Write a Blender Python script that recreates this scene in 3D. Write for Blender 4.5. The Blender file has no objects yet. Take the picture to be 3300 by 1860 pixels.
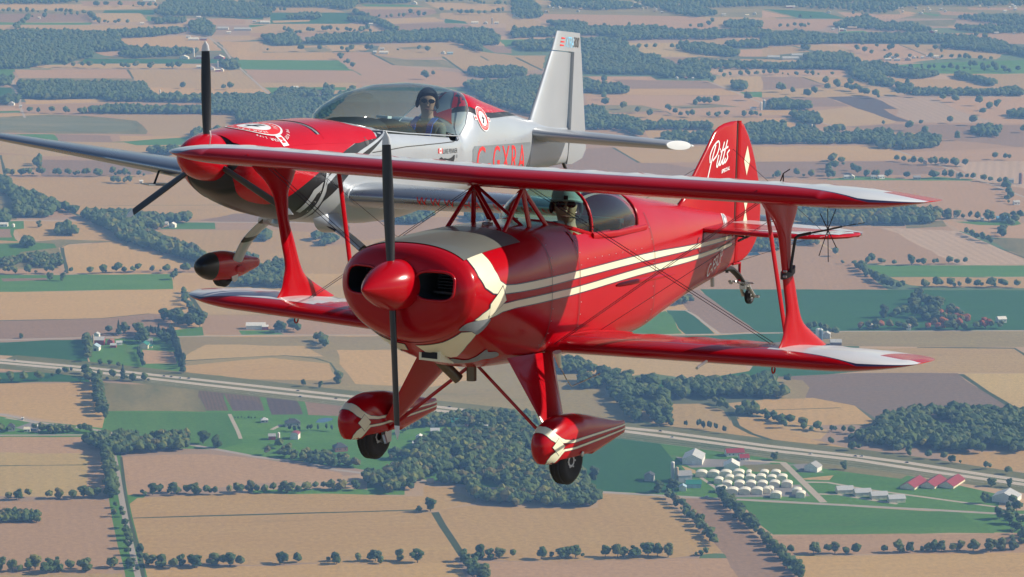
import bpy, bmesh, math, random
import numpy as np
from mathutils import Vector, Matrix, Euler
from mathutils.bvhtree import BVHTree
from mathutils.geometry import delaunay_2d_cdt
random.seed(7)
rng = np.random.default_rng(7)
S = bpy.context.scene
COL = S.collection
R = math.radians

# ------------------------------------------------------------------ camera, sky, sun, exposure
ALT = 900.0                                   # metres above the farmland
cam_data = bpy.data.cameras.new('camera')
cam = bpy.data.objects.new('camera', cam_data)
COL.objects.link(cam)
cam.location = (0, 0, ALT)
cam.rotation_euler = (R(90 - 10.8), 0, 0)
cam_data.sensor_width = 36
cam_data.angle = R(20)
cam_data.clip_start = 0.5
cam_data.clip_end = 60000
S.camera = cam

SUN_ELEV, SUN_AZ = 31.0, 88.0                 # azimuth clockwise from the view direction (+Y)
world = bpy.data.worlds.new('World')
S.world = world
world.use_nodes = True
wn = world.node_tree
wn.nodes.clear()
sky = wn.nodes.new('ShaderNodeTexSky')
sky.sky_type = 'NISHITA'
sky.sun_disc = False
sky.sun_elevation = R(SUN_ELEV)
sky.sun_rotation = R(SUN_AZ)
sky.altitude = 1100
sky.air_density = 1.0
sky.dust_density = 0.6
sky.ozone_density = 1.5
bg = wn.nodes.new('ShaderNodeBackground')
bg.inputs['Strength'].default_value = 0.08
wo = wn.nodes.new('ShaderNodeOutputWorld')
wn.links.new(sky.outputs[0], bg.inputs[0])
wn.links.new(bg.outputs[0], wo.inputs[0])
sun_data = bpy.data.lights.new('sun', 'SUN')
sun_data.energy = 4.4
sun_data.angle = R(0.53)
sun_data.color = (1.0, 0.93, 0.82)
sun = bpy.data.objects.new('sun', sun_data)
COL.objects.link(sun)
_e, _a = R(SUN_ELEV), R(SUN_AZ)
sundir = Vector((math.sin(_a) * math.cos(_e), math.cos(_a) * math.cos(_e), math.sin(_e)))
sun.rotation_euler = sundir.to_track_quat('Z', 'Y').to_euler()
sun.location = (50, 0, ALT + 60)
S.view_settings.view_transform = 'Standard'
S.view_settings.look = 'None'
S.view_settings.exposure = 0.4
S.view_settings.gamma = 1.0
S.view_settings.use_curve_mapping = False
S.cycles.use_denoising = True
S.cycles.max_bounces = 8
S.cycles.transparent_max_bounces = 16
S.cycles.volume_bounces = 0
S.cycles.caustics_reflective = False
S.cycles.caustics_refractive = False

# ------------------------------------------------------------------ material helpers
def new_mat(name):
    m = bpy.data.materials.new(name)
    m.use_nodes = True
    nt = m.node_tree
    return m, nt, nt.nodes['Principled BSDF']

def node(nt, kind, **kw):
    n = nt.nodes.new(kind)
    for k, v in kw.items():
        setattr(n, k, v)
    return n

def sock(n, name, v):
    n.inputs[name].default_value = v

def tex_noise(nt, scale, detail=3, rough=.55, coord='Object', vec=None):
    n = node(nt, 'ShaderNodeTexNoise')
    sock(n, 'Scale', scale); sock(n, 'Detail', detail); sock(n, 'Roughness', rough)
    if vec is None:
        tc = node(nt, 'ShaderNodeTexCoord')
        vec = tc.outputs[coord]
    nt.links.new(vec, n.inputs['Vector'])
    return n

def ramp(nt, fac, stops):
    r = node(nt, 'ShaderNodeValToRGB')
    els = r.color_ramp.elements
    while len(els) > 1:
        els.remove(els[-1])
    for i, (p, c) in enumerate(stops):
        e = els[0] if i == 0 else els.new(p)
        e.position = p
        e.color = (*c, 1) if len(c) == 3 else c
    nt.links.new(fac, r.inputs[0])
    return r

def mixc(nt, fac, a, b, mode='MIX'):
    m = node(nt, 'ShaderNodeMix', data_type='RGBA', blend_type=mode)
    for idx, v in ((0, fac), (6, a), (7, b)):
        if hasattr(v, 'type') and hasattr(v, 'links'):
            nt.links.new(v, m.inputs[idx])
        else:
            m.inputs[idx].default_value = v if idx == 0 else ((*v, 1) if len(v) == 3 else v)
    return m.outputs[2]

def math_n(nt, op, a, b=0.0):
    m = node(nt, 'ShaderNodeMath', operation=op)
    for i, v in enumerate((a, b)):
        if hasattr(v, 'links'):
            nt.links.new(v, m.inputs[i])
        else:
            m.inputs[i].default_value = v
    return m.outputs[0]

def paint(name, col, rough=.28, coat=.6, metal=0.0, var=.12, wobble=.0, dirt=.25, spec=.5):
    """glossy aircraft paint with slight tone variation, fine dirt and fabric or skin waviness"""
    m, nt, p = new_mat(name)
    n1 = tex_noise(nt, 3.0, 4)
    n2 = tex_noise(nt, 60.0, 3)
    c = mixc(nt, n1.outputs[0], tuple(x * (1 - var) for x in col), tuple(min(1, x * (1 + var)) for x in col))
    dm = ramp(nt, n2.outputs[0], [(.62, (0, 0, 0)), (.78, (1, 1, 1))])
    f = math_n(nt, 'MULTIPLY', dm.outputs[0], dirt * .35)
    c = mixc(nt, f, c, tuple(x * .45 + .02 for x in col))
    nt.links.new(c, p.inputs['Base Color'])
    rr = math_n(nt, 'MULTIPLY_ADD', n1.outputs[0], .16)
    rr.node.inputs[2].default_value = rough - .07
    nt.links.new(rr, p.inputs['Roughness'])
    sock(p, 'Specular IOR Level', spec); sock(p, 'Metallic', metal); sock(p, 'Coat Weight', coat); sock(p, 'Coat Roughness', .06)
    if wobble:
        n3 = tex_noise(nt, 2.2, 2)
        b = node(nt, 'ShaderNodeBump'); sock(b, 'Strength', wobble); sock(b, 'Distance', .02)
        nt.links.new(n3.outputs[0], b.inputs['Height'])
        nt.links.new(b.outputs[0], p.inputs['Normal'])
        nt.links.new(b.outputs[0], p.inputs['Coat Normal'])
    return m

def plain(name, col, rough=.6, metal=0.0, var=.15, scale=8.0, spec=.5):
    m, nt, p = new_mat(name)
    n1 = tex_noise(nt, scale, 4)
    c = mixc(nt, n1.outputs[0], tuple(x * (1 - var) for x in col), tuple(min(1, x * (1 + var)) for x in col))
    nt.links.new(c, p.inputs['Base Color'])
    sock(p, 'Roughness', rough); sock(p, 'Metallic', metal); sock(p, 'Specular IOR Level', spec)
    return m

def glass_mat(name, tint, refl=.9):
    """thin clear acrylic: looks through with a faint tint, mirrors more at grazing angles"""
    m = bpy.data.materials.new(name); m.use_nodes = True
    nt = m.node_tree; nt.nodes.clear()
    out = node(nt, 'ShaderNodeOutputMaterial')
    tr = node(nt, 'ShaderNodeBsdfTransparent'); sock(tr, 'Color', (*tint, 1))
    gl = node(nt, 'ShaderNodeBsdfGlossy'); sock(gl, 'Roughness', .03); sock(gl, 'Color', (refl, refl, refl, 1))
    lw = node(nt, 'ShaderNodeLayerWeight'); sock(lw, 'Blend', .5)
    f = math_n(nt, 'MULTIPLY_ADD', math_n(nt, 'POWER', lw.outputs['Facing'], 4.0), .85)
    f.node.inputs[2].default_value = .055
    mx = node(nt, 'ShaderNodeMixShader')
    nt.links.new(f, mx.inputs[0]); nt.links.new(tr.outputs[0], mx.inputs[1]); nt.links.new(gl.outputs[0], mx.inputs[2])
    nt.links.new(mx.outputs[0], out.inputs[0])
    return m

# ------------------------------------------------------------------ object helpers
def tag(o, label=None, cat=None, group=None, kind=None):
    if label: o['label'] = label
    if cat: o['category'] = cat
    if group: o['group'] = group
    if kind: o['kind'] = kind
    return o

def link(name, me, parent=None):
    o = bpy.data.objects.new(name, me)
    COL.objects.link(o)
    if parent is not None: o.parent = parent
    return o

def empty(name, loc=(0, 0, 0), rot=(0, 0, 0)):
    o = bpy.data.objects.new(name, None)
    o.empty_display_size = .3
    o.location = loc; o.rotation_euler = rot
    COL.objects.link(o)
    return o

def mesh(name, V, F, mats, parent=None, smooth=True, fm=None, sharp=35):
    me = bpy.data.meshes.new(name)
    me.from_pydata([tuple(map(float, v)) for v in V], [], [tuple(int(i) for i in f) for f in F])
    if not isinstance(mats, (list, tuple)): mats = [mats]
    for m in mats: me.materials.append(m)
    if fm is not None: me.polygons.foreach_set('material_index', np.asarray(fm, dtype=np.int32))
    me.polygons.foreach_set('use_smooth', np.full(len(F), bool(smooth)))
    if smooth and sharp: me.set_sharp_from_angle(angle=R(sharp))
    me.update()
    return link(name, me, parent)

class MB:
    """collects simple shapes into one mesh"""
    def __init__(s): s.V = []; s.F = []; s.M = []
    def add(s, V, F, mi=0):
        o = len(s.V); s.V += [tuple(v) for v in V]; s.F += [tuple(i + o for i in f) for f in F]; s.M += [mi] * len(F)
        return s
    def box(s, c, d, rot=None, mi=0):
        V = [Vector((sx * d[0] / 2, sy * d[1] / 2, sz * d[2] / 2)) for sx in (-1, 1) for sy in (-1, 1) for sz in (-1, 1)]
        if rot is not None: V = [rot @ v for v in V]
        V = [v + Vector(c) for v in V]
        return s.add(V, [(0, 1, 3, 2), (4, 6, 7, 5), (0, 4, 5, 1), (2, 3, 7, 6), (0, 2, 6, 4), (1, 5, 7, 3)], mi)
    def tube(s, path, rad, n=10, mi=0, caps=True, flat=1.0, up=None):
        V, F = tube_geo(path, rad, n, caps, flat, up); return s.add(V, F, mi)
    def lathe(s, prof, origin, axis, n=24, mi=0):
        V, F = lathe_geo(prof, origin, axis, n); return s.add(V, F, mi)
    def build(s, name, mats, parent=None, smooth=True, sharp=35):
        return mesh(name, s.V, s.F, mats, parent, smooth, s.M, sharp)

def tube_geo(path, rad, n=10, caps=True, flat=1.0, up=None):
    P = [Vector(p) for p in path]
    if not hasattr(rad, '__len__'): rad = [rad] * len(P)
    V, F = [], []
    u0 = Vector(up) if up is not None else None
    for i, p in enumerate(P):
        t = (P[min(i + 1, len(P) - 1)] - P[max(i - 1, 0)]).normalized()
        if u0 is None:
            u0 = Vector((0, 0, 1)) if abs(t.z) < .9 else Vector((1, 0, 0))
        u = (u0 - t * u0.dot(t)).normalized(); w = t.cross(u)
        if up is None: u0 = u
        for k in range(n):
            a = 2 * math.pi * k / n
            V.append(p + (u * math.cos(a) + w * math.sin(a) * flat) * rad[i])
        if i:
            b = (i - 1) * n
            for k in range(n):
                F.append((b + k, b + (k + 1) % n, b + n + (k + 1) % n, b + n + k))
    if caps:
        F.append(tuple(range(n))[::-1]); F.append(tuple(range((len(P) - 1) * n, len(P) * n)))
    return V, F

def lathe_geo(prof, origin, axis, n=24):
    """prof: (distance along axis, radius)"""
    a = Vector(axis).normalized(); u = (Vector((0, 0, 1)) if abs(a.z) < .9 else Vector((1, 0, 0)))
    u = (u - a * u.dot(a)).normalized(); w = a.cross(u); o = Vector(origin)
    V, F = [], []
    for i, (d, r) in enumerate(prof):
        for k in range(n):
            t = 2 * math.pi * k / n
            V.append(o + a * d + (u * math.cos(t) + w * math.sin(t)) * max(r, 1e-4))
        if i:
            b = (i - 1) * n
            for k in range(n): F.append((b + k, b + (k + 1) % n, b + n + (k + 1) % n, b + n + k))
    F.append(tuple(range(n))[::-1]); F.append(tuple(range((len(prof) - 1) * n, len(prof) * n)))
    return V, F

def loft_geo(rings, closed=True, cap0=True, cap1=True):
    n = len(rings[0]); V = [v for r in rings for v in r]; F = []
    m = n if closed else n - 1
    for i in range(len(rings) - 1):
        for k in range(m):
            a = i * n + k; b = i * n + (k + 1) % n
            F.append((a, b, b + n, a + n))
    if cap0: F.append(tuple(range(n))[::-1])
    if cap1: F.append(tuple(range((len(rings) - 1) * n, len(rings) * n)))
    return V, F

def cinterp(xs, ys, x):
    """monotone cubic interpolation, xs ascending"""
    xs = np.asarray(xs, float); ys = np.asarray(ys, float)
    h = np.diff(xs); d = np.diff(ys) / h
    m = np.zeros(len(xs)); m[0] = d[0]; m[-1] = d[-1]
    for i in range(1, len(xs) - 1):
        m[i] = 0 if d[i - 1] * d[i] <= 0 else 2 * d[i - 1] * d[i] / (d[i - 1] + d[i])
    x = np.clip(x, xs[0], xs[-1])
    k = np.clip(np.searchsorted(xs, x) - 1, 0, len(h) - 1)
    t = (x - xs[k]) / h[k]
    return ((2 * t**3 - 3 * t**2 + 1) * ys[k] + (t**3 - 2 * t**2 + t) * h[k] * m[k]
            + (-2 * t**3 + 3 * t**2) * ys[k + 1] + (t**3 - t**2) * h[k] * m[k + 1])

def table(rows, x):
    """rows of (x, a, b, ...) -> interpolated tuple at x"""
    rows = sorted(rows); xs = [r[0] for r in rows]
    return [float(cinterp(xs, [r[i] for r in rows], x)) for i in range(1, len(rows[0]))]

def ring(x, hw, zt, zb, zc, nt, nb, N=56):
    out = []
    for k in range(N):
        a = 2 * math.pi * k / N
        c, s_ = math.cos(a), math.sin(a)
        n = nt if s_ >= 0 else nb
        den = (abs(c) ** n + abs(s_) ** n) ** (1 / n)
        h = (zt - zc) if s_ >= 0 else (zc - zb)
        out.append((x, hw * c / den, zc + h * s_ / den))
    return out

# ------------------------------------------------------------------ decals: painted markings laid on a skin
def bvh_of(*objs):
    V, F = [], []
    for o in objs:
        b = len(V)
        V += [v.co.copy() for v in o.data.vertices]
        F += [tuple(i + b for i in p.vertices) for p in o.data.polygons]
    return BVHTree.FromPolygons(V, F)

def frame_for(n):
    n = Vector(n).normalized()
    u = Vector((-1, 0, 0)) if abs(n.x) < .9 else Vector((0, 1, 0))
    u = (u - n * u.dot(n)).normalized()          # u points aft, so text reads nose to tail on the left side
    v = n.cross(u)
    if v.z < 0: v = -v; u = -u if False else u
    return u, v, n

def fill2d(loops, maxlen):
    """triangulate closed 2D loops (even-odd) and refine; returns verts2d, tris"""
    pts, edges = [], []
    for lp in loops:
        b = len(pts); m = len(lp)
        q = []
        for i in range(m):
            a, c = Vector(lp[i][:2]), Vector(lp[(i + 1) % m][:2])
            k = max(1, int((c - a).length / maxlen + .5))
            for j in range(k): q.append(a.lerp(c, j / k))
        for i in range(len(q)): edges.append((b + i, b + (i + 1) % len(q)))
        pts += q
    xs = [p.x for p in pts]; ys = [p.y for p in pts]
    nb = len(pts)
    gx = np.arange(min(xs), max(xs), maxlen); gy = np.arange(min(ys), max(ys), maxlen)
    if len(gx) * len(gy) < 6000:
        P = np.array([(p.x, p.y) for p in pts])
        for i, x in enumerate(gx):
            for y in gy + (maxlen / 2 if i % 2 else 0):
                if np.min((P[:, 0] - x)**2 + (P[:, 1] - y)**2) > (maxlen * .35)**2: pts.append(Vector((x, y)))
    r = delaunay_2d_cdt(pts, edges, [], 0, 1e-6)
    V, F = r[0], r[2]
    segs = []
    for lp in loops:
        for i in range(len(lp)): segs.append((*lp[i][:2], *lp[(i + 1) % len(lp)][:2]))
    sg = np.array(segs)
    T = []
    for f in F:
        c = (V[f[0]] + V[f[1]] + V[f[2]]) / 3
        y0, y1, x0, x1 = sg[:, 1], sg[:, 3], sg[:, 0], sg[:, 2]
        cr = (y0 > c.y) != (y1 > c.y)
        with np.errstate(divide='ignore', invalid='ignore'):
            xx = x0 + (c.y - y0) * (x1 - x0) / (y1 - y0)
        if np.count_nonzero(cr & (c.x < xx)) % 2: T.append(f)
    return V, T

def lay(name, loops, origin, n, bvh, mat, parent, off=.003, maxlen=.05, uv=None, reach=.6, rad=None):
    """drop a flat shape (2D loops in the frame at origin) along -n onto the skin"""
    u, v, n = frame_for(n) if uv is None else (Vector(uv[0]), Vector(uv[1]), Vector(n).normalized())
    V2, T = fill2d(loops, maxlen)
    V = []; ok = []
    for p in V2:
        w = Vector(origin) + u * p.x + v * p.y
        h = bvh.ray_cast(w + n * reach, -n, reach * 2)
        if h[0] is None: V.append(w); ok.append(False)
        else:
            nn = h[1]
            if nn.dot(n) < 0: nn = -nn
            V.append(h[0] + nn * off); ok.append(True)
    T = [t for t in T if all(ok[i] for i in t)]
    if not T: return None
    # keep the winding outward
    a, b, c = (V[i] for i in T[0])
    if (b - a).cross(c - a).dot(n) < 0: T = [t[::-1] for t in T]
    return mesh(name, V, T, mat, parent, True, None, 0)

def grow_loop(loop, d):
    P = [Vector(p[:2]) for p in loop]; n = len(P)
    ar = sum(P[i].x * P[(i + 1) % n].y - P[(i + 1) % n].x * P[i].y for i in range(n))
    sg = 1 if ar > 0 else -1
    out = []
    for i in range(n):
        t = (P[(i + 1) % n] - P[i - 1]).normalized(); out.append(tuple(P[i] + Vector((t.y, -t.x)) * d * sg))
    return out

def lay3(name, pts3, n, bvh, mat, parent, off=.003, maxlen=.05, reach=.5, grow=0):
    """same, from points already on the skin"""
    o = sum((Vector(p) for p in pts3), Vector()) / len(pts3)
    u, v, nn = frame_for(n)
    loop = [((Vector(p) - o).dot(u), (Vector(p) - o).dot(v)) for p in pts3]
    if grow: loop = grow_loop(loop, grow)
    return lay(name, [loop], o, n, bvh, mat, parent, off, maxlen, reach=reach)

def smooth_closed(pts, k=6):
    out = []; n = len(pts)
    for i in range(n):
        p0, p1, p2, p3 = (np.array(pts[(i + j - 1) % n], float) for j in range(4))
        for t in np.arange(k) / k:
            out.append(tuple(.5 * ((2 * p1) + (-p0 + p2) * t + (2 * p0 - 5 * p1 + 4 * p2 - p3) * t**2 + (-p0 + 3 * p1 - 3 * p2 + p3) * t**3)))
    return out

def smooth_open(pts, k=8):
    P = [np.array(p, float) for p in pts]; P = [2 * P[0] - P[1]] + P + [2 * P[-1] - P[-2]]
    out = []
    for i in range(1, len(P) - 2):
        p0, p1, p2, p3 = P[i - 1:i + 3]
        for t in np.arange(k) / k:
            out.append(tuple(.5 * ((2 * p1) + (-p0 + p2) * t + (2 * p0 - 5 * p1 + 4 * p2 - p3) * t**2 + (-p0 + 3 * p1 - 3 * p2 + p3) * t**3)))
    out.append(tuple(P[-2]))
    return out

def band(pts, widths):
    """2D ribbon outline around a centreline"""
    P = [Vector(p[:2]) for p in pts]; n = len(P)
    if not hasattr(widths, '__len__'): widths = [widths] * n
    L, Rr = [], []
    for i, p in enumerate(P):
        t = (P[min(i + 1, n - 1)] - P[max(i - 1, 0)]).normalized(); q = Vector((-t.y, t.x))
        L.append(p + q * widths[i] / 2); Rr.append(p - q * widths[i] / 2)
    return [tuple(x) for x in L] + [tuple(x) for x in Rr[::-1]]

def text_loops(txt, height, width=None, shear=0.0, spacing=1.0, bold=0.0):
    """outline loops of a text line, lower-left at the origin"""
    cu = bpy.data.curves.new('t', 'FONT')
    cu.body = txt; cu.size = 1; cu.resolution_u = 3; cu.space_character = spacing; cu.offset = bold
    o = bpy.data.objects.new('t', cu); COL.objects.link(o)
    dg = bpy.context.evaluated_depsgraph_get()
    me = bpy.data.meshes.new_from_object(o.evaluated_get(dg))
    bm = bmesh.new(); bm.from_mesh(me)
    bmesh.ops.remove_doubles(bm, verts=bm.verts, dist=1e-5)
    bnd = [e for e in bm.edges if len(e.link_faces) == 1]
    nxt = {}
    for e in bnd:
        for l in e.link_loops: nxt.setdefault(l.vert.index, []).append(l.link_loop_next.vert.index)
    loops = []
    co = [v.co.copy() for v in bm.verts]
    while nxt:
        s0 = next(iter(nxt)); cur = s0; lp = []
        while cur in nxt:
            lp.append(cur); t = nxt[cur].pop()
            if not nxt[cur]: del nxt[cur]
            cur = t
            if cur == s0: break
        if len(lp) > 2: loops.append([(co[i].x, co[i].y) for i in lp])
    bm.free(); bpy.data.objects.remove(o); bpy.data.curves.remove(cu); bpy.data.meshes.remove(me)
    xs = [p[0] for l in loops for p in l]; ys = [p[1] for l in loops for p in l]
    x0, y0, w, h = min(xs), min(ys), max(xs) - min(xs), max(ys) - min(ys)
    sx = (width / w) if width else height / h; sy = height / h
    return [[((x - x0) * sx + (y - y0) * sy * shear, (y - y0) * sy) for x, y in l] for l in loops]

# ------------------------------------------------------------------ aircraft materials
RED = paint('red_paint', (.40, .002, .008), rough=.2, coat=.12, wobble=.05, spec=.28)
HOODM = paint('hood_grey_paint', (.17, .175, .15), rough=.4, coat=.2, metal=.3)
RED_F = paint('red_fabric_paint', (.40, .002, .008), rough=.22, coat=.1, wobble=.14, spec=.28)
RED_E = paint('bright_red_paint', (.46, .003, .012), rough=.2, coat=.12, spec=.3)
WINGS = paint('wing_silver_paint', (.30, .33, .37), rough=.27, coat=.2, metal=.75, var=.05)
CREAM = paint('cream_paint', (.80, .74, .52), rough=.3, coat=.5, dirt=.15)
WHITE = paint('white_paint', (.62, .63, .63), rough=.35, coat=.4, wobble=.1)
SILVER = paint('silver_paint', (.44, .46, .48), rough=.33, coat=.3, metal=.4, var=.05)
SILVER_D = paint('dark_silver_paint', (.27, .30, .32), rough=.36, coat=.3, metal=.45, var=.05)
NAVY = paint('pinstripe_paint', (.02, .02, .06), rough=.3)
BLACKP = paint('black_paint', (.006, .006, .009), rough=.35, coat=.12)
PRIMER = plain('grey_primer', (.25, .27, .29), .75, var=.25, scale=30)
STEEL = plain('steel', (.42, .41, .39), .35, .85, .2, 20)
DARK = plain('dark_steel', (.03, .03, .032), .5, .3)
RUBBER = plain('tyre_rubber', (.018, .018, .02), .75, var=.3, scale=40)
HUB = plain('wheel_hub', (.62, .62, .60), .4, .2)
BLACK = plain('black_interior', (.012, .014, .016), .8)
WIRE = plain('wire_steel', (.05, .04, .07), .4, .7)
REDTX = plain('red_lettering', (.72, .03, .03), .45)
BLACKTX = plain('black_lettering', (.02, .02, .025), .45)
WHITETX = plain('white_lettering', (.82, .82, .80), .45)
BLUETX = plain('blue_lettering', (.25, .62, .85), .45)
YELTX = plain('yellow_mark', (.8, .6, .05), .45)
EXH = plain('exhaust_steel', (.16, .13, .09), .5, .8, .3, 30)
GLASS = glass_mat('green_canopy_glass', (.62, .86, .82))
GLASS_E = glass_mat('smoked_canopy_glass', (.66, .78, .77))
GAP = plain('hinge_gap', (.03, .025, .02), .8)

def mirror(p): return (p[0], -p[1], p[2])

# ------------------------------------------------------------------ shared builders
def airfoil(nu=14, nl=10, th=.12):
    """(s, z) pairs from trailing edge over the top to the leading edge and back below"""
    def t(s): return 5 * th * (.2969 * math.sqrt(max(s, 0)) - .126 * s - .3516 * s * s + .2843 * s**3 - .1015 * s**4)
    return t

def wing_mesh(name, stations, bound, mats, parent, th=.12, stripe=.0, rays=None, ribs=(), rib_h=.004):
    """stations: (y, x_le, z, chord, thickness scale, twist). bound(y): share of chord painted as leading edge on top.
    mats = [leading edge, top, pinstripe, ray colour, bottom]"""
    t = airfoil(th=th)
    nA, nB, nL = 7, 16, 12
    rings, = [[]],
    rings = []
    for (y, xl, z, c, ts, tw) in stations:
        b = min(max(bound(y), 0.0), .98)
        s_top = [1 - (1 - b - stripe) * k / nB for k in range(nB + 1)]           # trailing edge to the stripe
        s_top.append(b)                                                         # the stripe's front edge
        s_top += [b * (1 - k / nA)**1.7 for k in range(1, nA + 1)]
        s_bot = [(k / nL)**1.7 for k in range(1, nL)]
        rib = 0
        for ry in ribs:
            rib = max(rib, math.exp(-((y - ry) / .022)**2))
        pts = []
        for s in s_top:
            zz = t(s) * ts * c + (rib * rib_h * min(1, s * 6) * min(1, (1 - s) * 3) if s > .18 else 0)
            pts.append((xl - s * c, y, z + zz - math.sin(tw) * s * c))
        for s in s_bot:
            pts.append((xl - s * c, y, z - t(s) * ts * c * .8 - math.sin(tw) * s * c))
        rings.append(pts)
    n = len(rings[0])
    V, F = loft_geo(rings, True, True, True)
    fm = []
    for i in range(len(rings) - 1):
        ym = (stations[i][0] + stations[i + 1][0]) / 2
        for k in range(n):
            if k < nB:
                m = 1
                if rays:
                    s = 1 - (1 - .1) * (k + .5) / nB
                    if rays(ym, s): m = 3
            elif k == nB: m = 2
            elif k < nB + 1 + nA: m = 0
            else:
                kk = k - (nB + 1 + nA)
                m = 0 if kk < 5 and bound(ym) > .02 else 4
            fm.append(m)
    fm += [0, 0]
    return mesh(name, V, F, mats, parent, True, fm, 60)

def plate(name, outline, thick, place, mats, parent, inset=.03, n_in=2, fmf=None):
    """rounded slab from a 2D outline; place(u, v, w) -> 3D"""
    P = [Vector(p) for p in outline]; n = len(P)
    area = sum(P[i].x * P[(i + 1) % n].y - P[(i + 1) % n].x * P[i].y for i in range(n))
    if area < 0: P = P[::-1]
    def off(d):
        out = []
        for i, p in enumerate(P):
            t = (P[(i + 1) % n] - P[i - 1]).normalized()
            out.append(p + Vector((-t.y, t.x)) * d)
        return out
    prof = [(0, 0), (inset * .15, .55), (inset * .5, .85), (inset, 1.0)]
    rings = []
    for d, w in prof[::-1]: rings.append([place(q.x, q.y, w * thick / 2) for q in off(d)])
    for d, w in prof[1:]: rings.append([place(q.x, q.y, -w * thick / 2) for q in off(d)])
    V, F = loft_geo(rings, True, True, True)
    return mesh(name, V, F, mats, parent, True, None, 40)

def fair_strut(p0, p1, chord, thick, cdir=(1, 0, 0), n=12, taper=None):
    """streamlined strut between two points"""
    p0, p1 = Vector(p0), Vector(p1); ax = (p1 - p0).normalized()
    c = Vector(cdir); c = (c - ax * c.dot(ax)).normalized(); w = ax.cross(c)
    rings = []
    for f in (0, .5, 1):
        o = p0.lerp(p1, f); k = 1 if taper is None else taper[0] + (taper[1] - taper[0]) * f
        rings.append([o + c * math.cos(2 * math.pi * i / n) * chord / 2 * k + w * math.sin(2 * math.pi * i / n) * thick / 2 * k for i in range(n)])
    return loft_geo(rings)

def rivets(name, pts, bvh, n, parent, r=.0035, mat=None):
    mb = MB(); nn = Vector(n).normalized()
    for p in pts:
        h = bvh.ray_cast(Vector(p) + nn * .6, -nn, 1.2)
        if h[0] is None: continue
        o, q = h[0], h[1] if h[1].dot(nn) > 0 else -h[1]
        V, F = lathe_geo([(-.001, r), (.0015, r * .8), (.0025, r * .1)], o, q, 6); mb.add(V, F)
    if not mb.V: return None
    o = mb.build(name, mat or STEEL, parent, True, 0); o['kind'] = 'stuff'
    return o

def wheel(prefix_parent, c, r, w, axis=(0, 1, 0), hubmat=None):
    a = Vector(axis)
    prof = []
    for k in range(13):
        t = math.pi * k / 12
        prof.append((-math.cos(t) * w / 2, r - w * .42 + math.sin(t)**.8 * w * .42))
    prof = [(-w * .36, r * .45)] + prof + [(w * .36, r * .45)]
    mb = MB().lathe(prof, c, a, 32)
    for g in (-.22, 0, .22):                        # the ribs between tread grooves
        mb.lathe([(g * w - .004, r - .002), (g * w - .002, r + .003), (g * w + .002, r + .003), (g * w + .004, r - .002)], c, a, 32)
    ty = mb.build('tyre', RUBBER, prefix_parent)
    h = MB().lathe([(-w * .34, .02), (-w * .38, r * .2), (-w * .30, r * .47), (w * .30, r * .47), (w * .38, r * .2), (w * .34, .02)], c, a, 24)
    for k in range(6):
        t = k * math.pi / 3
        o = Vector(c) + Vector((math.cos(t), 0, math.sin(t))) * r * .28
        h.lathe([(w * .34, .006), (w * .41, .005)], o, a, 6)
    h.build('wheel_hub', hubmat or HUB, prefix_parent)
    return ty

# ================================================================== the red biplane
PL = (-0.65612, 16.21578, ALT - 3.07249)
PR = (R(1.01063), R(-4.43374), R(-121.35101))
PI_ = empty('aerobatic_biplane', PL, PR)
tag(PI_, 'red and cream open-strut biplane with bullet spinner and faired wheels, flying nearest', 'biplane')

FUS = [(-.12, .4515, .227, -.338, -.02, 2.34, 2.04), (-.16, .455, .232, -.36, -.02, 2.4, 2.0), (-.30, .46, .245, -.445, -.03, 2.5, 2.0), (-.55, .455, .262, -.52, -.06, 2.7, 2.1), (-.80, .445, .275, -.552, -.08, 2.8, 2.3), (-1.0, .43, .285, -.555, -.10, 3.0, 2.6),
       (-1.40, .385, .285, -.54, -.12, 3.2, 3.2), (-1.75, .36, .285, -.535, -.12, 3.2, 3.6), (-2.42, .305, .385, -.508, -.10, 2.2, 4.0), (-2.9, .24, .33, -.42, -.08, 2.2, 4.0),
       (-3.3, .18, .27, -.345, -.06, 2.2, 4.0), (-3.75, .105, .20, -.285, -.05, 2.1, 3.6), (-4.10, .04, .15, -.235, -.04, 2.0, 3.0), (-4.21, .018, .13, -.205, -.04, 2.0, 2.5)]

def pitts_ring(x, N=64):
    t = table(FUS, x)
    r = ring(x, *t, N=N)
    if -2.37 < x < -1.47:                           # the open cockpit tub
        e = min(1, (x + 2.37) / .03, (-1.47 - x) / .03)
        rim = None; out = []
        hw = .27 - (.05 if x < -2.2 else 0)
        for (X, y, z) in r:
            if z > .0 and abs(y) < hw:
                d = min(1, (hw - abs(y)) / .02)
                z = z * (1 - d * e) + (-.28) * d * e
            elif z > .205 and abs(y) >= hw: z = min(z, .205)
            out.append((X, y, z))
        return out
    return r

xs = list(np.linspace(-.128, -1.44, 48)) + list(np.linspace(-1.465, -1.53, 6)) + list(np.linspace(-1.56, -2.30, 26)) + list(np.linspace(-2.33, -2.39, 5)) + list(np.linspace(-2.42, -4.21, 50))
rings = [pitts_ring(x) for x in xs]
V, F = loft_geo(rings, True, False, True)
fm = []
for i in range(len(rings) - 1):
    for k in range(64):
        z = (rings[i][k][2] + rings[i + 1][k][2]) / 2; y = rings[i][k][1]; X = xs[i]
        fm.append(1 if (-2.37 < X < -1.47 and abs(y) < .262 and z < .19 and rings[i][k][2] > -.29 and k < 32) else 0)
fm += [0]
fus = mesh('fuselage', V, F, [RED, BLACK], PI_, True, fm, 40)
BF = bvh_of(fus)
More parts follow.
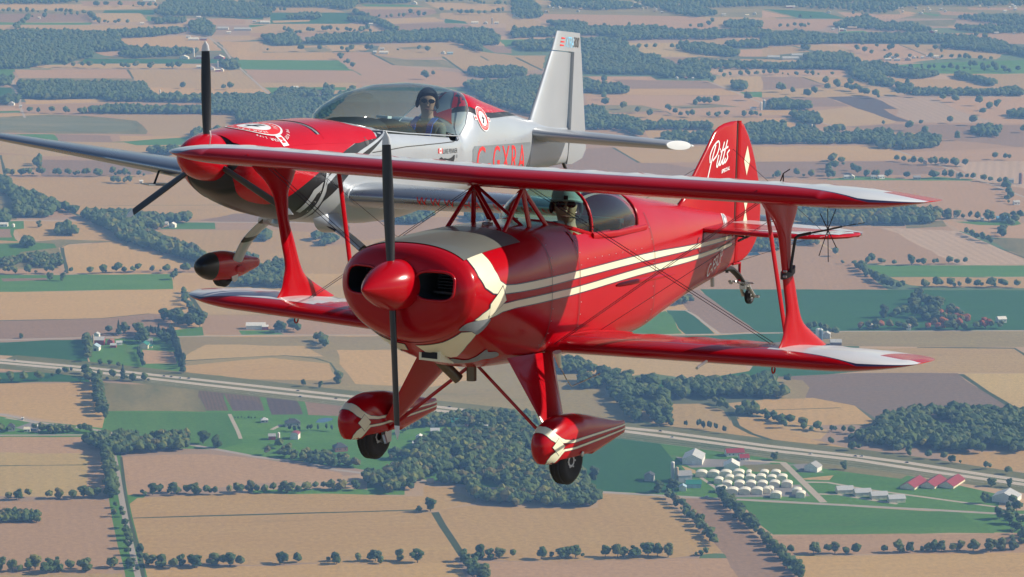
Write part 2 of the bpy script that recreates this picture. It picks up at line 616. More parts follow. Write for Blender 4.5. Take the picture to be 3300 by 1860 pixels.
# the removable engine hood: cream panel at the front of the upper deck
def deck_panel(name, x0, x1, yw0, yw1, mat, off, parent):
    Vv, Ff = [], []; nx, ny = 26, 22
    for i in range(nx + 1):
        x = x0 + (x1 - x0) * i / nx; yw = yw0 + (yw1 - yw0) * i / nx
        for j in range(ny + 1):
            y = -yw + 2 * yw * j / ny
            h = BF.ray_cast(Vector((x, y, 1.0)), Vector((0, 0, -1)))
            Vv.append(h[0] + h[1] * off * (1 if h[1].z > 0 else -1))
    for i in range(nx):
        for j in range(ny):
            a = i * (ny + 1) + j; Ff.append((a, a + 1, a + ny + 2, a + ny + 1))
    return mesh(name, Vv, Ff, mat, parent, True, None, 0)
hood = deck_panel('engine_hood', -.140, -.80, .36, .33, HOODM, .005, fus)
rivets('hood_screw', [(x, s * (.345 - .0 * x), 1) for s in (-1, 1) for x in np.arange(-.24, -.8, -.055)], BF, (0, 0, 1), fus)

# nose bowl with two cooling intakes
NB = [(-.215, .458, .236, -.362, -.02, 2.45, 2.1), (-.13, .452, .228, -.34, -.02, 2.35, 2.05), (-.085, .432, .212, -.318, -.02, 2.2, 2.0), (-.055, .40, .19, -.29, -.02, 2.1, 2.0),
      (-.03, .35, .158, -.245, -.03, 2.0, 2.0), (-.015, .28, .12, -.19, -.02, 2.0, 2.0), (-.008, .20, .10, -.13, -.01, 2.0, 2.0), (-.004, .12, .10, -.10, 0, 2, 2)]
brs = [ring(x, *table(NB, x), N=160) for x in list(np.linspace(-.132, -.06, 14)) + list(np.linspace(-.055, -.004, 40))]
def in_intake(y, z, g=0):
    a, b = abs(abs(y) - .243) / (.116 + g), abs(z - .010) / (.078 + g)
    return a ** 3.4 + b ** 3.4 < 1
V, F = loft_geo(brs, True, False, True)
F = [f for f in F if len(f) > 4 or not in_intake(sum(V[i][1] for i in f) / 4, sum(V[i][2] for i in f) / 4)]
bowl = mesh('nose_bowl', V, F, RED, PI_, True, None, 50)
BB = bvh_of(bowl)
for s in (-1, 1):
    lip = []
    for k in range(48):
        a = 2 * math.pi * k / 48; c, q = math.cos(a), math.sin(a)
        den = (abs(c)**3.4 + abs(q)**3.4) ** (1 / 3.4)
        y, z = s * .243 + .121 * c / den, .010 + .083 * q / den
        h = BB.ray_cast(Vector((.5, y, z)), Vector((-1, 0, 0)))
        lip.append((h[0].x if h[0] is not None and h[0].x > -.2 else (lip[-1][0] if lip else -.04), y, z))
    lx = [p[0] for p in lip]
    lx = [sorted(lx[i - 2:i + 3] if 2 <= i < 46 else [lx[i]])[len(lx[i - 2:i + 3]) // 2 if 2 <= i < 46 else 0] for i in range(48)]
    lip = [(lx[i], lip[i][1], lip[i][2]) for i in range(48)]
    V, F = tube_geo(lip + lip[:1], .0085, 8, False)
    mesh('intake_lip', V, F, RED, bowl, True, None, 0)
    rr = [[(p[0] - d, s * .243 + (p[1] - s * .243) * k, .01 + (p[2] - .01) * k) for p in lip] for d, k in ((-.002, 1.0), (.03, .97), (.10, .9), (.22, .9))]
    V, F = loft_geo(rr, True, False, True)
    mesh('air_intake', V, F, BLACK, bowl, True, None, 60)
    mb = MB()
    for k in range(7): mb.box((-.2, s * .245, -.05 + k * .018), (.06, .16, .005))
    mb.box((-.17, s * .245, -.035), (.10, .15, .012))
    mb.build('cylinder_fins', DARK, bowl, False)
V, F = lathe_geo([(-.03, .03), (-.012, .032), (.005, .02), (.01, .003)], (-.035, .045, -.155), (1, 0, -.15), 18)
mesh('starter_bulge', [(v[0], v[1], v[2]) for v in V], F, RED, bowl)
# spinner and propeller
sp = [(-.02, .146), (.0, .147), (.04, .145)] + [(.04 + .31 * t, .145 * (1 - t ** 1.6) ** .9) for t in np.linspace(.08, 1, 22)]
V, F = lathe_geo(sp, (0, 0, 0), (1, 0, 0), 48)
mesh('spinner', V, F, RED, PI_, True, None, 60)
def blade(root, parent, angle, r0, r1, cmax, mat, tipmat=None, pitch=.55, cx=.05):
    rings = []; n = 14
    for f in np.linspace(0, 1, 20):
        r = r0 + (r1 - r0) * f
        c = cmax * (.55 + .9 * f - .9 * f * f) * (1 if f < .9 else math.sqrt(max(0, 1 - ((f - .9) / .1)**2)) * .97 + .03)
        th = (.034 * (1 - f) ** 1.2 + .007); tw = pitch * (1 - .62 * f) + .12
        ring_ = []
        for k in range(n):
            a = 2 * math.pi * k / n
            u, w = math.cos(a) * c / 2, math.sin(a) * th / 2
            X = u * math.sin(tw) + w * math.cos(tw); T = u * math.cos(tw) - w * math.sin(tw)
            ring_.append((cx + X, r * math.cos(angle) * 1.0 - T * math.sin(angle), r * math.sin(angle) + T * math.cos(angle)))
        rings.append(ring_)
    V, F = loft_geo(rings)
    fm = [1 if i // n >= 17 else 0 for i in range(len(F) - 2)] + [0, 1]
    return mesh('propeller_blade', V, F, [mat, tipmat or mat], parent, True, fm, 50)
PBL = plain('propeller_black', (.03, .03, .033), .35, .2)
PTIP = plain('propeller_tip_white', (.7, .7, .68), .4)
for k in range(2): blade(None, PI_, R(94) + k * math.pi, .11, .88, .080, PBL, PTIP)

# cream sweeps along both sides
def side_decal(name, loop, mat, parent, bvh, side=1, off=.003, maxlen=.06, y0=.9):
    lp = [(-p[0], p[1]) for p in loop]
    return lay(name, [lp], (0, side * .0, 0), (0, side, 0), bvh, mat, parent, off, maxlen, uv=((-1, 0, 0), (0, 0, 1)), reach=y0)
upper = smooth_open([(-.545, -.030), (-.62, -.031), (-.80, -.030), (-1.10, -.026), (-1.42, -.021), (-2.37, .002), (-3.30, -.005), (-4.11, -.005)], 8)
uw = [float(cinterp([-4.2, -3.3, -2.4, -1.4, -.8, -.55, -.42, -.3, -.15], [.020, .026, .040, .040, .044, .0425, .0425, .0425, .0425], p[0])) for p in upper]
lower = smooth_open([(-.555, -.1235), (-.62, -.122), (-.80, -.120), (-1.10, -.117), (-1.42, -.115), (-2.37, -.079), (-3.30, -.078), (-4.12, -.056)], 8)
lw = [float(cinterp([-4.2, -3.3, -2.4, -1.4, -.8, -.55, -.3, -.1], [.018, .026, .038, .038, .040, .040, .040, .040], p[0])) for p in lower]
for sd in (1, -1):
    for cl, w in ((upper, uw), (lower, lw)):
        cl2 = [p for p in cl]
        o1 = band(cl2, [a + .012 for a in w]); o2 = band(cl2, w)
        side_decal('pinstripe', o1, NAVY, fus, BF, sd, .0028)
        side_decal('cream_stripe', o2, CREAM, fus, BF, sd, .0042)
    dia = [(-.402, -.005), (-.283, -.096), (-.306, -.174), (-.446, -.089)]
    cx, cz = -.36, -.091
    side_decal('diamond_outline', [(cx + (x - cx) * 1.1, cz + (z - cz) * 1.1) for x, z in dia], NAVY, fus, BF, sd, .0052)
    side_decal('cream_diamond', dia, CREAM, fus, BF, sd, .0064)
# registration on the tail
lay('registration', text_loops('C-FSUP', .082, .33, .2, bold=.0), (-3.575, 0, -.243), (0, 1, 0), BF, WHITETX, fus, .007, .03,
    uv=((-.96, 0, .28), (0, 0, 1)))
# round badge below the fin and panel rings
for (cx, cz, r0, m) in ((-4.0, .115, .052, WHITETX), (-4.0, .115, .044, PRIMER), (-4.0, .115, .018, WHITETX)):
    side_decal('round_badge', [(cx + r0 * .8 * math.cos(a), cz + r0 * math.sin(a)) for a in np.linspace(0, 2 * math.pi, 28)[:-1]], m, fus, BF, 1, .003 + (.055 - r0) * .05)
for cx, cz in ((-3.40, .0), (-3.52, .02)):
    for r0, m in ((.048, NAVY), (.042, RED)):
        side_decal('inspection_ring', [(cx + r0 * .8 * math.cos(a), cz + r0 * 1.0 * math.sin(a)) for a in np.linspace(0, 2 * math.pi, 28)[:-1]], m, fus, BF, 1, .0034 + (.05 - r0) * .05)

# worn paint and the cream chin
def skin3(name, pts, n, mat, off=.0035, bvh=BF, parent=fus, sm=True, maxlen=.04):
    return lay3(name, smooth_closed(pts, 4) if sm else pts, n, bvh, mat, parent, off, maxlen)
cf1 = [(-0.1835, 0.2652, 0.2034), (-0.2494, 0.2635, 0.2106), (-0.3251, 0.2603, 0.2179), (-0.3406, 0.3228, 0.1947), (-0.3416, 0.3858, 0.1536), (-0.3452, 0.4342, 0.0924), (-0.3795, 0.455, 0.0266), (-0.444, 0.4564, -0.0031), (-0.5518, 0.4535, -0.0092), (-0.5516, 0.4549, -0.0514), (-0.3915, 0.4587, -0.0481), (-0.3027, 0.4596, -0.0366), (-0.2188, 0.4573, 0.0021), (-0.1712, 0.4409, 0.0651), (-0.1638, 0.3951, 0.13), (-0.1762, 0.3284, 0.1769)]
cf2 = [(-0.194, 0.4071, -0.1838), (-0.2358, 0.4333, -0.1491), (-0.2954, 0.4487, -0.119), (-0.4176, 0.4534, -0.1089), (-0.5568, 0.4532, -0.1036), (-0.5665, 0.4486, -0.1433), (-0.4332, 0.4451, -0.1531), (-0.3388, 0.4325, -0.1776), (-0.2927, 0.4257, -0.1854), (-0.2409, 0.4136, -0.1915)]
chin = [(-0.1568, 0.0407, -0.3568), (-0.1597, 0.129, -0.346), (-0.1689, 0.2126, -0.3256), (-0.1743, 0.3326, -0.2583), (-0.2323, 0.363, -0.2574), (-0.2799, 0.3632, -0.2773), (-0.2943, 0.2952, -0.346), (-0.3558, 0.1911, -0.4273), (-0.3413, 0.1597, -0.434), (-0.2475, 0.1282, -0.401), (-0.2256, 0.0606, -0.3988)]
gp1 = [(-0.1395, 0.3754, -0.2057), (-0.1983, 0.4046, -0.1897), (-0.3168, 0.4285, -0.1836), (-0.3277, 0.418, -0.2084), (-0.3049, 0.3845, -0.2587), (-0.282, 0.3637, -0.2775), (-0.2284, 0.3653, -0.253), (-0.1421, 0.3348, -0.2436)]
gp2 = [(-0.463, 0.2014, -0.4569), (-0.4762, 0.3089, -0.3902), (-0.5175, 0.3018, -0.4067), (-0.5913, 0.3108, -0.4135), (-0.6507, 0.2933, -0.4407), (-0.6231, 0.2653, -0.4561), (-0.561, 0.2402, -0.4597), (-0.5384, 0.2091, -0.4719), (-0.457, 0.1239, -0.4829), (-0.3672, 0.1256, -0.4539), (-0.3675, 0.1614, -0.4428)]
for sd in (1, -1):
    for nm, pts, n in (('cream_stripe', cf1, (0, .88, .47)), ('cream_stripe', cf2, (0, .9, -.43)), ('cream_chin', chin, (.25, .55, -.8))):
        q = [(a, b * sd, c) for a, b, c in pts]; nv = (n[0], n[1] * sd, n[2])
        lay3('pinstripe', q, nv, BF, NAVY, fus, .0027, .03, grow=.006)
        lay3(nm, q, nv, BF, CREAM, fus, .0040 if sd > 0 else .004, .03)
lay3('bare_patch', smooth_closed(gp1, 3), (0, .8, -.6), BF, PRIMER, fus, .0050, .03)
lay3('bare_patch', smooth_closed(gp2, 3), (0, .45, -.9), BF, PRIMER, fus, .0050, .03)
for x in (-1.02, -1.43, -2.55):
    side_decal('panel_seam', band([(x, -.5), (x + .01, 0), (x + .02, .27)], .005), GAP, fus, BF, 1, .0066, .05)
rivets('panel_screw', [(x, .4, z) for x in (-1.045, -1.455, -2.53) for z in np.arange(-.42, .24, .075)] + [(-1.55 - .1 * k, .4, .06) for k in range(9)], BF, (0, 1, 0), fus, .0042)
rivets('belly_screw', [(-1.0 - .06 * k, .3, -.40) for k in range(14)], BF, (0, 1, -.2), fus, .0042)


# air scoop, exhaust stubs, fuel cap
mb = MB()
sc0 = [(-.235, y, z) for y, z in ((.01, -.385), (.155, -.385), (.155, -.452), (.01, -.452))]
sc1 = [(-.42, y, z) for y, z in ((.02, -.45), (.13, -.45), (.13, -.485), (.02, -.485))]
V, F = loft_geo([sc0, sc1]); mb.add(V, F); mb.build('air_scoop', CREAM, PI_, False)
MB().box((-.2335, .0825, -.419), (.006, .105, .038)).build('scoop_mouth', BLACK, PI_, False)
MB().tube([(-.66, -.14, -.50), (-.768, -.05, -.632)], .033, 14).build('exhaust_pipe', EXH, PI_)
MB().tube([(-.745, .05, -.50), (-.752, .05, -.628)], .030, 14).build('exhaust_pipe', EXH, PI_)
MB().lathe([(0, .032), (.012, .034), (.018, .03), (.02, .012), (.034, .01)], (-.97, 0, .278), (0, 0, 1), 18).build('fuel_cap', STEEL, PI_)

# wings
def tipx(y, y0, y1):
    t = max(0, min(1, (abs(y) - y0) / (y1 - y0))); return t
def stations_rect(ys, xle, sweep, chord, z0, dih, y0, y1, tw=0.02):
    out = []
    for y in ys:
        t = tipx(y, y0, y1); e = math.sqrt(max(0, 1 - t * t))
        le = xle - sweep * abs(y) - .36 * (1 - e) - .0; ch = chord - .36 * (1 - e) - .42 * (1 - e)
        out.append((y, le, z0 + dih * abs(y), max(ch, .03), max(e, .16), tw))
    return out
ys_u = sorted(set([-2.64 + .49 * (1 - math.cos(a)) for a in np.linspace(0, math.pi / 2, 12)] + list(np.linspace(-2.15, 2.15, 173)) + [2.64 - .49 * (1 - math.cos(a)) for a in np.linspace(0, math.pi / 2, 12)]))
def bnd(y):
    a = abs(y); return .15 if a < 1.75 else max(.0, .15 * (1 - ((a - 1.75) / .62)**1.6)) if a < 2.37 else 0
def rays_u(y, s):
    a = abs(y)
    if a > 2.42 and s > .30: return True
    ang = math.atan2(s * .9 - .05, a + .02)
    if s < .30: return False
    return int(ang / .16) % 2 == 1
ribs = [-2.32 + k * .29 for k in range(17)]
upw = wing_mesh('upper_wing', stations_rect(ys_u, -.80, .085, .91, .565, .0, 2.12, 2.645), bnd, [RED_F, WHITE, NAVY, RED_F, RED_F], PI_, .152, .012, rays_u, ribs, .006)
for sd in (1, -1):
    ys = sorted(list(np.linspace(.30, 2.08, 60)) + [2.575 - .49 * (1 - math.cos(a)) for a in np.linspace(0, math.pi / 2 - .01, 14)])
    st = stations_rect(ys, -1.16, .0, .91, -.452, .032, 2.06, 2.58)
    if sd < 0: st = [(-a[0],) + a[1:] for a in st][::-1]
    def bl(y):
        a = abs(y); return .13 if a < 1.7 else max(.0, .13 * (1 - ((a - 1.7) / .60)**1.6)) if a < 2.3 else 0
    wing_mesh('lower_wing', st, bl, [RED_F, WHITE, NAVY, RED_F, RED_F], PI_, .150, .010, lambda y, s: (abs(y) > 2.38 and s > .35) or abs(y) + s * .25 < (1.75 if y > 0 else .85) or 1.22 < abs(y) + s * .25 < 1.5, [sd * (.5 + k * .29) for k in range(8)], .007)
    # wing root fairing
    rr = []
    for t in np.linspace(0, 1, 7):
        y = .30 + .10 * t; g = 1 + .35 * (1 - t)**2
        af = airfoil(th=.150); ring_ = []
        for k in range(28):
            a = 2 * math.pi * k / 28; s_ = (1 + math.cos(a)) / 2
            zz = af(s_) * .91 * g * (1 if math.sin(a) >= 0 else -.8)
            ring_.append((-1.155 + .02 * (1 - t) - s_ * .93, sd * y, -.440 + zz))
        rr.append(ring_ if sd > 0 else ring_)
    V, F = loft_geo(rr); mesh('root_fairing', V, F, RED, PI_, True, None, 50)

# interplane struts: flared I-struts with a clamp on the left one
IST = [(.62, -.955, -1.62), (.555, -.99, -1.545), (.50, -1.05, -1.51), (.42, -1.17, -1.468), (.33, -1.255, -1.415), (.20, -1.305, -1.418), (.02, -1.355, -1.492), (-.15, -1.40, -1.57), (-.21, -1.385, -1.62), (-.27, -1.37, -1.73), (-.33, -1.32, -1.86), (-.375, -1.26, -1.96)]
def istrut(sd):
    zs = sorted([a[0] for a in IST]); rings_ = []
    for z in np.linspace(-.375, .60, 44):
        f, b = [float(cinterp(zs, [r[i] for r in sorted(IST)], z)) for i in (1, 2)]
        c, h = (f + b) / 2, (f - b) / 2
        th = .020 + .012 * abs(z - .1) ** 2 * 3
        rings_.append([(c + h * math.cos(a), sd * 1.78 + th * math.sin(a) * (abs(math.cos(a)) ** .5 * .35 + .65), z) for a in np.linspace(0, 2 * math.pi, 25)[:-1]])
    V, F = loft_geo(rings_)
    return mesh('wing_strut', V, F, RED, PI_, True, None, 50)
sL, sR = istrut(1), istrut(-1)
for sd in (1, -1):
    V, F = fair_strut((-1.603, sd * 1.52, .50), (-1.87, sd * 1.56, -.36), .045, .018)
    mesh('aileron_strut', V, F, RED, PI_)
# cabane
CT, CFr, CMd, CAf = (-1.08, .17, .50), (-.82, .20, .245), (-1.13, .20, .25), (-1.34, .20, .25)
for sd in (1, -1):
    A = (CT[0], sd * CT[1], CT[2])
    for B, ch in (((CFr[0], sd * .2, CFr[2]), .034), ((CMd[0], sd * .2, CMd[2]), .045), ((CAf[0], sd * .2, CAf[2]), .036)):
        V, F = fair_strut(A, B, ch, .022); mesh('cabane_strut', V, F, RED, PI_)
V, F = fair_strut((-1.08, -.17, .51), (-.83, .20, .235), .032, .020); mesh('cabane_strut', V, F, RED, PI_)
V, F = fair_strut((-1.07, -.17, .505), (-1.07, .17, .505), .030, .018); mesh('cabane_strut', V, F, RED, PI_)
V, F = fair_strut((-1.08, -.17, .51), (-1.12, .20, .24), .030, .018); mesh('cabane_strut', V, F, RED, PI_)
for sd in (1, -1): MB().box((-1.08, sd * .17, .515), (.10, .03, .03)).build('cabane_fitting', RED, PI_, False)

# flying and landing wires, in pairs, and the javelins that hold them apart
for sd in (1, -1):
    for d in (0, .045):
        for a, b in (((-1.10 - d, sd * 1.72, .52), (-1.16 - d, sd * .36, -.43)), ((-1.12 - d, sd * .19, .50), (-1.48 - d, sd * 1.66, -.345))):
            mesh('flying_wire', *tube_geo([a, b], .0021, 5), WIRE, PI_)
    mesh('flying_wire', *tube_geo([(-1.62, sd * 1.74, .50), (-1.72, sd * .36, -.40)], .0016, 5), WIRE, PI_)
    mesh('javelin', *tube_geo([(-1.13, sd * .80, -.035), (-1.17, sd * .80, -.033), (-1.3, sd * .80, -.03), (-1.72, sd * .80, -.025), (-1.86, sd * .80, -.024)], [.006, .013, .016, .012, .003], 10), RED, PI_)

# canopy, windscreen frame and rails
def arch(x, bw, bz, tz, n=20, p=2.3):
    out = []
    for k in range(n + 1):
        a = math.pi * k / n; c, s_ = math.cos(a), math.sin(a)
        den = (abs(c)**p + abs(s_)**p) ** (1 / p)
        out.append((x, bw * c / den, bz + (tz - bz) * s_ / den))
    return out
WS = [(-1.375, .03, .288, .300), (-1.40, .12, .283, .335), (-1.45, .20, .268, .385), (-1.54, .262, .243, .436), (-1.63, .288, .216, .474), (-1.69, .298, .203, .492)]
rw = [arch(x - .0, bw, bz, tz) for x, bw, bz, tz in WS]
V, F = loft_geo(rw, False, False, False); mesh('windscreen', V, F, GLASS, PI_, True, None, 0)
CB = [(-1.705, .30, .20, .495), (-1.85, .308, .197, .508), (-2.0, .305, .197, .505), (-2.15, .292, .20, .482), (-2.28, .27, .205, .440), (-2.365, .25, .21, .400)]
rw = [arch(*c) for c in CB]
V, F = loft_geo(rw, False, False, False); mesh('canopy', V, F, GLASS, PI_, True, None, 0)
for (x, bw, bz, tz), rd in (((-1.697, .303, .200, .498), .010), ((-2.37, .252, .208, .402), .011)):
    mesh('canopy_bow', *tube_geo(arch(x, bw, bz, tz), rd, 8), RED, PI_)
for sd in (1, -1):
    mesh('windscreen_frame', *tube_geo([(x + .006, sd * (bw + .004), bz - .006) for x, bw, bz, tz in WS], .013, 8, flat=.6), RED, PI_)
    mesh('canopy_rail', *tube_geo([(-1.69, sd * .312, .186), (-2.0, sd * .318, .182), (-2.36, sd * .268, .182), (-2.46, sd * .262, .186)], .020, 8, flat=.7), RED, PI_)
rivets('canopy_screw', [(x, 1, .200) for x in np.arange(-1.74, -2.36, -.055)], bvh_of(bpy.data.objects['canopy']), (0, 1, 0), PI_, .005, DARK)
# cockpit: seat back and instrument coaming
MB().box((-2.24, 0, .04), (.05, .42, .42)).box((-2.0, 0, -.2), (.42, .40, .05)).build('seat', BLACK, PI_, False)
MB().tube([(-1.44, -.2, .15), (-1.44, 0, .24), (-1.44, .2, .15)], .05, 8).box((-1.52, 0, .10), (.04, .46, .24)).build('instrument_panel', BLACK, PI_, False)

# tail
fin_o = [(-3.30, .20), (-3.45, .30), (-3.576, .438), (-3.756, .609), (-3.865, .721), (-3.94, .758), (-4.019, .776), (-4.12, .787), (-4.205, .789), (-4.208, -.10), (-3.9, -.05)]
fin = plate('fin', fin_o, .030, lambda u, v, w: (u, w, v), RED, PI_, .03)
rud_o = [(-4.228, .789), (-4.27, .782), (-4.31, .764), (-4.388, .683), (-4.45, .60), (-4.502, .51), (-4.567, .369), (-4.60, .26), (-4.615, .152), (-4.612, .059), (-4.59, -.02), (-4.548, -.079), (-4.49, -.13), (-4.431, -.163), (-4.35, -.192), (-4.271, -.203), (-4.228, -.205)]
rud = plate('rudder', rud_o, .028, lambda u, v, w: (u, w, v), RED, PI_, .03)
mesh('hinge_gap', *tube_geo([(-4.217, 0, .77), (-4.217, 0, -.19)], .009, 6), GAP, PI_)
BT = bvh_of(fin, rud)
for cz, hz, hw_ in ((.508, .104, .046), (.255, .10, .044), (.06, .105, .042), (-.09, .0, 0)):
    if hz:
        side_decal('cream_diamond', [(-4.36, cz + hz), (-4.36 - hw_, cz), (-4.36, cz - hz), (-4.36 + hw_, cz)], CREAM, rud, BT, 1, .002)
for z in ():
    mb = MB()
    for x in np.arange(-4.24, -4.56, -.018): mb.box((x, .016, z), (.006, .004, .01))
    o = mb.build('rib_tape', RED, rud, False)
# the brush script and block lettering on the fin
def script(paths, org, sc, ux, vz, shear, width):
    for pth in paths:
        pp = smooth_open([(p[0] + p[1] * shear, p[1]) for p in pth], 6)
        pp = [(org[0] - p[0] * sc * ux, org[1] + p[1] * sc * vz + p[0] * sc * .16) for p in pp]
        o = band(pp, width)
        side_decal('fin_script', o, WHITETX, fin, BT, 1, .0025, .03)
P1 = [[(.30, 1.0), (.12, .45), (.0, -.12)], [(.02, .42), (-.06, .70), (.12, .98), (.46, 1.10), (.60, .90), (.50, .62), (.22, .46)], [(.66, .58), (.60, .25), (.68, .16), (.80, .34)],
      [(.98, .98), (.82, .30), (.90, .18), (1.02, .34)], [(1.22, 1.0), (1.06, .30), (1.14, .18), (1.26, .36)], [(.78, .66), (1.36, .74)], [(1.52, .60), (1.36, .50), (1.44, .34), (1.30, .20), (1.20, .22)], [(.70, .74), (.73, .79)]]
script(P1, (-3.775, .435), .185, 1.0, 1.0, .25, .0125)
lay('fin_lettering', text_loops('SPECIAL', .026, .125, .1, bold=.03), (-3.972, 0, .436), (0, 1, 0), BT, WHITETX, fin, .0025, .03, uv=((-.985, 0, .17), (0, 0, 1)))
stab_o = [(-3.50, .03), (-3.50, .60), (-3.58, .86), (-3.72, .99), (-3.86, 1.045), (-4.02, 1.04), (-4.16, .97), (-4.26, .82), (-4.32, .55), (-4.345, .30), (-4.345, .05)]
stb = None
for sd in (1, -1):
    s1 = plate('tailplane', [(x, y) for x, y in stab_o if x > -4.1] + [(-4.06, 1.03), (-4.06, .03)], .034, lambda u, v, w: (u, sd * v, .085 + w), RED_F, PI_, .04)
    el = plate('elevator', [(-4.075, .03), (-4.075, 1.03), (-4.16, .97), (-4.26, .82), (-4.32, .55), (-4.345, .30), (-4.345, .05)], .026, lambda u, v, w: (u, sd * v, .085 + w), WHITE, PI_, .03)
    bs = bvh_of(s1, el)
    for k in range(5):
        a0, a1 = .10 + k * .20, .20 + k * .20
        lp = [(-3.60 - .0, .12), (-3.60 - .72 * a0 , 1.0), (-3.60 - .72 * a1, 1.0)]
        lp = [(-3.62, .30 + .15 * k), (-3.58 - .15 * k, .96), (-3.70 - .15 * k, .96)]
        lay('white_ray', [[(p[0], p[1] * sd) for p in lp]], (0, 0, .085), (0, 0, 1), bs, WHITE, s1, .002, .05, uv=((1, 0, 0), (0, 1, 0)), reach=.3)
    lay('white_tip', [[(-3.78, sd * 1.0), (-3.66, sd * .90), (-3.8, sd * .93), (-4.0, sd * 1.0), (-3.95, sd * 1.03)]], (0, 0, .085), (0, 0, 1), bs, WHITE, s1, .0026, .05, uv=((1, 0, 0), (0, 1, 0)), reach=.3)
    mesh('tail_brace_wire', *tube_geo([(-4.14, sd * .01, .60), (-3.98, sd * .78, .10)], .0016, 5), WIRE, PI_)
    mesh('tail_brace_wire', *tube_geo([(-4.10, sd * .02, -.20), (-3.98, sd * .78, .07)], .0016, 5), WIRE, PI_)
    MB().tube([(-4.18, sd * .03, .0), (-4.20, sd * .12, -.01)], .006, 6).tube([(-4.12, sd * .09, -.03), (-4.30, sd * .12, .01)], .009, 6).build('control_horn', DARK, PI_)
# push rods and tie-down on the tail
mesh('push_rod', *tube_geo([(-3.72, .135, -.055), (-4.15, .07, .0)], .003, 5), DARK, PI_)
MB().tube([(-3.86, .03, -.255), (-3.87, .03, -.33)], .014, 10).build('drain_tube', STEEL, PI_)
# tailwheel
tw = MB()
tw.tube([(-4.00, 0, -.245), (-4.10, 0, -.225), (-4.20, 0, -.235), (-4.30, 0, -.285), (-4.37, 0, -.335), (-4.42, 0, -.385)], [.014, .018, .018, .018, .016, .014], 10, flat=1.6)
tw.tube([(-4.14, .0, -.225), (-4.14, .0, -.26)], .012, 8)
tw.build('tailwheel_spring', DARK, PI_)
mesh('steering_arm', *tube_geo([(-4.22, 0, -.205), (-4.33, 0, -.205), (-4.33, 0, -.30), (-4.33, 0, -.345)], .011, 8), RED, PI_)
tw = MB()
tw.box((-4.41, 0, -.365), (.05, .045, .06)).tube([(-4.42, .03, -.37), (-4.46, .04, -.42), (-4.50, .04, -.45)], .012, 8).tube([(-4.42, -.03, -.37), (-4.46, -.04, -.42), (-4.50, -.04, -.45)], .012, 8)
tw.tube([(-4.50, -.06, -.45), (-4.50, .075, -.45)], .010, 10)
for s in (-1, 1):
    pts = [(-4.22 - .13 * t, s * .055 * (.3 + t) + .012 * math.sin(t * 50), -.325 - .03 * t + .006 * math.cos(t * 50)) for t in np.linspace(0, 1, 60)]
    tw.tube(pts, .0035, 4)
tw.tube([(-4.38, -.09, -.345), (-4.38, .09, -.345)], .006, 6)
twf = tw.build('tailwheel_fork', STEEL, PI_)
wheel(twf, (-4.50, 0, -.452), .052, .042)

# landing gear
PU = [(-0.5246, 0.6369, -0.8369), (-0.5347, 0.6547, -0.817), (-0.5366, 0.6889, -0.8137), (-0.548, 0.718, -0.8255), (-0.5688, 0.742, -0.8526), (-0.6056, 0.7566, -0.8789), (-0.6401, 0.7634, -0.8923), (-0.6919, 0.769, -0.9004), (-0.6914, 0.7698, -0.9158), (-0.6327, 0.7639, -0.9095), (-0.5904, 0.7574, -0.9039), (-0.5531, 0.7482, -0.8981), (-0.5268, 0.7367, -0.8825), (-0.5068, 0.7168, -0.8589), (-0.4984, 0.6949, -0.8467), (-0.4952, 0.6702, -0.8451), (-0.5011, 0.6469, -0.8495)]
PD = [(-0.5352, 0.6828, -1.0208), (-0.5198, 0.7133, -0.9959), (-0.5283, 0.7341, -0.9716), (-0.5506, 0.747, -0.9558), (-0.5857, 0.7571, -0.9459), (-0.634, 0.7642, -0.9457), (-0.6929, 0.7699, -0.947), (-0.6946, 0.7693, -0.959), (-0.6358, 0.7636, -0.9576), (-0.61, 0.7571, -0.9762), (-0.5883, 0.744, -1.0018), (-0.565, 0.725, -1.03), (-0.545, 0.705, -1.04), (-0.525, 0.69, -1.038)]
PDI = [(-0.5809, 0.752, -0.8782), (-0.6329, 0.7643, -0.9281), (-0.5858, 0.7522, -0.9773), (-0.5301, 0.7426, -0.9246)]
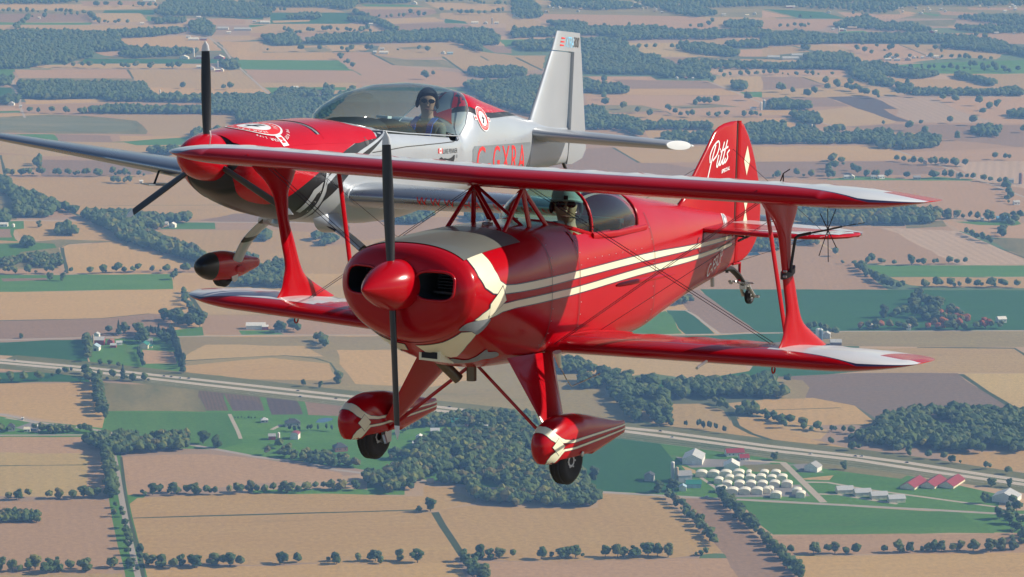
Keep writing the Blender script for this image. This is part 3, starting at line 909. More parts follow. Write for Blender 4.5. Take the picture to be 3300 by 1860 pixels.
for sd in (1, -1):
    L = [(-.735, .30, -.47), (-1.27, .30, -.49)]; A = [(-.80, .645, -1.03), (-.90, .645, -1.03)]
    rings_ = []
    for t in np.linspace(0, 1, 12):
        f = Vector(L[0]).lerp(Vector(A[0]), t); b = Vector(L[1]).lerp(Vector(A[1]), t)
        c = (f + b) / 2; h = (f - b) / 2; nn = Vector((0, .85, .52))
        rings_.append([(p.x, p.y * sd, p.z) for p in [c + h * math.cos(a) + nn * .016 * math.sin(a) * (1 - .4 * math.cos(a)) for a in np.linspace(0, 2 * math.pi, 21)[:-1]]])
    V, F = loft_geo(rings_); leg = mesh('landing_gear_leg', V, F, RED, PI_, True, None, 50)
    mesh('brake_line', *tube_geo([(-1.20, sd * .315, -.50), (-.895, sd * .645, -1.03)], .010, 7), RED, leg)
    mesh('gear_strut', *tube_geo([(-.86, sd * -.02, -.52), (-.84, sd * .62, -1.02)], .011, 8, flat=.6), RED, PI_)
    # wheel pant
    PT = [(-.462, .012, -.905, -.935, -.92, 2, 2), (-.475, .038, -.868, -.985, -.92, 2, 2), (-.52, .066, -.820, -1.035, -.925, 2.1, 2.0), (-.60, .087, -.783, -1.066, -.93, 2.2, 2.1), (-.72, .096, -.766, -1.075, -.93, 2.3, 2.4), (-.86, .096, -.772, -1.068, -.93, 2.3, 2.6),
          (-.98, .088, -.79, -1.052, -.93, 2.2, 2.6), (-1.2, .064, -.838, -1.015, -.93, 2.2, 2.6), (-1.46, .026, -.888, -.972, -.93, 2.6, 2.6), (-1.485, .018, -.89, -.97, -.93, 2.6, 2.6)]
    ys_ = sd * .675
    rr = []
    for x in list(np.linspace(-.462, -.55, 14)) + list(np.linspace(-.57, -1.485, 44)):
        rg = ring(x, *table(PT, x), N=48)
        cut = -1.02 - .035 * max(0, 1 - ((x + .82) / .20)**2) * -1
        rr.append([(a, b + ys_, max(c, -1.028 + (.0 if abs(x + .80) > .2 else .018)) if x > -1.05 else c) for a, b, c in rg])
    V, F = loft_geo(rr); pant = mesh('wheel_fairing', V, F, RED, PI_, True, None, 55)
    bp = bvh_of(pant)
    up = smooth_open([(-.685, -.908), (-.75, -.912), (-.95, -.906), (-1.48, -.912)], 7)
    wu = [float(cinterp([-1.5, -1.0, -.75, -.68], [.008, .011, .014, .0155], p[0])) for p in up]
    lo = smooth_open([(-.688, -.953), (-.76, -.953), (-.95, -.944), (-1.48, -.935)], 7)
    wl = [float(cinterp([-1.5, -1.0, -.75, -.68], [.008, .011, .012, .012], p[0])) for p in lo]
    for side in (sd, -sd):
        for cl, w in ((up, wu), (lo, wl)):
            lay('pinstripe', [[(-x, z) for x, z in band(cl, [a + .006 for a in w])]], (0, ys_, 0), (0, side, 0), bp, NAVY, pant, .0016, .05, uv=((-1, 0, 0), (0, 0, 1)), reach=.4)
            lay('cream_stripe', [[(-x, z) for x, z in band(cl, w)]], (0, ys_, 0), (0, side, 0), bp, CREAM, pant, .0026, .05, uv=((-1, 0, 0), (0, 0, 1)), reach=.4)
        for nm, pts, nv in (('cream_stripe', PU, (.45, .80, .35)), ('cream_stripe', PD, (.45, .80, -.35)), ('cream_diamond', PDI, (.25, .97, 0))):
            q = [(a, ys_ + (b - .675) * side, c) for a, b, c in pts]; nv = (nv[0], nv[1] * side, nv[2])
            e_ = .0016 if nm == 'cream_diamond' else 0
            lay3('pinstripe', q, nv, bp, NAVY, pant, .0020 + e_, .02, grow=.003)
            lay3(nm, q, nv, bp, CREAM, pant, .0030 + e_, .02)
    MB().lathe([(0, .016), (.006, .015), (.008, .008)], (-.835, ys_ + sd * .094, -1.0), (0, sd, 0), 14).build('axle_nut', STEEL, pant)
    wheel(pant, (-.81, sd * .675, -1.045), .138, .105)
    MB().box((-.85, sd * .612, -1.045), (.07, .03, .07)).tube([(-.80, sd * .60, -1.03), (-.80, sd * .58, -1.08)], .016, 8).build('brake_caliper', STEEL, pant, False)

# sighting gauge clamped to the left strut, pitot and aerials
g = MB()
g.tube([(-1.38, 1.81, .10), (-1.38, 1.808, .14), (-1.38, 1.826, .285), (-1.38, 1.832, .305), (-1.38, 1.848, .318), (-1.38, 1.925, .338)], .009, 8)
g.tube([(-1.38, 1.92, .337), (-1.38, 2.032, .365), (-1.38, 2.119, .389)], .0055, 6)
g.tube([(-1.38, 2.119, .389), (-1.38, 2.261, .421)], .0022, 5)
for dy, dz in ((-.006, .121), (.045, .121), (.058, -.10), (.010, -.184), (-.050, -.154), (-.052, .089)):
    g.tube([(-1.38, 2.032, .365), (-1.38, 2.032 + dy, .365 + dz)], .0028, 5)
sg = g.build('sighting_gauge', DARK, PI_)
V, F = loft_geo([[(-1.40 + .075 * math.cos(a), 1.78 + .030 * math.sin(a), z + .02 * math.cos(a) * -1) for a in np.linspace(0, 2 * math.pi, 25)[:-1]] for z in (.082, .116)])
mesh('gauge_clamp', V, F, DARK, sg)
MB().tube([(-1.30, 1.80, .085), (-1.30, 1.82, .085)], .007, 8).tube([(-1.30, 1.80, .115), (-1.30, 1.82, .115)], .007, 8).build('clamp_bolt', STEEL, sg)
MB().tube([(-1.12, 1.415, -.425), (-.86, 1.50, -.42), (-.80, 1.52, -.42)], .0085, 10).build('pitot_tube', STEEL, PI_)
MB().tube([(-.975, .5, -.44), (-.99, .5, -.48), (-1.015, .5, -.535)], [.028, .018, .009], 8).build('aerial_base', CREAM, PI_)
MB().tube([(-1.015, .5, -.53), (-1.10, .5, -.62), (-1.15, .5, -.660), (-1.17, .5, -.665), (-1.50, .5, -.626)], .0035, 6).build('wire_aerial', STEEL, PI_)
MB().tube([(-1.536, -2.50, .60), (-1.44, -2.42, .66), (-1.38, -2.38, .70)], .004, 5).build('wingtip_aerial', WHITETX, PI_)
a = MB(); a.tube([(-1.38, 1.74, .60), (-1.38, 1.738, .67)], .004, 6); a.tube([(-1.38, 1.712, .60), (-1.38, 1.738, .67), (-1.38, 1.779, .697)], .0035, 6)
a.build('strut_aerial', DARK, PI_)
for sd in (1, -1):
    MB().tube([(-1.42 + .02 * math.cos(t), sd * 1.70, -.475 + .025 * math.sin(t)) for t in np.linspace(0, 2 * math.pi, 13)], .005, 6, caps=False).build('tie_down_ring', RED, PI_)


# ================================================================== the silver monoplane behind
EL = (-2.47714, 23.70921, ALT - 3.42430)
ER = (R(-.69262), R(-7.97413), R(-119.04267))
EX = empty('aerobatic_monoplane', EL, ER)
tag(EX, 'silver, red and black low-wing monoplane with a long bubble canopy, flying behind the biplane', 'monoplane')
EF = [(0.02, .22, .185, -.20, 0, 2, 2), (-.02, .32, .195, -.27, -.01, 2, 2), (-.10, .385, .212, -.325, -.02, 2.1, 2), (-.30, .43, .245, -.40, -.03, 2.2, 2.05), (-.60, .45, .282, -.465, -.04, 2.3, 2.1), (-1.06, .455, .325, -.52, -.05, 2.5, 2.3),
      (-1.56, .45, .356, -.545, -.05, 2.8, 2.6), (-2.1, .44, .325, -.55, -.05, 4.6, 2.8), (-2.7, .42, .312, -.51, -.05, 5.0, 2.8), (-3.40, .39, .305, -.37, -.03, 5.0, 2.6), (-3.55, .375, .40, -.34, -.02, 2.6, 2.5), (-3.72, .365, .54, -.31, .0, 2.3, 2.5), (-3.88, .36, .675, -.29, .0, 2.05, 2.5),
      (-4.4, .295, .597, -.21, .02, 2.1, 2.5), (-4.94, .215, .513, -.13, .05, 2.0, 2.5), (-5.37, .155, .452, -.07, .08, 2.0, 2.5), (-5.9, .09, .41, -.01, .12, 2.0, 2.4), (-6.24, .035, .39, .03, .15, 2, 2.2)]
def ex_ring(x, N=64):
    r = ring(x, *table(EF, x), N=N)
    if -3.42 < x < -1.72:
        e = min(1, (x + 3.42) / .04, (-1.72 - x) / .04); hw = .345 - max(0, x + 2.15) * .45; out = []
        for (X, y, z) in r:
            if z > .0 and abs(y) < hw:
                d = min(1, (hw - abs(y)) / .02); z = z * (1 - d * e) - .30 * d * e
            out.append((X, y, z))
        return out
    return r
def ex_part(name, xs, mats, parent, cap0, cap1):
    rings = [ex_ring(x) for x in xs]
    V, F = loft_geo(rings, True, cap0, cap1); fm = []
    for i in range(len(rings) - 1):
        for k in range(64):
            y = rings[i][k][1]
            fm.append(1 if (-3.43 < xs[i] < -1.71 and k < 32 and (abs(y) < .34) and rings[i][k][2] < .27) else 0)
    fm += [0] * (cap0 + cap1)
    return mesh(name, V, F, mats, parent, True, fm, 40)
cowl = ex_part('engine_cowling', list(np.linspace(.02, -.12, 16)) + list(np.linspace(-.15, -1.055, 40)), [BLACKP, BLACK], EX, True, False)
efus = ex_part('fuselage', list(np.linspace(-1.065, -1.66, 22)) + list(np.linspace(-1.70, -1.78, 7)) + list(np.linspace(-1.85, -3.34, 46)) + list(np.linspace(-3.36, -3.44, 7)) + list(np.linspace(-3.47, -6.24, 80)), [SILVER, BLACK], EX, False, True)
BC, BE = bvh_of(cowl), bvh_of(efus)
BCE = bvh_of(cowl, efus)
def ex_side(name, loop, mat, off=.003, maxlen=.07, bvh=None, parent=None, sd=1, n=None):
    return lay(name, [[(-p[0], p[1]) for p in loop]], (0, 0, 0), n or (0, sd, 0), bvh or BE, mat, parent or efus, off, maxlen, uv=((-1, 0, 0), (0, 0, 1)), reach=.9)
def skin_pt(bvh, x, z, sd=1):
    h = bvh.ray_cast(Vector((x, sd * 1.5, z)), Vector((0, -sd, 0)))
    return tuple(h[0]) if h[0] is not None else (x, 0, z)
def circ(r, n=40, kx=1.0): return [(r * kx * math.cos(a), r * math.sin(a)) for a in np.linspace(0, 2 * math.pi, n + 1)[:-1]]
for sd in (1, -1):
    redl = smooth_open([(-1.90, .287), (-1.67, .216), (-1.38, .121), (-.968, -.063), (-.757, -.181), (-.619, -.283), (-.54, -.335), (-.46, -.358), (-.34, -.352), (-.22, -.327), (-.09, -.268), (-.02, -.19), (.008, -.11), (.004, -.07)], 4)
    redl += [(-.004, -.02), (-.14, -.01), (-.145, .055), (-.012, .065), (-.02, .11), (-.10, .16), (-.6, .20), (-1.1, .24), (-1.5, .27), (-1.75, .285)]
    ex_side('red_flank', redl, RED_E, .0045, .03, BCE, efus, sd)
    ex_side('black_band', [(-1.90, .292), (-2.11, .292), (-1.596, .114), (-1.156, -.074), (-1.06, -.13), (-1.06, -.02), (-1.38, .121), (-1.67, .216)], BLACKP, .0036, .06, BE, efus, sd)
    ex_side('silver_stripe', [(-1.596, .114), (-2.09, .276), (-1.682, .112), (-1.241, -.073), (-.987, -.261), (-.952, -.428), (-.88, -.417), (-.918, -.226), (-1.156, -.074)], SILVER, .0052, .03, BCE, efus, sd)
    ex_side('black_band', [(-1.681, .11), (-2.08, .268), (-1.79, .114), (-1.436, -.08), (-1.134, -.329), (-1.149, -.50), (-1.06, -.50), (-1.06, -.2), (-1.2416, -.076)], BLACKP, .0036, .06, BE, efus, sd)
    n_ = (0, .72 * sd, .69)
    lo_r = [skin_pt(BE, x, z, sd) for x, z in ((-3.56, .37), (-3.60, .478), (-4.0, .492), (-4.4, .502), (-4.84, .511))]
    lo_b = [skin_pt(BE, x, z, sd) for x, z in ((-3.50, .37), (-3.55, .405), (-4.0, .435), (-4.5, .462), (-5.03, .482))]
    sp_l = [(x, -.01 * sd, table(EF, x)[1] + .0) for x in (-4.98, -4.6, -4.2, -3.95, -3.89)]
    lay3('black_spine', lo_b + [(-5.15, 0, .48)] + sp_l + [skin_pt(BE, -3.72, .52, sd)], n_, BE, BLACKP, efus, .003, .05)
    lay3('red_spine', lo_r + sp_l[1:] + [skin_pt(BE, -3.74, .55, sd)], n_, BE, RED_E, efus, .0046, .05)
topl = [(-.0, 0.0), (-.005, .20), (-.05, .30), (-.12, .35), (-.40, .395), (-.8, .40), (-1.2, .41), (-1.6, .415), (-1.90, .41), (-1.90, .345), (-1.85, .328), (-1.70, .272), (-1.60, .155), (-1.55, .03)]
topl = topl + [(x, -y) for x, y in topl[::-1] if y > 0]
lay('red_top', [[(x, y) for x, y in topl]], (0, 0, 0), (0, 0, 1), BCE, RED_E, efus, .006, .035, uv=((1, 0, 0), (0, 1, 0)), reach=1.2)
# hatch seam and canopy frame line
for sd in (1, -1):
    ex_side('canopy_seam', band([(-1.80, .105), (-2.4, .165), (-3.0, .20), (-3.38, .225), (-3.45, .245), (-3.47, .29)], .006), GAP, .0058, .05, BE, efus, sd)
    ex_side('cowl_seam', band([(-1.06, -.48), (-1.06, .0), (-1.06, .22)], .005), GAP, .0062, .05, BCE, efus, sd)
ex_side('access_port', [(-1.73 + .03 * math.cos(a), .19 + .028 * math.sin(a)) for a in np.linspace(0, 6.28, 13)[:-1]], BLACKTX, .0062)
# grey registration panel and lettering
ex_side('registration_panel', [(-3.72, .150), (-3.76, .187), (-4.3, .205), (-5.19, .236), (-5.19, -.06), (-4.4, -.16), (-3.72, -.18)], SILVER_D, .0032, .08)
lay('registration', text_loops('C-GXRA', .27, 1.24, 0, 1.25, bold=.0), (-3.80, 0, -.085), (0, 1, 0), BE, REDTX, efus, .0052, .05, uv=((-.9995, 0, .022), (0, 0, 1)), reach=.9)
lay('name_lettering', text_loops('LUKE PENNER', .042, .285, 0), (-3.09, 0, .110), (0, 1, 0), BE, BLACKTX, efus, .004, .03, uv=((-.997, 0, .04), (0, 0, 1)), reach=.9)
lay('flag', [[(0, 0), (.078, 0), (.078, .045), (0, .045)]], (-3.0, 0, .112), (0, 1, 0), BE, REDTX, efus, .0040, .05, uv=((-1, 0, 0), (0, 0, 1)), reach=.9)
lay('flag_white', [[(.020, 0), (.058, 0), (.058, .045), (.020, .045)]], (-3.0, 0, .112), (0, 1, 0), BE, WHITETX, efus, .0052, .05, uv=((-1, 0, 0), (0, 0, 1)), reach=.9)
lay('flag_leaf', [[(.039, .006), (.043, .016), (.051, .018), (.046, .026), (.048, .034), (.042, .031), (.039, .040), (.036, .031), (.030, .034), (.032, .026), (.027, .018), (.035, .016)]], (-3.0, 0, .112), (0, 1, 0), BE, REDTX, efus, .0062, .05, uv=((-1, 0, 0), (0, 0, 1)), reach=.9)
ex_side('black_emblem', smooth_closed([(-3.02, .055), (-3.06, .078), (-3.10, .066), (-3.13, .070), (-3.20, .066), (-3.27, .082), (-3.32, .104), (-3.31, .045), (-3.2, .02), (-3.08, .03)], 3), BLACKTX, .004, .05)
lay('registered_mark', text_loops('®', .032), (-3.35, 0, .075), (0, 1, 0), BE, BLACKTX, efus, .004, .03, uv=((-1, 0, 0), (0, 0, 1)), reach=.9)
lay('placard', text_loops('EMERGENCY RELEASE', .018, .17), (-2.76, 0, .262), (0, 1, 0), BE, REDTX, efus, .004, .03, uv=((-1, 0, 0), (0, 0, 1)), reach=.9)
for x in (-2.73, -2.965): ex_side('yellow_arrow', [(x, .258), (x - .018, .27), (x, .282), (x + .018, .27)], YELTX, .004)
def badge(center, n, uv, bvh, r, parent, white_mat, tilt=0.0, up=1, ex=0):
    lay('badge_disc', [circ(r)], center, n, bvh, WHITETX, parent, .0058 + ex, .04, uv=uv, reach=.6)
    lay('badge_ring', [circ(r * .93), circ(r * .60)], center, n, bvh, REDTX, parent, .0068 + ex, .04, uv=uv, reach=.6)
    u, v = Vector(uv[0]), Vector(uv[1])
    for txt, a0, a1, flip in (("HARV'S AIR", 155, 25, 0), ('INVERTED', 215, 325, 1)):
        N = len(txt)
        for i, ch in enumerate(txt):
            if ch == ' ': continue
            a = R(a0 + (a1 - a0) * i / (N - 1)); rr = r * (.70 if not flip else .84)
            lp = text_loops(ch, r * .17)
            w = max(p[0] for l in lp for p in l)
            ru = Vector((math.sin(a), -math.cos(a))) if not flip else Vector((-math.sin(a), math.cos(a))); rv = Vector((math.cos(a), math.sin(a))) * (1 if not flip else -1)
            lp = [[tuple(Vector((math.cos(a), math.sin(a))) * rr + ru * (x - w / 2) + rv * y) for x, y in l] for l in lp]
            lay('badge_letter', lp, center, n, bvh, WHITETX, parent, .0078 + ex, .03, uv=uv, reach=.6)
    lay('badge_mark', [[(-.25 * r, -.38 * r), (-.05 * r, -.05 * r), (-.30 * r, .02 * r), (.02 * r, .12 * r), (.12 * r, .45 * r), (.17 * r, .10 * r), (.38 * r, -.02 * r), (.12 * r, -.06 * r), (.02 * r, -.42 * r)]], center, n, bvh, BLACKTX, parent, .0070 + ex, .04, uv=uv, reach=.6)
    for s in (-1, 1):
        lay('badge_tab', [[(s * r * 1.0, -.18 * r), (s * r * 1.38, -.18 * r), (s * r * 1.38, .16 * r), (s * r * 1.0, .16 * r)]], center, n, bvh, WHITETX, parent, .0058 + ex, .04, uv=uv, reach=.6)
        lay('badge_tab_red', [[(s * r * 1.08, -.11 * r), (s * r * 1.30, -.11 * r), (s * r * 1.30, .09 * r), (s * r * 1.08, .09 * r)]], center, n, bvh, REDTX, parent, .0068 + ex, .04, uv=uv, reach=.6)
badge((-4.02, .25, .437), (0, .9, .43), ((-1, 0, 0), (0, -.43, .9)), BE, .125, efus, None)
badge((-.50, .06, .25), (0, 0, 1), ((0, -1, 0), (1, 0, 0)), BCE, .24, efus, None, ex=.005)
for txt, r_, a0, a1 in (('THE RIDE OF YOUR LIFE', .275, 230, 130), ('AEROBATIC EXPERIENCE', .275, 50, -50)):
    for i, ch in enumerate(txt):
        if ch == ' ': continue
        a = R(a0 + (a1 - a0) * i / (len(txt) - 1)); lp = text_loops(ch, .026); w = max(p[0] for l in lp for p in l)
        ru, rv, rc = Vector((math.sin(a), -math.cos(a))), Vector((math.cos(a), math.sin(a))), Vector((math.cos(a), math.sin(a))) * r_
        lay('badge_letter', [[tuple(rc + ru * (x - w / 2) + rv * y) for x, y in l] for l in lp], (-.50, .06, .25), (0, 0, 1), BCE, WHITETX, efus, .010, .03, uv=((0, -1, 0), (1, 0, 0)), reach=.6)
rivets('cowl_screw', [(-1.035, .5, z) for z in np.arange(-.42, .25, .085)] + [(-1.10 - .08 * k, .5, -.105) for k in range(4)], BCE, (0, 1, 0), efus, .007)
rivets('panel_screw', [(-3.85 - .22 * k, .5, .235 + .005 * k) for k in range(6)], BE, (0, 1, 0), efus, .006)

# spinner
sp = [(-.03, .195), (0, .197), (.06, .194)] + [(.06 + .36 * t, .194 * (1 - t ** 2.0) ** .62) for t in np.linspace(.08, 1, 24)]
V, F = lathe_geo(sp, (0, 0, 0), (1, 0, 0), 48); mesh('spinner', V, F, RED_E, EX, True, None, 60)
for k in range(3): blade(None, EX, R(96) + k * 2 * math.pi / 3, .15, .96, .105, PBL, WHITETX, .6, .06)
# lower intake with mesh, spine scoop, small fittings

MB().lathe([(0, .05), (-.10, .055), (-.16, .02)], (-1.10, -.03, -.56), (.1, 0, -1), 14).build('exhaust_fairing', SILVER_D, EX)

# wings
for sd in (1, -1):
    tz = -.165 if sd > 0 else -.115
    st = []
    sp_n = 4.05 if sd > 0 else 4.4
    for y in list(np.linspace(.30, sp_n - .2, 46)) + [sp_n - .2 * (1 - math.sin(a)) for a in np.linspace(0, math.pi / 2, 8)][1:]:
        t = (y - .42) / 3.63; e = 1 if y < sp_n - .19 else math.sqrt(max(.02, 1 - ((y - sp_n + .2) / .21)**2))
        c = (1.62 - .90 * t); le = -1.43 - .855 * t
        st.append((y * sd, le - .25 * c * (1 - e), -.275 + (tz + .275) * t, c * (.6 + .4 * e), (1.0 - .22 * t) * max(e, .2), .015))
    if sd < 0: st = st[::-1]
    w = wing_mesh('wing', st, lambda y: .22, [WINGS, WINGS, WINGS, WINGS, WINGS], EX, .16, .003)
    if sd > 0:
        BW = bvh_of(w)
        lay('wing_lettering', text_loops('WWW.HARVSAIRINVERTED.COM', .062, 1.95, .0, 1.6), (-1.2, 1.05, -.292), (1, 0, 0), BW, REDTX, w, .006, .015, uv=((-.0, 1, 0), (0, 0, 1)), reach=1.6)
    # root fairing
    rr = []
    for t in np.linspace(0, 1, 8):
        y = .34 + .12 * t; g = 1 + .28 * (1 - t)**2; af = airfoil(th=.16)
        rr.append([(-1.42 + .03 * (1 - t) - (1 + math.cos(a)) / 2 * 1.66, sd * y, -.27 + af((1 + math.cos(a)) / 2) * 1.62 * g * (1 if math.sin(a) >= 0 else -.85)) for a in np.linspace(0, 2 * math.pi, 33)[:-1]])
    V, F = loft_geo(rr); mesh('wing_root_fairing', V, F, SILVER, EX, True, None, 50)
# aileron spade under the right wing
sp_ = plate('aileron_spade', [(-1.50, -1.69), (-1.60, -1.86), (-2.02, -1.93), (-2.06, -1.88), (-1.75, -1.66)], .012, lambda u, v, w: (u, v, -.365 + w), SILVER_D, EX, .01)
mesh('spade_arm', *tube_geo([(-1.72, -1.79, -.36), (-1.80, -1.79, -.20)], .010, 6), DARK, sp_)

# tail
def tail_foil(name, secs, mats, parent, axis='h', th=.13):
    af = airfoil(th=th); rr = []
    for (p, x0, x1, q, k) in secs:
        c = x0 - x1; ring_ = []
        for a in np.linspace(0, 2 * math.pi, 41)[:-1]:
            s_ = (1 + math.cos(a)) / 2; z = af(s_) * c * k * (1 if math.sin(a) >= 0 else -1)
            ring_.append((x0 - s_ * c, p, q + z) if axis == 'h' else (x0 - s_ * c, q + z, p))
        rr.append(ring_)
    V, F = loft_geo(rr); return mesh(name, V, F, mats, parent, True, None, 45)
for sd in (1, -1):
    tp = tail_foil('tailplane', [(sd * .04, -5.27, -6.22, .315, 1.0), (sd * .8, -5.305, -6.08, .318, 1.0), (sd * 1.545, -5.335, -5.90, .322, 1.05), (sd * 1.56, -5.345, -5.895, .322, .95)], SILVER, EX, th=.15)
    MB().lathe([(0, .022), (.10, .002)], (-5.89, sd * 1.55, .322), (-1, 0, 0), 8).build('tip_fin', WHITE, tp)
    el = plate('tip_cap', [(-5.345 - .55 * s_, .322 + zz) for s_, zz in [(0, 0)] + [((1 - math.cos(a)) / 2, .046 * math.sin(a)) for a in np.linspace(.3, math.pi - .1, 12)] + [(1, 0)] + [((1 - math.cos(a)) / 2, -.046 * math.sin(a)) for a in np.linspace(math.pi - .1, .3, 12)]], .006, lambda u, v, w: (u, sd * (1.562 + w), v), WHITE, tp, .006)
FO = [(.40, -5.40, -6.235), (.55, -5.475, -6.235), (.80, -5.60, -6.225), (1.0, -5.70, -6.212), (1.145, -5.775, -6.203)]
tail_foil('fin', [(z, a, b, 0, .9) for z, a, b in [(.30, -5.36, -6.24)] + FO], SILVER, EX, 'v', th=.13)
rud = MB()
def rud_sec(z, a, b, th0, th1):
    return [(a, -th0, z), (a, th0, z), (b, th1, z), (b - .004, 0, z), (b, -th1, z)]
V, F = loft_geo([rud_sec(z, a, b, t0, .006) for z, a, b, t0 in [(.02, -6.275, -6.40, .02), (.085, -6.265, -6.62, .03), (.18, -6.262, -6.69, .033), (.385, -6.262, -6.636, .037), (.75, -6.238, -6.53, .036), (1.155, -6.213, -6.42, .033)]])
rud.add(V, F); ru = rud.build('rudder', SILVER, EX)
tail_foil('rudder_horn', [(1.155, -5.780, -6.425, 0, .85), (1.25, -5.82, -6.395, 0, .8), (1.35, -5.860, -6.365, 0, .75)], SILVER, EX, 'v', th=.11)
BR = bvh_of(bpy.data.objects['rudder_horn'])
for k in range(3):
    z0 = 1.20 + .036 * k
    lay('red_bar', [[(-x, z) for x, z in ((-5.905 - .012 * k, z0), (-5.985 + .0 - .010 * k, z0 + .004), (-5.985 - .01 * k, z0 + .014), (-5.91 - .012 * k, z0 + .018))]], (0, 0, 0), (0, 1, 0), BR, REDTX, bpy.data.objects['rudder_horn'], .003, .04, uv=((-1, 0, 0), (0, 0, 1)))
lay('maker_lettering', text_loops('XTRA', .105, .19, .15), (-6.015, 0, 1.195), (0, 1, 0), BR, BLUETX, bpy.data.objects['rudder_horn'], .003, .04, uv=((-1, 0, 0), (0, 0, 1)))
lay('maker_lettering', text_loops('300', .105, .135, .15), (-6.205, 0, 1.20), (0, 1, 0), BR, BLACKTX, bpy.data.objects['rudder_horn'], .003, .04, uv=((-1, 0, 0), (0, 0, 1)))
MB().tube([(-6.23, .0, .03), (-6.26, .02, -.04), (-6.34, .02, -.10)], .018, 8).build('tailwheel_spring', DARK, EX)
tws = MB().tube([(-6.30, 0, -.06), (-6.38, 0, -.16)], .012, 8).build('tailwheel_fork', DARK, EX)
wheel(tws, (-6.38, 0, -.17), .06, .045)

# canopy
CN = [(-1.650, .03, .345, .362), (-1.68, .10, .345, .39), (-1.75, .18, .340, .44), (-1.87, .255, .325, .505), (-2.1, .325, .295, .600), (-2.5, .358, .283, .688), (-2.97, .368, .280, .730), (-3.30, .368, .278, .731), (-3.44, .364, .280, .727), (-3.56, .348, .385, .718), (-3.70, .285, .520, .704), (-3.80, .19, .610, .693), (-3.865, .06, .668, .684)]
V, F = loft_geo([arch(*c, n=28, p=2.15) for c in CN], False, False, False); mesh('canopy', V, F, GLASS_E, EX, True, None, 0)
mesh('canopy_frame', *tube_geo([(x, bw, bz - .002) for x, bw, bz, tz in CN], .006, 8), SILVER, EX)
mesh('canopy_frame', *tube_geo([(x, -bw, bz - .002) for x, bw, bz, tz in CN], .006, 8), SILVER, EX)
co = MB()
V, F = loft_geo([arch(-1.80, .24, .20, .345, 12, 3), arch(-2.05, .27, .20, .385, 12, 3), arch(-2.35, .27, .20, .395, 12, 3), arch(-2.42, .25, .16, .33, 12, 3)], False, False, True); co.add(V, F)
V, F = loft_geo([arch(-2.55, .20, .0, .30, 12, 3), arch(-2.75, .26, .0, .395, 12, 3), arch(-2.95, .24, .0, .36, 12, 3)], False, True, True); co.add(V, F)
co.build('glare_shield', BLACK, EX)
MB().box((-2.68, .0, .405), (.07, .12, .022)).build('compass', WHITETX, EX, True)
MB().box((-3.66, 0, .12), (.05, .44, .5)).box((-3.4, 0, -.22), (.5, .44, .05)).build('seat', BLACK, EX, False)

# landing gear
BAND = [0, 1, 0, 0, 0, 1, 0, 0, 0, 0, 0, 0]
for sd in (1, -1):
    cl = smooth_open([(-1.42, .30, -.53), (-1.47, .42, -.60), (-1.53, .57, -.71), (-1.60, .70, -.84), (-1.655, .80, -1.0), (-1.66, .83, -1.06)], 5)
    rr = []
    for i, p in enumerate(cl):
        q0, q1 = Vector(cl[max(i - 1, 0)]), Vector(cl[min(i + 1, len(cl) - 1)]); ax = (q1 - q0).normalized()
        c = Vector((1, 0, 0)); c = (c - ax * c.dot(ax)).normalized(); w = ax.cross(c); hw = .10 - .035 * i / len(cl)
        rr.append([((Vector(p) + c * hw * math.cos(a) + w * .018 * math.sin(a)) * 1) for a in np.linspace(0, 2 * math.pi, 17)[:-1]])
    rr = [[(v.x, v.y * sd, v.z) for v in r_] for r_ in rr]
    V, F = loft_geo(rr); n_ = len(rr) - 1
    fm = [1 if ((i // 16) / n_ < .10 or .36 < (i // 16) / n_ < .46) else 0 for i in range(len(F) - 2)] + [0, 0]
    mesh('landing_gear_leg', V, F, [SILVER, BLACKP], EX, True, fm, 50)
    V, F = loft_geo([[(x0 + k * math.cos(a) * .17, sd * (.24 + .10 * j), -.47 - .05 * j + k * .11 * math.sin(a) - .0) for a in np.linspace(0, 2 * math.pi, 21)[:-1]] for j, k, x0 in ((0, 1.3, -1.46), (.6, .95, -1.45), (1.2, .62, -1.45), (1.9, .42, -1.47))])
    mesh('gear_fairing', V, F, SILVER, EX, True, None, 50)
    PT = [(-1.145, .02, -.99, -1.03, -1.01, 2, 2), (-1.16, .045, -.965, -1.06, -1.01, 2, 2), (-1.22, .075, -.93, -1.10, -1.01, 2.1, 2.1), (-1.35, .10, -.89, -1.135, -1.01, 2.2, 2.2), (-1.52, .105, -.875, -1.14, -1.01, 2.2, 2.5), (-1.75, .09, -.895, -1.115, -1.0, 2.2, 2.5), (-1.95, .06, -.925, -1.065, -.99, 2.3, 2.3), (-2.08, .035, -.945, -1.025, -.985, 2.5, 2.5), (-2.09, .025, -.95, -1.02, -.985, 2.5, 2.5)]
    xs_ = list(np.linspace(-1.145, -1.3, 16)) + list(np.linspace(-1.32, -2.09, 34))
    V, F = loft_geo([[(a, b + sd * .86, c) for a, b, c in ring(x, *table(PT, x), N=40)] for x in xs_])
    fm = [1 if xs_[min(i // 40, len(xs_) - 1)] > -1.34 else 0 for i in range(len(F))]; fm[-2] = 1
    pant = mesh('wheel_fairing', V, F, [RED_E, BLACKP], EX, True, fm, 50)
    V, F = loft_geo([[(-1.66 + .10 * k * math.cos(a), sd * (.74 + .05 * j), -1.03 + .05 * k * math.sin(a)) for a in np.linspace(0, 2 * math.pi, 15)[:-1]] for j, k in ((0, .6), (1, 1.0), (2, 1.3))])
    mesh('axle_fairing', V, F, RED_E, pant, True, None, 50)
    wheel(pant, (-1.55, sd * .86, -1.06), .135, .11)
    MB().lathe([(-.012, .014), (-.005, .045), (.01, .05)], (-1.62, sd * .785, -1.10), (0, -sd, 0), 14).build('brake_disc', STEEL, pant)

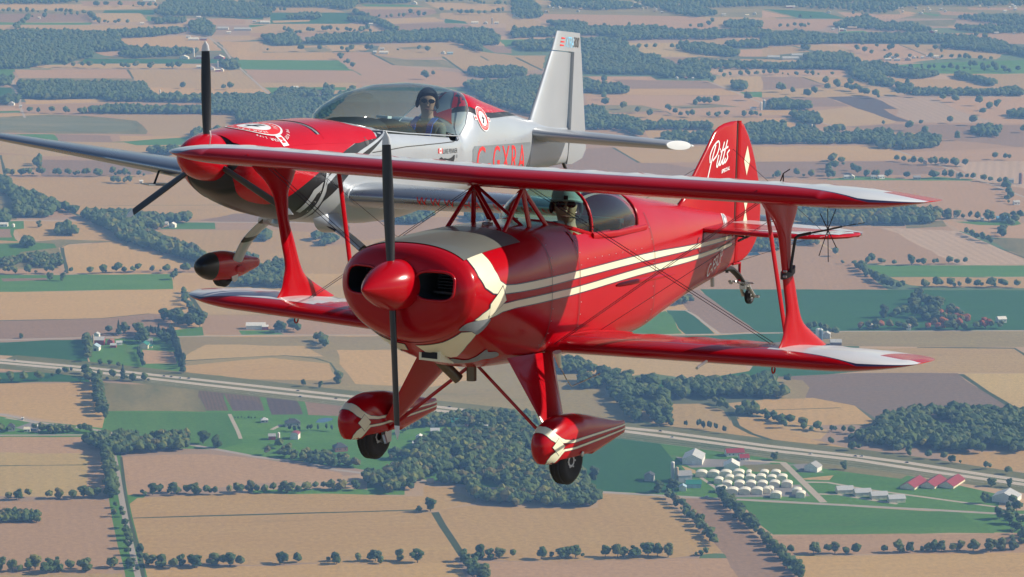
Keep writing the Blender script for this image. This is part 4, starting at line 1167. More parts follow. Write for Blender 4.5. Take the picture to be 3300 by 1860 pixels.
# ================================================================== the two pilots
def skin_body(name, nodes, edges, mat, parent, root=0, levels=2):
    """nodes: (x, y, z, rx, ry)"""
    me = bpy.data.meshes.new(name); me.from_pydata([n[:3] for n in nodes], edges, [])
    o = link(name, me, parent); me.materials.append(mat)
    m = o.modifiers.new('Skin', 'SKIN'); m.use_smooth_shade = True
    for i, v in enumerate(me.skin_vertices[0].data):
        v.radius = (nodes[i][3], nodes[i][4]); v.use_root = (i == root)
    s_ = o.modifiers.new('Subdivision', 'SUBSURF'); s_.levels = levels; s_.render_levels = levels
    dg = bpy.context.evaluated_depsgraph_get()
    nm = bpy.data.meshes.new_from_object(o.evaluated_get(dg))
    o.modifiers.clear(); old = o.data; o.data = nm; bpy.data.meshes.remove(old)
    nm.polygons.foreach_set('use_smooth', [True] * len(nm.polygons))
    return o
SKIN = plain('skin', (.52, .27, .17), .5, var=.08, scale=30)
HAIRM = plain('dark_hair', (.015, .011, .01), .7)
SHIRT = plain('grey_shirt', (.20, .21, .19), .85, scale=25)
JACKET = plain('tan_jacket', (.38, .28, .17), .85, scale=25)
STRAP = plain('blue_harness', (.01, .12, .55), .6)
KNIT = plain('grey_knit', (.30, .33, .31), .95, scale=60)
LENS = plain('dark_lens', (.01, .012, .015), .08, .3)
def make_pilot(label, parentmat, head, yaw, cloth, kind):
    """head: centre of the head in aircraft axes (x forward, y left); faces yaw degrees left of forward"""
    p = empty('person'); tag(p, label, 'person')
    M = parentmat @ Matrix.Translation(Vector(head) + Vector((0, 0, -.62)))
    p.matrix_world = M
    hz = .62; c, s_ = math.cos(R(yaw)), math.sin(R(yaw))
    def h(x, y, z): return (x * c - y * s_, x * s_ + y * c, hz + z)
    N = [(0, 0, .02, .15, .12), (-.03, 0, .20, .14, .11), (-.04, 0, .36, .155, .10), (-.03, 0, .44, .09, .075), (-.015, 0, .50, .052, .052)]
    N += [(*h(.0, 0, -.045), .066, .068), (*h(.0, 0, .02), .090, .084), (*h(-.01, 0, .075), .074, .076)]
    E_ = [(0, 1), (1, 2), (2, 3), (3, 4), (4, 5), (5, 6), (6, 7)]
    b = len(N); N += [(*h(.062, 0, -.012), .012, .012), (*h(.088, 0, -.030), .012, .011)]; E_ += [(5, b), (b, b + 1)] if False else [(6, b), (b, b + 1)]
    for sd in (1, -1):
        b = len(N)
        N += [(-.03, sd * .15, .40, .065, .06), (.02, sd * .20, .22, .048, .046), (.18, sd * .17, .10, .038, .036), (.34, sd * .09, .08, .028, .024), (.40, sd * .075, .075, .034, .018)]
        E_ += [(2, b), (b, b + 1), (b + 1, b + 2), (b + 2, b + 3), (b + 3, b + 4)]
        w = b + 4
        for k in range(4):
            f = len(N); yy = sd * (.055 + .016 * k)
            N += [(.435, yy, .075, .009, .009), (.455, yy, .055, .008, .008), (.452, yy, .035, .007, .007)]; E_ += [(w, f), (f, f + 1), (f + 1, f + 2)]
        f = len(N); N += [(.41, sd * .045, .06, .010, .010), (.44, sd * .04, .045, .008, .008)]; E_ += [(w, f), (f, f + 1)]
        f = len(N); N += [(.10, sd * .10, .0, .085, .08), (.42, sd * .12, .06, .062, .06), (.62, sd * .12, -.20, .045, .045), (.70, sd * .12, -.23, .035, .03)]
        E_ += [(0, f), (f, f + 1), (f + 1, f + 2), (f + 2, f + 3)]
    body = skin_body('body', N, E_, SKIN, p)
    # clothing follows the body below the collar
    me = body.data; me.materials.append(cloth)
    for pl in me.polygons:
        cz = sum(me.vertices[i].co.z for i in pl.vertices) / len(pl.vertices); cx = sum(me.vertices[i].co.x for i in pl.vertices) / len(pl.vertices)
        pl.material_index = 1 if (cz < .475 and not (cx > .36 and cz > .02 and cz < .12)) else 0
    def ell(name, ctr, rad, mat, n=18, zc=None, parent=p):
        V = []; F = []
        for i in range(n + 1):
            t = math.pi * i / n
            for k in range(2 * n):
                a = math.pi * k / n
                V.append(h(ctr[0] + rad[0] * math.sin(t) * math.cos(a), ctr[1] + rad[1] * math.sin(t) * math.sin(a), ctr[2] + rad[2] * math.cos(t)))
        for i in range(n):
            for k in range(2 * n):
                a, b_ = i * 2 * n + k, i * 2 * n + (k + 1) % (2 * n); F.append((a, b_, b_ + 2 * n, a + 2 * n))
        if zc is not None: F = [f for f in F if zc(sum((Vector(V[i]) for i in f), Vector()) / 4)]
        return mesh(name, V, F, mat, parent, True, None, 0)
    for sd in (1, -1):
        ell('ear', (-.005, sd * .078, -.005), (.012, .008, .028), SKIN, 8)
        m = MB()
        V = [h(.079 + .004 * math.cos(a) - abs(.034) * .15, sd * .034 + .030 * math.cos(a), .018 + .021 * math.sin(a)) for a in np.linspace(0, 2 * math.pi, 19)[:-1]]
        m.add(V + [h(.088, sd * .034, .018)], [(i, (i + 1) % 18, 18) for i in range(18)])
        m.tube([h(.075, sd * .064, .024), h(.0, sd * .083, .02)], .003, 5)
        m.build('sunglasses', LENS, p)
    MB().tube([h(.072, -.024, -.058), h(.080, 0, -.056), h(.072, .024, -.058)], .0055, 6).build('mouth', plain('lip', (.35, .13, .10), .5), p)
    if kind == 'headset':
        ell('hair', (-.018, 0, .035), (.092, .088, .094), HAIRM, 14, lambda v: (v.z - hz) > .086 or ((v.z - hz) > -.04 and ((v.x) * c + (v.y) * s_) < -.012))
        m = MB(); m.tube([h(-.005, math.sin(a) * .096, .01 + math.cos(a) * .128) for a in np.linspace(-1.5, 1.5, 16)], .010, 8); m.build('headset_band', BLACK, p)
        for sd in (1, -1): ell('ear_cup', (-.005, sd * .094, -.01), (.030, .018, .042), BLACK, 10)
    else:
        ell('knit_hat', (-.012, 0, .045), (.100, .095, .115), KNIT, 16, lambda v: (v.z - hz) > .040 - .5 * min(0, ((v.x) * c + (v.y) * s_)) * -1 or (((v.x) * c + (v.y) * s_) < -.01 and (v.z - hz) > -.03))
        m = MB(); m.tube([h(.092 * math.cos(a) - .010, .092 * math.sin(a), .048 - .02 * (1 - math.cos(a))) for a in np.linspace(0, 2 * math.pi, 25)], .011, 8); m.build('hat_brim', KNIT, p)
        m = MB().box(h(.092, 0, .062), (.012, .026, .024), Matrix.Rotation(R(yaw), 3, 'Z')); m.build('hat_badge', BLACK, p)
        for sd in (1, -1): ell('ear_cup', (-.005, sd * .092, -.01), (.028, .016, .038), BLACK, 10)
    m = MB(); m.tube([h(.0, .095, -.03), h(.05, .085, -.065), h(.088, .03, -.062)], .004, 6); m.build('microphone', BLACK, p)
    for sd in ((1, -1) if kind == 'headset' else ()):
        V, F = loft_geo([[(x + .012, sd * .09 + dy, z) for dy, x, z in ((-.028, xx, zz), (.028, xx, zz), (.028, xx + .01, zz + .004), (-.028, xx + .01, zz + .004))] for xx, zz in ((-.13, .45), (-.03, .485), (.055, .43), (.085, .33), (.10, .18), (.10, .08))])
        mesh('harness_strap', V, F, STRAP, p, True, None, 50)
    return p
MP = Matrix.LocRotScale(Vector(PL), Euler(PR), None)
ME = Matrix.LocRotScale(Vector(EL), Euler(ER), None)
make_pilot('pilot in grey knit hat and sunglasses seated under the biplane canopy', MP, (-1.90, .0, .335), 28, JACKET, 'hat')
make_pilot('pilot with black headset and sunglasses seated under the silver monoplane canopy', ME, (-3.40, .02, .555), 32, SHIRT, 'headset')

# surveyed farmland, metres
FIELDS = [('v',[(-2132,10806),(2132,10806),(1852,9367),(-1852,9367)]),('p',[(-1353,7194),(1353,7194),(1031,5441),(-1031,5441)]),('o',[(-874,5996),(486,5996),(425,5233),(-766,5233)]),('p',[(-795,5441),(442,5441),(392,4802),(-705,4802)]),('o',[(-713,4859),(396,4859),(354,4327),(-638,4327)]),('t',[(-1850,9923),(-1479,9867),(-1451,9885),(-1197,9849),(-1170,9739),(-1357,9668),(-1420,9650),(-1803,9668)]),('p',[(-1482,9979),(-1283,9998),(-1192,9923),(-1250,9849),(-1451,9812)]),('t',[(-1202,10036),(-944,10036),(-937,9885),(-1002,9923),(-1114,10017)]),('d',[(-1354,9650),(-1178,9668),(-1174,9493),(-1206,9493),(-1228,9562),(-1346,9562)]),('m',[(-1778,9528),(-1393,9528),(-1339,9259),(-1726,9243)]),('g',[(-1726,9243),(-1337,9227),(-1331,9162),(-1711,9162)]),('t',[(-1376,9545),(-1222,9545),(-1163,9275),(-1251,9243),(-1340,9292)]),('g',[(-1189,9459),(-1122,9358),(-1117,9292),(-1163,9275)]),('t',[(-1704,9124),(-1149,9137),(-1092,8944),(-1256,8913),(-1294,8883),(-1364,8944),(-1451,8913),(-1546,8928),(-1660,8883)]),('t',[(-1125,9146),(-1032,9178),(-1037,8974),(-1096,9005)]),('p',[(-1047,9375),(-994,9358),(-855,9341),(-846,9178),(-944,9178)]),('d',[(-978,9425),(-853,9391),(-819,9562),(-799,9325),(-855,9341)]),('o',[(-1187,8721),(-1072,8808),(-982,8808),(-905,8706),(-842,8399),(-934,8372),(-1142,8536)]),('t',[(-914,8794),(-741,8823),(-732,8706),(-881,8706)]),('o',[(-875,8649),(-742,8649),(-701,8163),(-785,8163),(-844,8481)]),('v',[(-1128,8426),(-934,8372),(-839,8372),(-771,8163),(-1039,8062),(-1210,8062),(-1218,8189),(-1142,8214),(-1150,8372)]),('p',[(-1210,8372),(-1129,8372),(-1120,8240),(-1166,8266)]),('d',[(-1206,8189),(-785,8163),(-789,8062),(-1039,8062),(-1210,8062)]),('t',[(-1340,8025),(-1066,8062),(-853,8038),(-865,7940),(-1323,7940)]),('p',[(-1360,7916),(-1053,7916),(-1009,7705),(-1320,7728)]),('v',[(-1319,7717),(-1009,7705),(-974,7549),(-1293,7593)]),('t',[(-1050,7916),(-743,7916),(-671,7571),(-576,7275),(-907,7295),(-961,7549),(-1007,7683)]),('o',[(-948,7506),(-629,7463),(-576,7265),(-905,7285)]),('g',[(-781,8150),(-487,8138),(-439,7904),(-741,7928)]),('p',[(-735,7916),(-437,7887),(-397,7751),(-364,7615),(-375,7506),(-442,7463),(-604,7336),(-684,7683)]),('t',[(-673,7615),(-375,7611),(-379,7336),(-516,7306),(-578,7463),(-598,7295)]),('g',[(-643,7506),(-432,7506),(-428,7441),(-598,7452),(-606,7336)]),('g',[(-1482,7916),(-1365,7916),(-1338,7751),(-1452,7751)]),('d',[(-1407,7506),(-1299,7506),(-1273,7336),(-1346,7175)]),('o',[(-1224,7255),(-1027,7255),(-1013,7194),(-1205,7155)]),('p',[(-1202,7135),(-951,7175),(-746,7175),(-745,7039),(-1065,7039),(-1186,7039)]),('p',[(-1330,7087),(-1210,7096),(-1198,7039),(-1315,7001)]),('g',[(-1315,7001),(-1199,7029),(-1192,6991),(-1309,6972)]),('o',[(-1308,6963),(-1179,6982),(-1092,6963),(-1113,6944),(-1294,6889)]),('t',[(-1027,6944),(-665,6935),(-615,6728),(-726,6574),(-817,6574),(-841,6642),(-872,6799),(-967,6926)]),('v',[(-1294,6889),(-1114,6954),(-1025,6935),(-890,6844),(-852,6711),(-837,6608),(-1039,6617),(-1249,6642)]),('a',[(-1287,6853),(-1113,6917),(-1020,6898),(-905,6817),(-868,6711),(-905,6642),(-1044,6650),(-1258,6693)]),('g',[(-1243,6608),(-1049,6608),(-1022,6492),(-1227,6525)]),('m',[(-1049,6608),(-916,6583),(-894,6440),(-1017,6476)]),('o',[(-899,6574),(-726,6574),(-729,6492),(-885,6492)]),('g',[(-899,6476),(-724,6558),(-721,6424),(-886,6412)]),('t',[(-832,9739),(-625,9739),(-549,9580),(-795,9580)]),('d',[(-794,9562),(-542,9562),(-503,9391),(-473,9358),(-521,9194),(-830,9194),(-775,9325)]),('t',[(-769,9292),(-644,9325),(-647,9275),(-760,9227)]),('g',[(-827,9162),(-764,9162),(-744,9099),(-820,9083)]),('t',[(-763,9178),(-496,9194),(-440,9005),(-349,8883),(-466,8853),(-795,8794),(-819,9067)]),('p',[(-805,8913),(-542,8913),(-357,8868),(-464,8817),(-794,8788)]),('m',[(-521,9668),(-424,9703),(-257,9685),(-244,9562),(-314,9391),(-475,9391)]),('t',[(-473,9358),(-250,9408),(-215,9275),(-416,9162)]),('m',[(-417,9178),(-213,9210),(-140,9162),(-85,9005),(-308,8853),(-350,8913)]),('d',[(-217,9391),(-166,9391),(-137,9194),(-213,9210)]),('g',[(-512,9867),(-363,9867),(-290,9775),(-494,9794)]),('t',[(-527,9775),(-292,9757),(-257,9685),(-522,9685)]),('t',[(-298,9960),(0,9849),(0,9632),(-240,9668)]),('t',[(-238,9562),(0,9562),(8,9194),(-141,9259),(-233,9391)]),('t',[(-779,8620),(-704,8536),(-622,8536),(-552,8536),(-519,8372),(-756,8359)]),('v',[(-613,8481),(-549,8494),(-525,8386),(-591,8372)]),('t',[(-550,8550),(-436,8550),(-406,8481),(-430,8372),(-517,8386)]),('o',[(-755,8345),(-521,8359),(-486,8163),(-739,8163)]),('p',[(-518,8359),(-406,8359),(-327,8025),(-120,7821),(-123,7506),(-407,7506),(-398,7751),(-441,7940),(-484,8163)]),('t',[(-389,8564),(-273,8606),(-170,8620),(-88,8372),(7,8266),(88,7916),(-135,7916),(-197,8240),(-302,8189),(-392,8293)]),('v',[(-390,8266),(-302,8163),(-195,8163),(-141,7940),(-327,8025)]),('v',[(-333,8481),(-244,8522),(-237,8453),(-311,8426)]),('m',[(-87,8522),(0,8536),(0,8319),(-50,8345)]),('t',[(79,10036),(133,9998),(128,9849),(78,9867)]),('v',[(0,9812),(564,9703),(614,9442),(98,9528),(0,9391)]),('p',[(101,9528),(549,9442),(613,9425),(656,9036),(509,9005),(248,9036),(245,9162),(114,9227),(86,9325)]),('t',[(603,9425),(852,9391),(812,8944),(659,9036)]),('t',[(536,9052),(649,9020),(611,8913),(506,8944)]),('t',[(-19,9325),(58,9358),(107,9194),(160,9005),(-18,8974)]),('t',[(319,8853),(422,8853),(418,8764),(319,8794)]),('y',[(331,8606),(502,8620),(494,8372),(569,8293),(620,8214),(404,8240),(358,8426)]),('m',[(409,8214),(562,8189),(607,8038),(494,7988),(438,7964),(426,8163)]),('t',[(551,8189),(743,8163),(729,8013),(606,8025),(568,8189)]),('t',[(565,8677),(716,8706),(791,8706),(624,8508),(570,8620)]),('p',[(636,8426),(768,8453),(749,8240),(650,8240)]),('g',[(-36,8706),(84,8721),(53,8564),(-18,8508)]),('t',[(-71,8266),(96,8266),(82,7916),(-16,7844)]),('t',[(199,8266),(216,8266),(263,7988),(191,7964)]),('o',[(-16,7798),(80,7774),(77,7683),(-16,7660)]),('p',[(189,7751),(370,7751),(382,7671),(518,7649),(566,7484),(651,7135),(637,6982),(407,6944),(372,7020),(241,7001),(194,7058),(183,7295)]),('m',[(264,7683),(515,7638),(553,7484),(308,7473)]),('o',[(195,7463),(565,7473),(593,7336),(187,7347)]),('v',[(182,7135),(319,7135),(373,7039),(241,6997),(194,7058)]),('v',[(380,7116),(505,7155),(563,7106),(414,7067)]),('o',[(240,6982),(629,6889),(616,6746),(474,6711),(318,6835),(237,6889)]),('t',[(549,7751),(706,7751),(676,7420),(569,7420),(531,7615)]),('g',[(583,7399),(663,7410),(647,7295),(603,7306)]),('m',[(623,7295),(659,7306),(656,7214),(637,7224)]),('o',[(308,6676),(450,6659),(456,6608),(313,6525)]),('v',[(857,9960),(1771,9812),(1696,9391),(1324,9493),(1080,9632),(838,9739)]),('p',[(831,9650),(909,9425),(809,9391)]),('d',[(835,9703),(1027,9597),(1075,9358),(937,9358),(902,9493)]),('p',[(881,9341),(1068,9325),(996,9099),(955,9005),(779,9036),(803,9325)]),('p',[(1076,9597),(1182,9528),(1324,9493),(1242,9358),(1088,9358)]),('o',[(1286,9650),(1334,9562),(1298,9493),(1277,9528)]),('g',[(1320,9632),(1402,9493),(1382,9442),(1349,9528)]),('p',[(1409,9632),(1530,9562),(1527,9442),(1406,9493)]),('p',[(1527,9757),(1758,9739),(1742,9650),(1527,9668)]),('v',[(1240,9292),(1429,9325),(1379,9099),(1232,9162)]),('t',[(1368,9130),(1551,9194),(1540,9036),(1370,9036)]),('p',[(1304,8898),(1611,8913),(1549,8564),(1466,8592),(1390,8764)]),('v',[(776,9005),(946,8974),(985,8913),(768,8913)]),('p',[(768,8913),(985,8913),(998,8838),(763,8853)]),('g',[(1004,8944),(1084,8974),(1116,8838),(1017,8838)]),('v',[(1117,8944),(1271,8883),(1370,8794),(1153,8794)]),('t',[(827,8536),(924,8564),(1002,8399),(1018,8062),(929,8112),(869,8426)]),('t',[(732,8481),(825,8508),(861,8372),(712,8240)]),('p',[(972,8578),(1146,8578),(1198,8163),(1041,8025),(996,8112),(986,8319)]),('t',[(1144,8564),(1270,8564),(1402,8293),(1366,8163),(1213,8266)]),('g',[(1042,8013),(1128,8062),(1478,8163),(1418,7821),(1092,7798),(1054,7916)]),('t',[(703,8138),(792,8163),(829,8062),(692,8013)]),('p',[(683,7904),(921,7892),(910,7774),(672,7774)]),('m',[(670,7751),(776,7740),(827,7527),(644,7441)]),('o',[(778,7740),(910,7728),(951,7527),(835,7527)]),('t',[(644,7441),(928,7549),(990,7463),(986,7316),(782,7295),(632,7295)]),('o',[(968,7705),(1177,7683),(1253,7506),(1200,7399),(1027,7399),(1001,7549)]),('t',[(1122,7821),(1414,7798),(1335,7357),(1259,7506),(1192,7751)]),('m',[(631,7285),(792,7295),(832,7116),(615,7096)]),('t',[(701,7001),(831,7106),(847,7077),(911,6817),(893,6790),(779,6737),(735,6799),(721,6963)]),('l',[(917,7285),(998,7295),(1073,7295),(1143,6799),(946,6817),(925,6944),(944,7058)]),('k',[(793,7306),(901,7326),(925,7214),(944,7058),(908,7058),(922,6926),(946,6817),(912,6826),(847,7077)]),('p',[(1072,7285),(1323,7285),(1233,6781),(1143,6799),(1085,7039)]),('m',[(779,6737),(894,6781),(1230,6763),(1159,6364),(974,6525),(939,6617),(863,6642)]),('o',[(862,6633),(940,6625),(964,6533),(884,6525)]),('o',[(609,7029),(673,7039),(695,6944),(602,6944)]),('o',[(597,6889),(659,6889),(664,6693),(585,6746)]),('o',[(638,6693),(661,6693),(652,6574),(637,6583)]),('o',[(639,6600),(745,6591),(736,6533),(648,6533)]),('m',[(83,6346),(223,6393),(272,6156),(335,6134),(490,5950),(466,5909),(78,5950)]),('o',[(225,6393),(341,6408),(582,6408),(560,6164),(272,6156)]),('o',[(556,6401),(811,6424),(840,6346),(874,6238),(822,6186),(537,6171)]),('m',[(442,6164),(821,6178),(851,6113),(919,6077),(861,5992),(674,5950),(427,5950)]),('p',[(869,6314),(1167,6408),(1128,6186),(987,6186),(917,6208),(878,6253)]),('l',[(943,6164),(1128,6186),(1053,5764),(950,5923)]),('g',[(651,5923),(717,5964),(815,5923),(880,5950),(950,5923),(944,5898),(649,5907)]),('p',[(426,5937),(649,5907),(946,5896),(1033,5650),(998,5457),(819,5457),(720,5504),(550,5552),(403,5600)]),('p',[(524,5343),(729,5327),(809,5388),(820,5277),(865,5108),(912,4969),(906,4935),(590,4949),(556,5202)]),('l',[(686,5321),(822,5288),(869,5108),(894,4988),(897,4935),(769,4938),(707,5255)]),('p',[(810,5400),(982,5366),(953,5202),(864,5212),(831,5277)]),('v',[(863,5202),(953,5202),(908,4949),(880,5088)]),('t',[(549,5223),(560,5139),(579,5018),(593,4959),(582,4959),(565,5058),(547,5149)]),('p',[(356,5191),(546,5191),(565,5088),(587,4998),(596,4930),(623,4693),(258,4693),(282,5149)]),('g',[(600,4930),(906,4935),(886,4823),(634,4823),(620,4874)]),('o',[(637,4818),(885,4818),(867,4718),(704,4728),(661,4746)]),('v',[(736,5377),(810,5400),(810,5332),(733,5315)]),('g',[(833,5388),(951,5400),(956,5366),(932,5343),(868,5349)]),('o',[(-1120,5937),(-668,5937),(-317,5909),(-295,5480),(-535,5469),(-609,5400),(-707,5434),(-824,5457),(-883,5576),(-978,5751),(-1006,5790),(-1117,5923)]),('t',[(-1186,6299),(-1035,6253),(-998,6048),(-1050,5964),(-1125,5964)]),('m',[(-1016,6201),(-801,6178),(-744,5992),(-917,5957),(-976,5964)]),('t',[(-1221,6489),(-872,6473),(-724,6253),(-1026,6253),(-1195,6346)]),('o',[(-850,6424),(-478,6440),(-468,6299),(-796,6314)]),('v',[(-1083,5738),(-991,5700),(-937,5411),(-1023,5411)]),('m',[(-590,5400),(-532,5480),(-353,5492),(-345,5377),(-533,5383)]),('o',[(-917,5394),(-804,5388),(-730,5212),(-720,5181),(-893,5191),(-922,5310),(-905,5310)]),('g',[(-1021,5400),(-917,5394),(-905,5310),(-920,5299),(-904,5202),(-888,5165),(-973,5139)]),('m',[(-1005,5310),(-931,5310),(-914,5212),(-987,5212)]),('o',[(-986,5207),(-891,5170),(-891,5139),(-972,5134)]),('v',[(-972,5129),(-821,5191),(-719,5176),(-806,5139),(-810,5108),(-776,4902),(-928,4892)]),('g',[(-972,5129),(-870,5160),(-821,5149),(-815,5108),(-872,5068),(-867,5018),(-944,4978)]),('o',[(-804,5129),(-718,5165),(-562,4969),(-543,4940),(-540,4911),(-756,4855)]),('p',[(-929,4897),(-771,4902),(-762,4855),(-920,4846)]),('o',[(-689,5288),(-433,5299),(-338,5255),(-322,4998),(-541,5018),(-716,5149)]),('g',[(-629,5377),(-560,5377),(-549,5304),(-653,5299)]),('o',[(-430,5048),(-174,5255),(-161,4855),(-347,4855),(-523,4921)]),('g',[(-918,4837),(-576,4846),(-557,4715),(-889,4676)]),('m',[(-859,4809),(-786,4809),(-783,4791),(-851,4782)]),('o',[(-571,4837),(-430,4846),(-394,4510),(-550,4711)]),('o',[(-891,4687),(-556,4700),(-529,4582),(-516,4516),(-590,4504),(-648,4468),(-846,4445)]),('m',[(-846,4443),(-647,4464),(-575,4508),(-542,4498),(-517,4338),(-650,4321),(-821,4307)]),('t',[(-531,4692),(-501,4744),(-162,4744),(-130,4496),(-263,4496),(-491,4498)]),('p',[(-488,4494),(-91,4496),(-88,4339),(-474,4339)]),('g',[(-525,4375),(-481,4398),(-473,4339),(-513,4330)]),('g',[(-418,4375),(-368,4372),(-346,4345),(-413,4344)]),('d',[(-816,4282),(-647,4304),(-621,4145),(-803,4207)]),('g',[(-648,4308),(-510,4323),(-470,4064),(-617,4141)]),('p',[(-549,4229),(-502,4214),(-486,4138),(-535,4135)]),('w',[(-510,4323),(166,4344),(183,4181),(137,4035),(169,3751),(0,3814),(-218,3932),(-466,4059),(-494,4248)]),('t',[(-463,4272),(-312,4257),(-275,4186),(-356,4193),(-477,4152),(-486,4159)]),('o',[(-355,4179),(-268,4138),(-252,4038),(-265,4025),(-379,4035),(-468,4071),(-479,4118)]),('o',[(-263,4229),(-115,4229),(-54,4038),(-122,3974),(-221,4000),(-249,4131)]),('t',[(65,4337),(340,4221),(339,4124),(342,4090),(319,4051),(268,4031),(241,4038),(199,4064),(141,4031),(80,4084),(58,4165)]),('w',[(61,4031),(141,4031),(144,3918),(166,3776),(57,3799)]),('t',[(117,4031),(141,4025),(139,3955),(117,3967)]),('d',[(200,4025),(268,4028),(342,4084),(351,4124),(412,4367),(531,4337),(517,4221),(410,4031),(314,3980),(209,3974)]),('t',[(173,3869),(259,3881),(289,3834),(294,3747),(316,3692),(260,3703),(210,3736),(170,3776)]),('t',[(297,3881),(412,3918),(444,3834),(342,3799),(309,3822)]),('t',[(306,3799),(353,3793),(419,3719),(400,3670),(335,3692),(310,3747)]),('d',[(308,4710),(946,4702),(883,4377),(378,4358),(355,4459)]),('m',[(302,4704),(310,4704),(377,4360),(318,4346),(274,4572),(268,4637)]),('d',[(246,4532),(280,4532),(313,4348),(263,4341)]),('g',[(208,4474),(246,4532),(261,4348),(153,4334)]),('d',[(169,4332),(407,4348),(390,4242),(166,4242)]),('w',[(494,4368),(805,4368),(784,4250),(598,4250),(488,4261),(353,4243)]),('t',[(516,4244),(750,4243),(768,4159),(753,4071),(510,4071),(469,4091)]),('n',[(357,4051),(496,4071),(638,4071),(652,3974),(682,3822),(494,3770),(470,3852),(408,3906),(408,3974)]),('y',[(645,4064),(753,4071),(700,3776),(683,3828),(662,3949)]),('o',[(345,3906),(415,3912),(465,3864),(480,3776),(478,3759),(393,3753),(336,3799)]),('w',[(413,4025),(415,3974),(406,3912),(345,3906),(357,4045)]),('d',[(361,4091),(500,4104),(504,4084),(452,4064),(387,4051),(357,4048)]),('o',[(290,3787),(335,3793),(385,3681),(438,3617),(393,3627),(282,3681)]),('o',[(537,3605),(628,3600),(676,3642),(652,3503),(581,3523),(555,3559)]),('o',[(476,3748),(509,3736),(490,3692),(453,3707)]),('p',[(-786,4114),(-687,4084),(-778,4071)]),('d',[(-778,4071),(-679,4081),(-613,4064),(-598,4012),(-668,4009),(-765,4003)]),('o',[(-764,3996),(-594,4012),(-558,3858),(-536,3736),(-551,3731),(-684,3822),(-734,3831)]),('g',[(-734,3823),(-541,3733),(-555,3897),(-421,4055),(-215,3878),(0,3769),(102,3716),(118,3442),(-34,3428),(-134,3473),(-194,3519),(-302,3566),(-378,3615),(-708,3682)]),('v',[(-584,4012),(-440,3980),(-416,3831),(-554,3834)]),('c',[(-441,3974),(-406,3962),(-382,3831),(-416,3831)]),('c',[(-400,3949),(-351,3930),(-334,3834),(-381,3831)]),('k',[(-389,3903),(-348,3894),(-335,3837),(-377,3834)]),('k',[(-341,3924),(-297,3906),(-279,3808),(-322,3808)]),('m',[(-286,3900),(-221,3882),(-203,3799),(-275,3808)]),('g',[(-550,3828),(-380,3822),(-348,3649),(-371,3627),(-443,3649),(-532,3714)]),('b',[(-262,3765),(-259,3787),(-250,3793),(-240,3790),(-240,3779),(-250,3765)]),('u',[(-657,3736),(-639,3770),(-619,3736),(-622,3707)]),('g',[(143,3699),(327,3608),(491,3479),(587,3393),(574,3311),(306,3361),(99,3402),(185,3499)]),('v',[(187,3686),(343,3605),(447,3518),(492,3489),(477,3464),(374,3533),(324,3569),(193,3653)]),('d',[(117,3707),(187,3664),(217,3499),(219,3459),(198,3402),(98,3405),(95,3459),(76,3574)]),('u',[(208,3579),(239,3569),(323,3559),(325,3544),(274,3528),(224,3523),(213,3554)]),('t',[(211,3538),(230,3508),(228,3494),(217,3499)]),('v',[(288,3533),(337,3544),(345,3499),(302,3499)]),('u',[(346,3538),(370,3544),(387,3499),(355,3499)]),('g',[(341,3533),(351,3538),(359,3503),(350,3499)]),('t',[(357,3474),(395,3484),(391,3464),(359,3464)]),('u',[(246,3421),(352,3440),(359,3384),(251,3379)]),('p',[(-707,3686),(-544,3686),(-519,3590),(-491,3421),(-486,3384),(-652,3384)]),('y',[(-691,3597),(-554,3600),(-540,3579),(-518,3450),(-511,3384),(-652,3384)]),('p',[(-647,3356),(-494,3367),(-475,3356),(-452,3241),(-429,3126),(-449,3044),(-589,3044)]),('t',[(-591,3051),(-423,3059),(-391,2882),(-560,2882)]),('p',[(-498,3579),(-387,3597),(-324,3574),(-212,3499),(-208,3479),(-214,3464),(-301,3445),(-465,3386)]),('g',[(-465,3386),(-438,3393),(-445,3356),(-454,3347),(-461,3361)]),('o',[(-454,3347),(-448,3379),(-309,3395),(-177,3414),(-152,3384),(-104,3384),(-106,3428),(-73,3426),(-38,3361),(-88,3324),(-443,3288)]),('o',[(-443,3284),(-112,3320),(-88,3306),(-59,3126),(-72,3098),(-283,3094),(-403,3090),(-427,3199)]),('g',[(-313,3412),(-178,3421),(-181,3508),(-131,3459),(-131,3393),(-312,3398)]),('o',[(-88,3320),(-51,3340),(0,3338),(102,3327),(102,3395),(179,3384),(193,3329),(217,3224),(237,3138),(177,3120),(0,3106),(-53,3126)]),('p',[(-32,3100),(236,3120),(293,3116),(359,2882),(-51,2882)]),('m',[(205,3372),(248,3374),(276,3224),(299,3122),(312,3025),(247,3025),(236,3130),(217,3233),(201,3338)]),('g',[(265,3365),(305,3356),(487,3320),(574,3311),(553,3220),(296,3211),(286,3267)]),('p',[(295,3209),(602,3224),(588,3142),(293,3130)]),('g',[(524,3311),(619,3320),(602,3220),(551,3224)]),('o',[(315,3126),(588,3144),(542,2882),(316,2882)]),('o',[(-402,3084),(-57,3102),(-31,2882),(-375,2882)]),('b',[(415,5055),(434,5064),(438,5036),(414,5024)]),('b',[(-365,5246),(-347,5253),(-343,5226),(-362,5223)])]
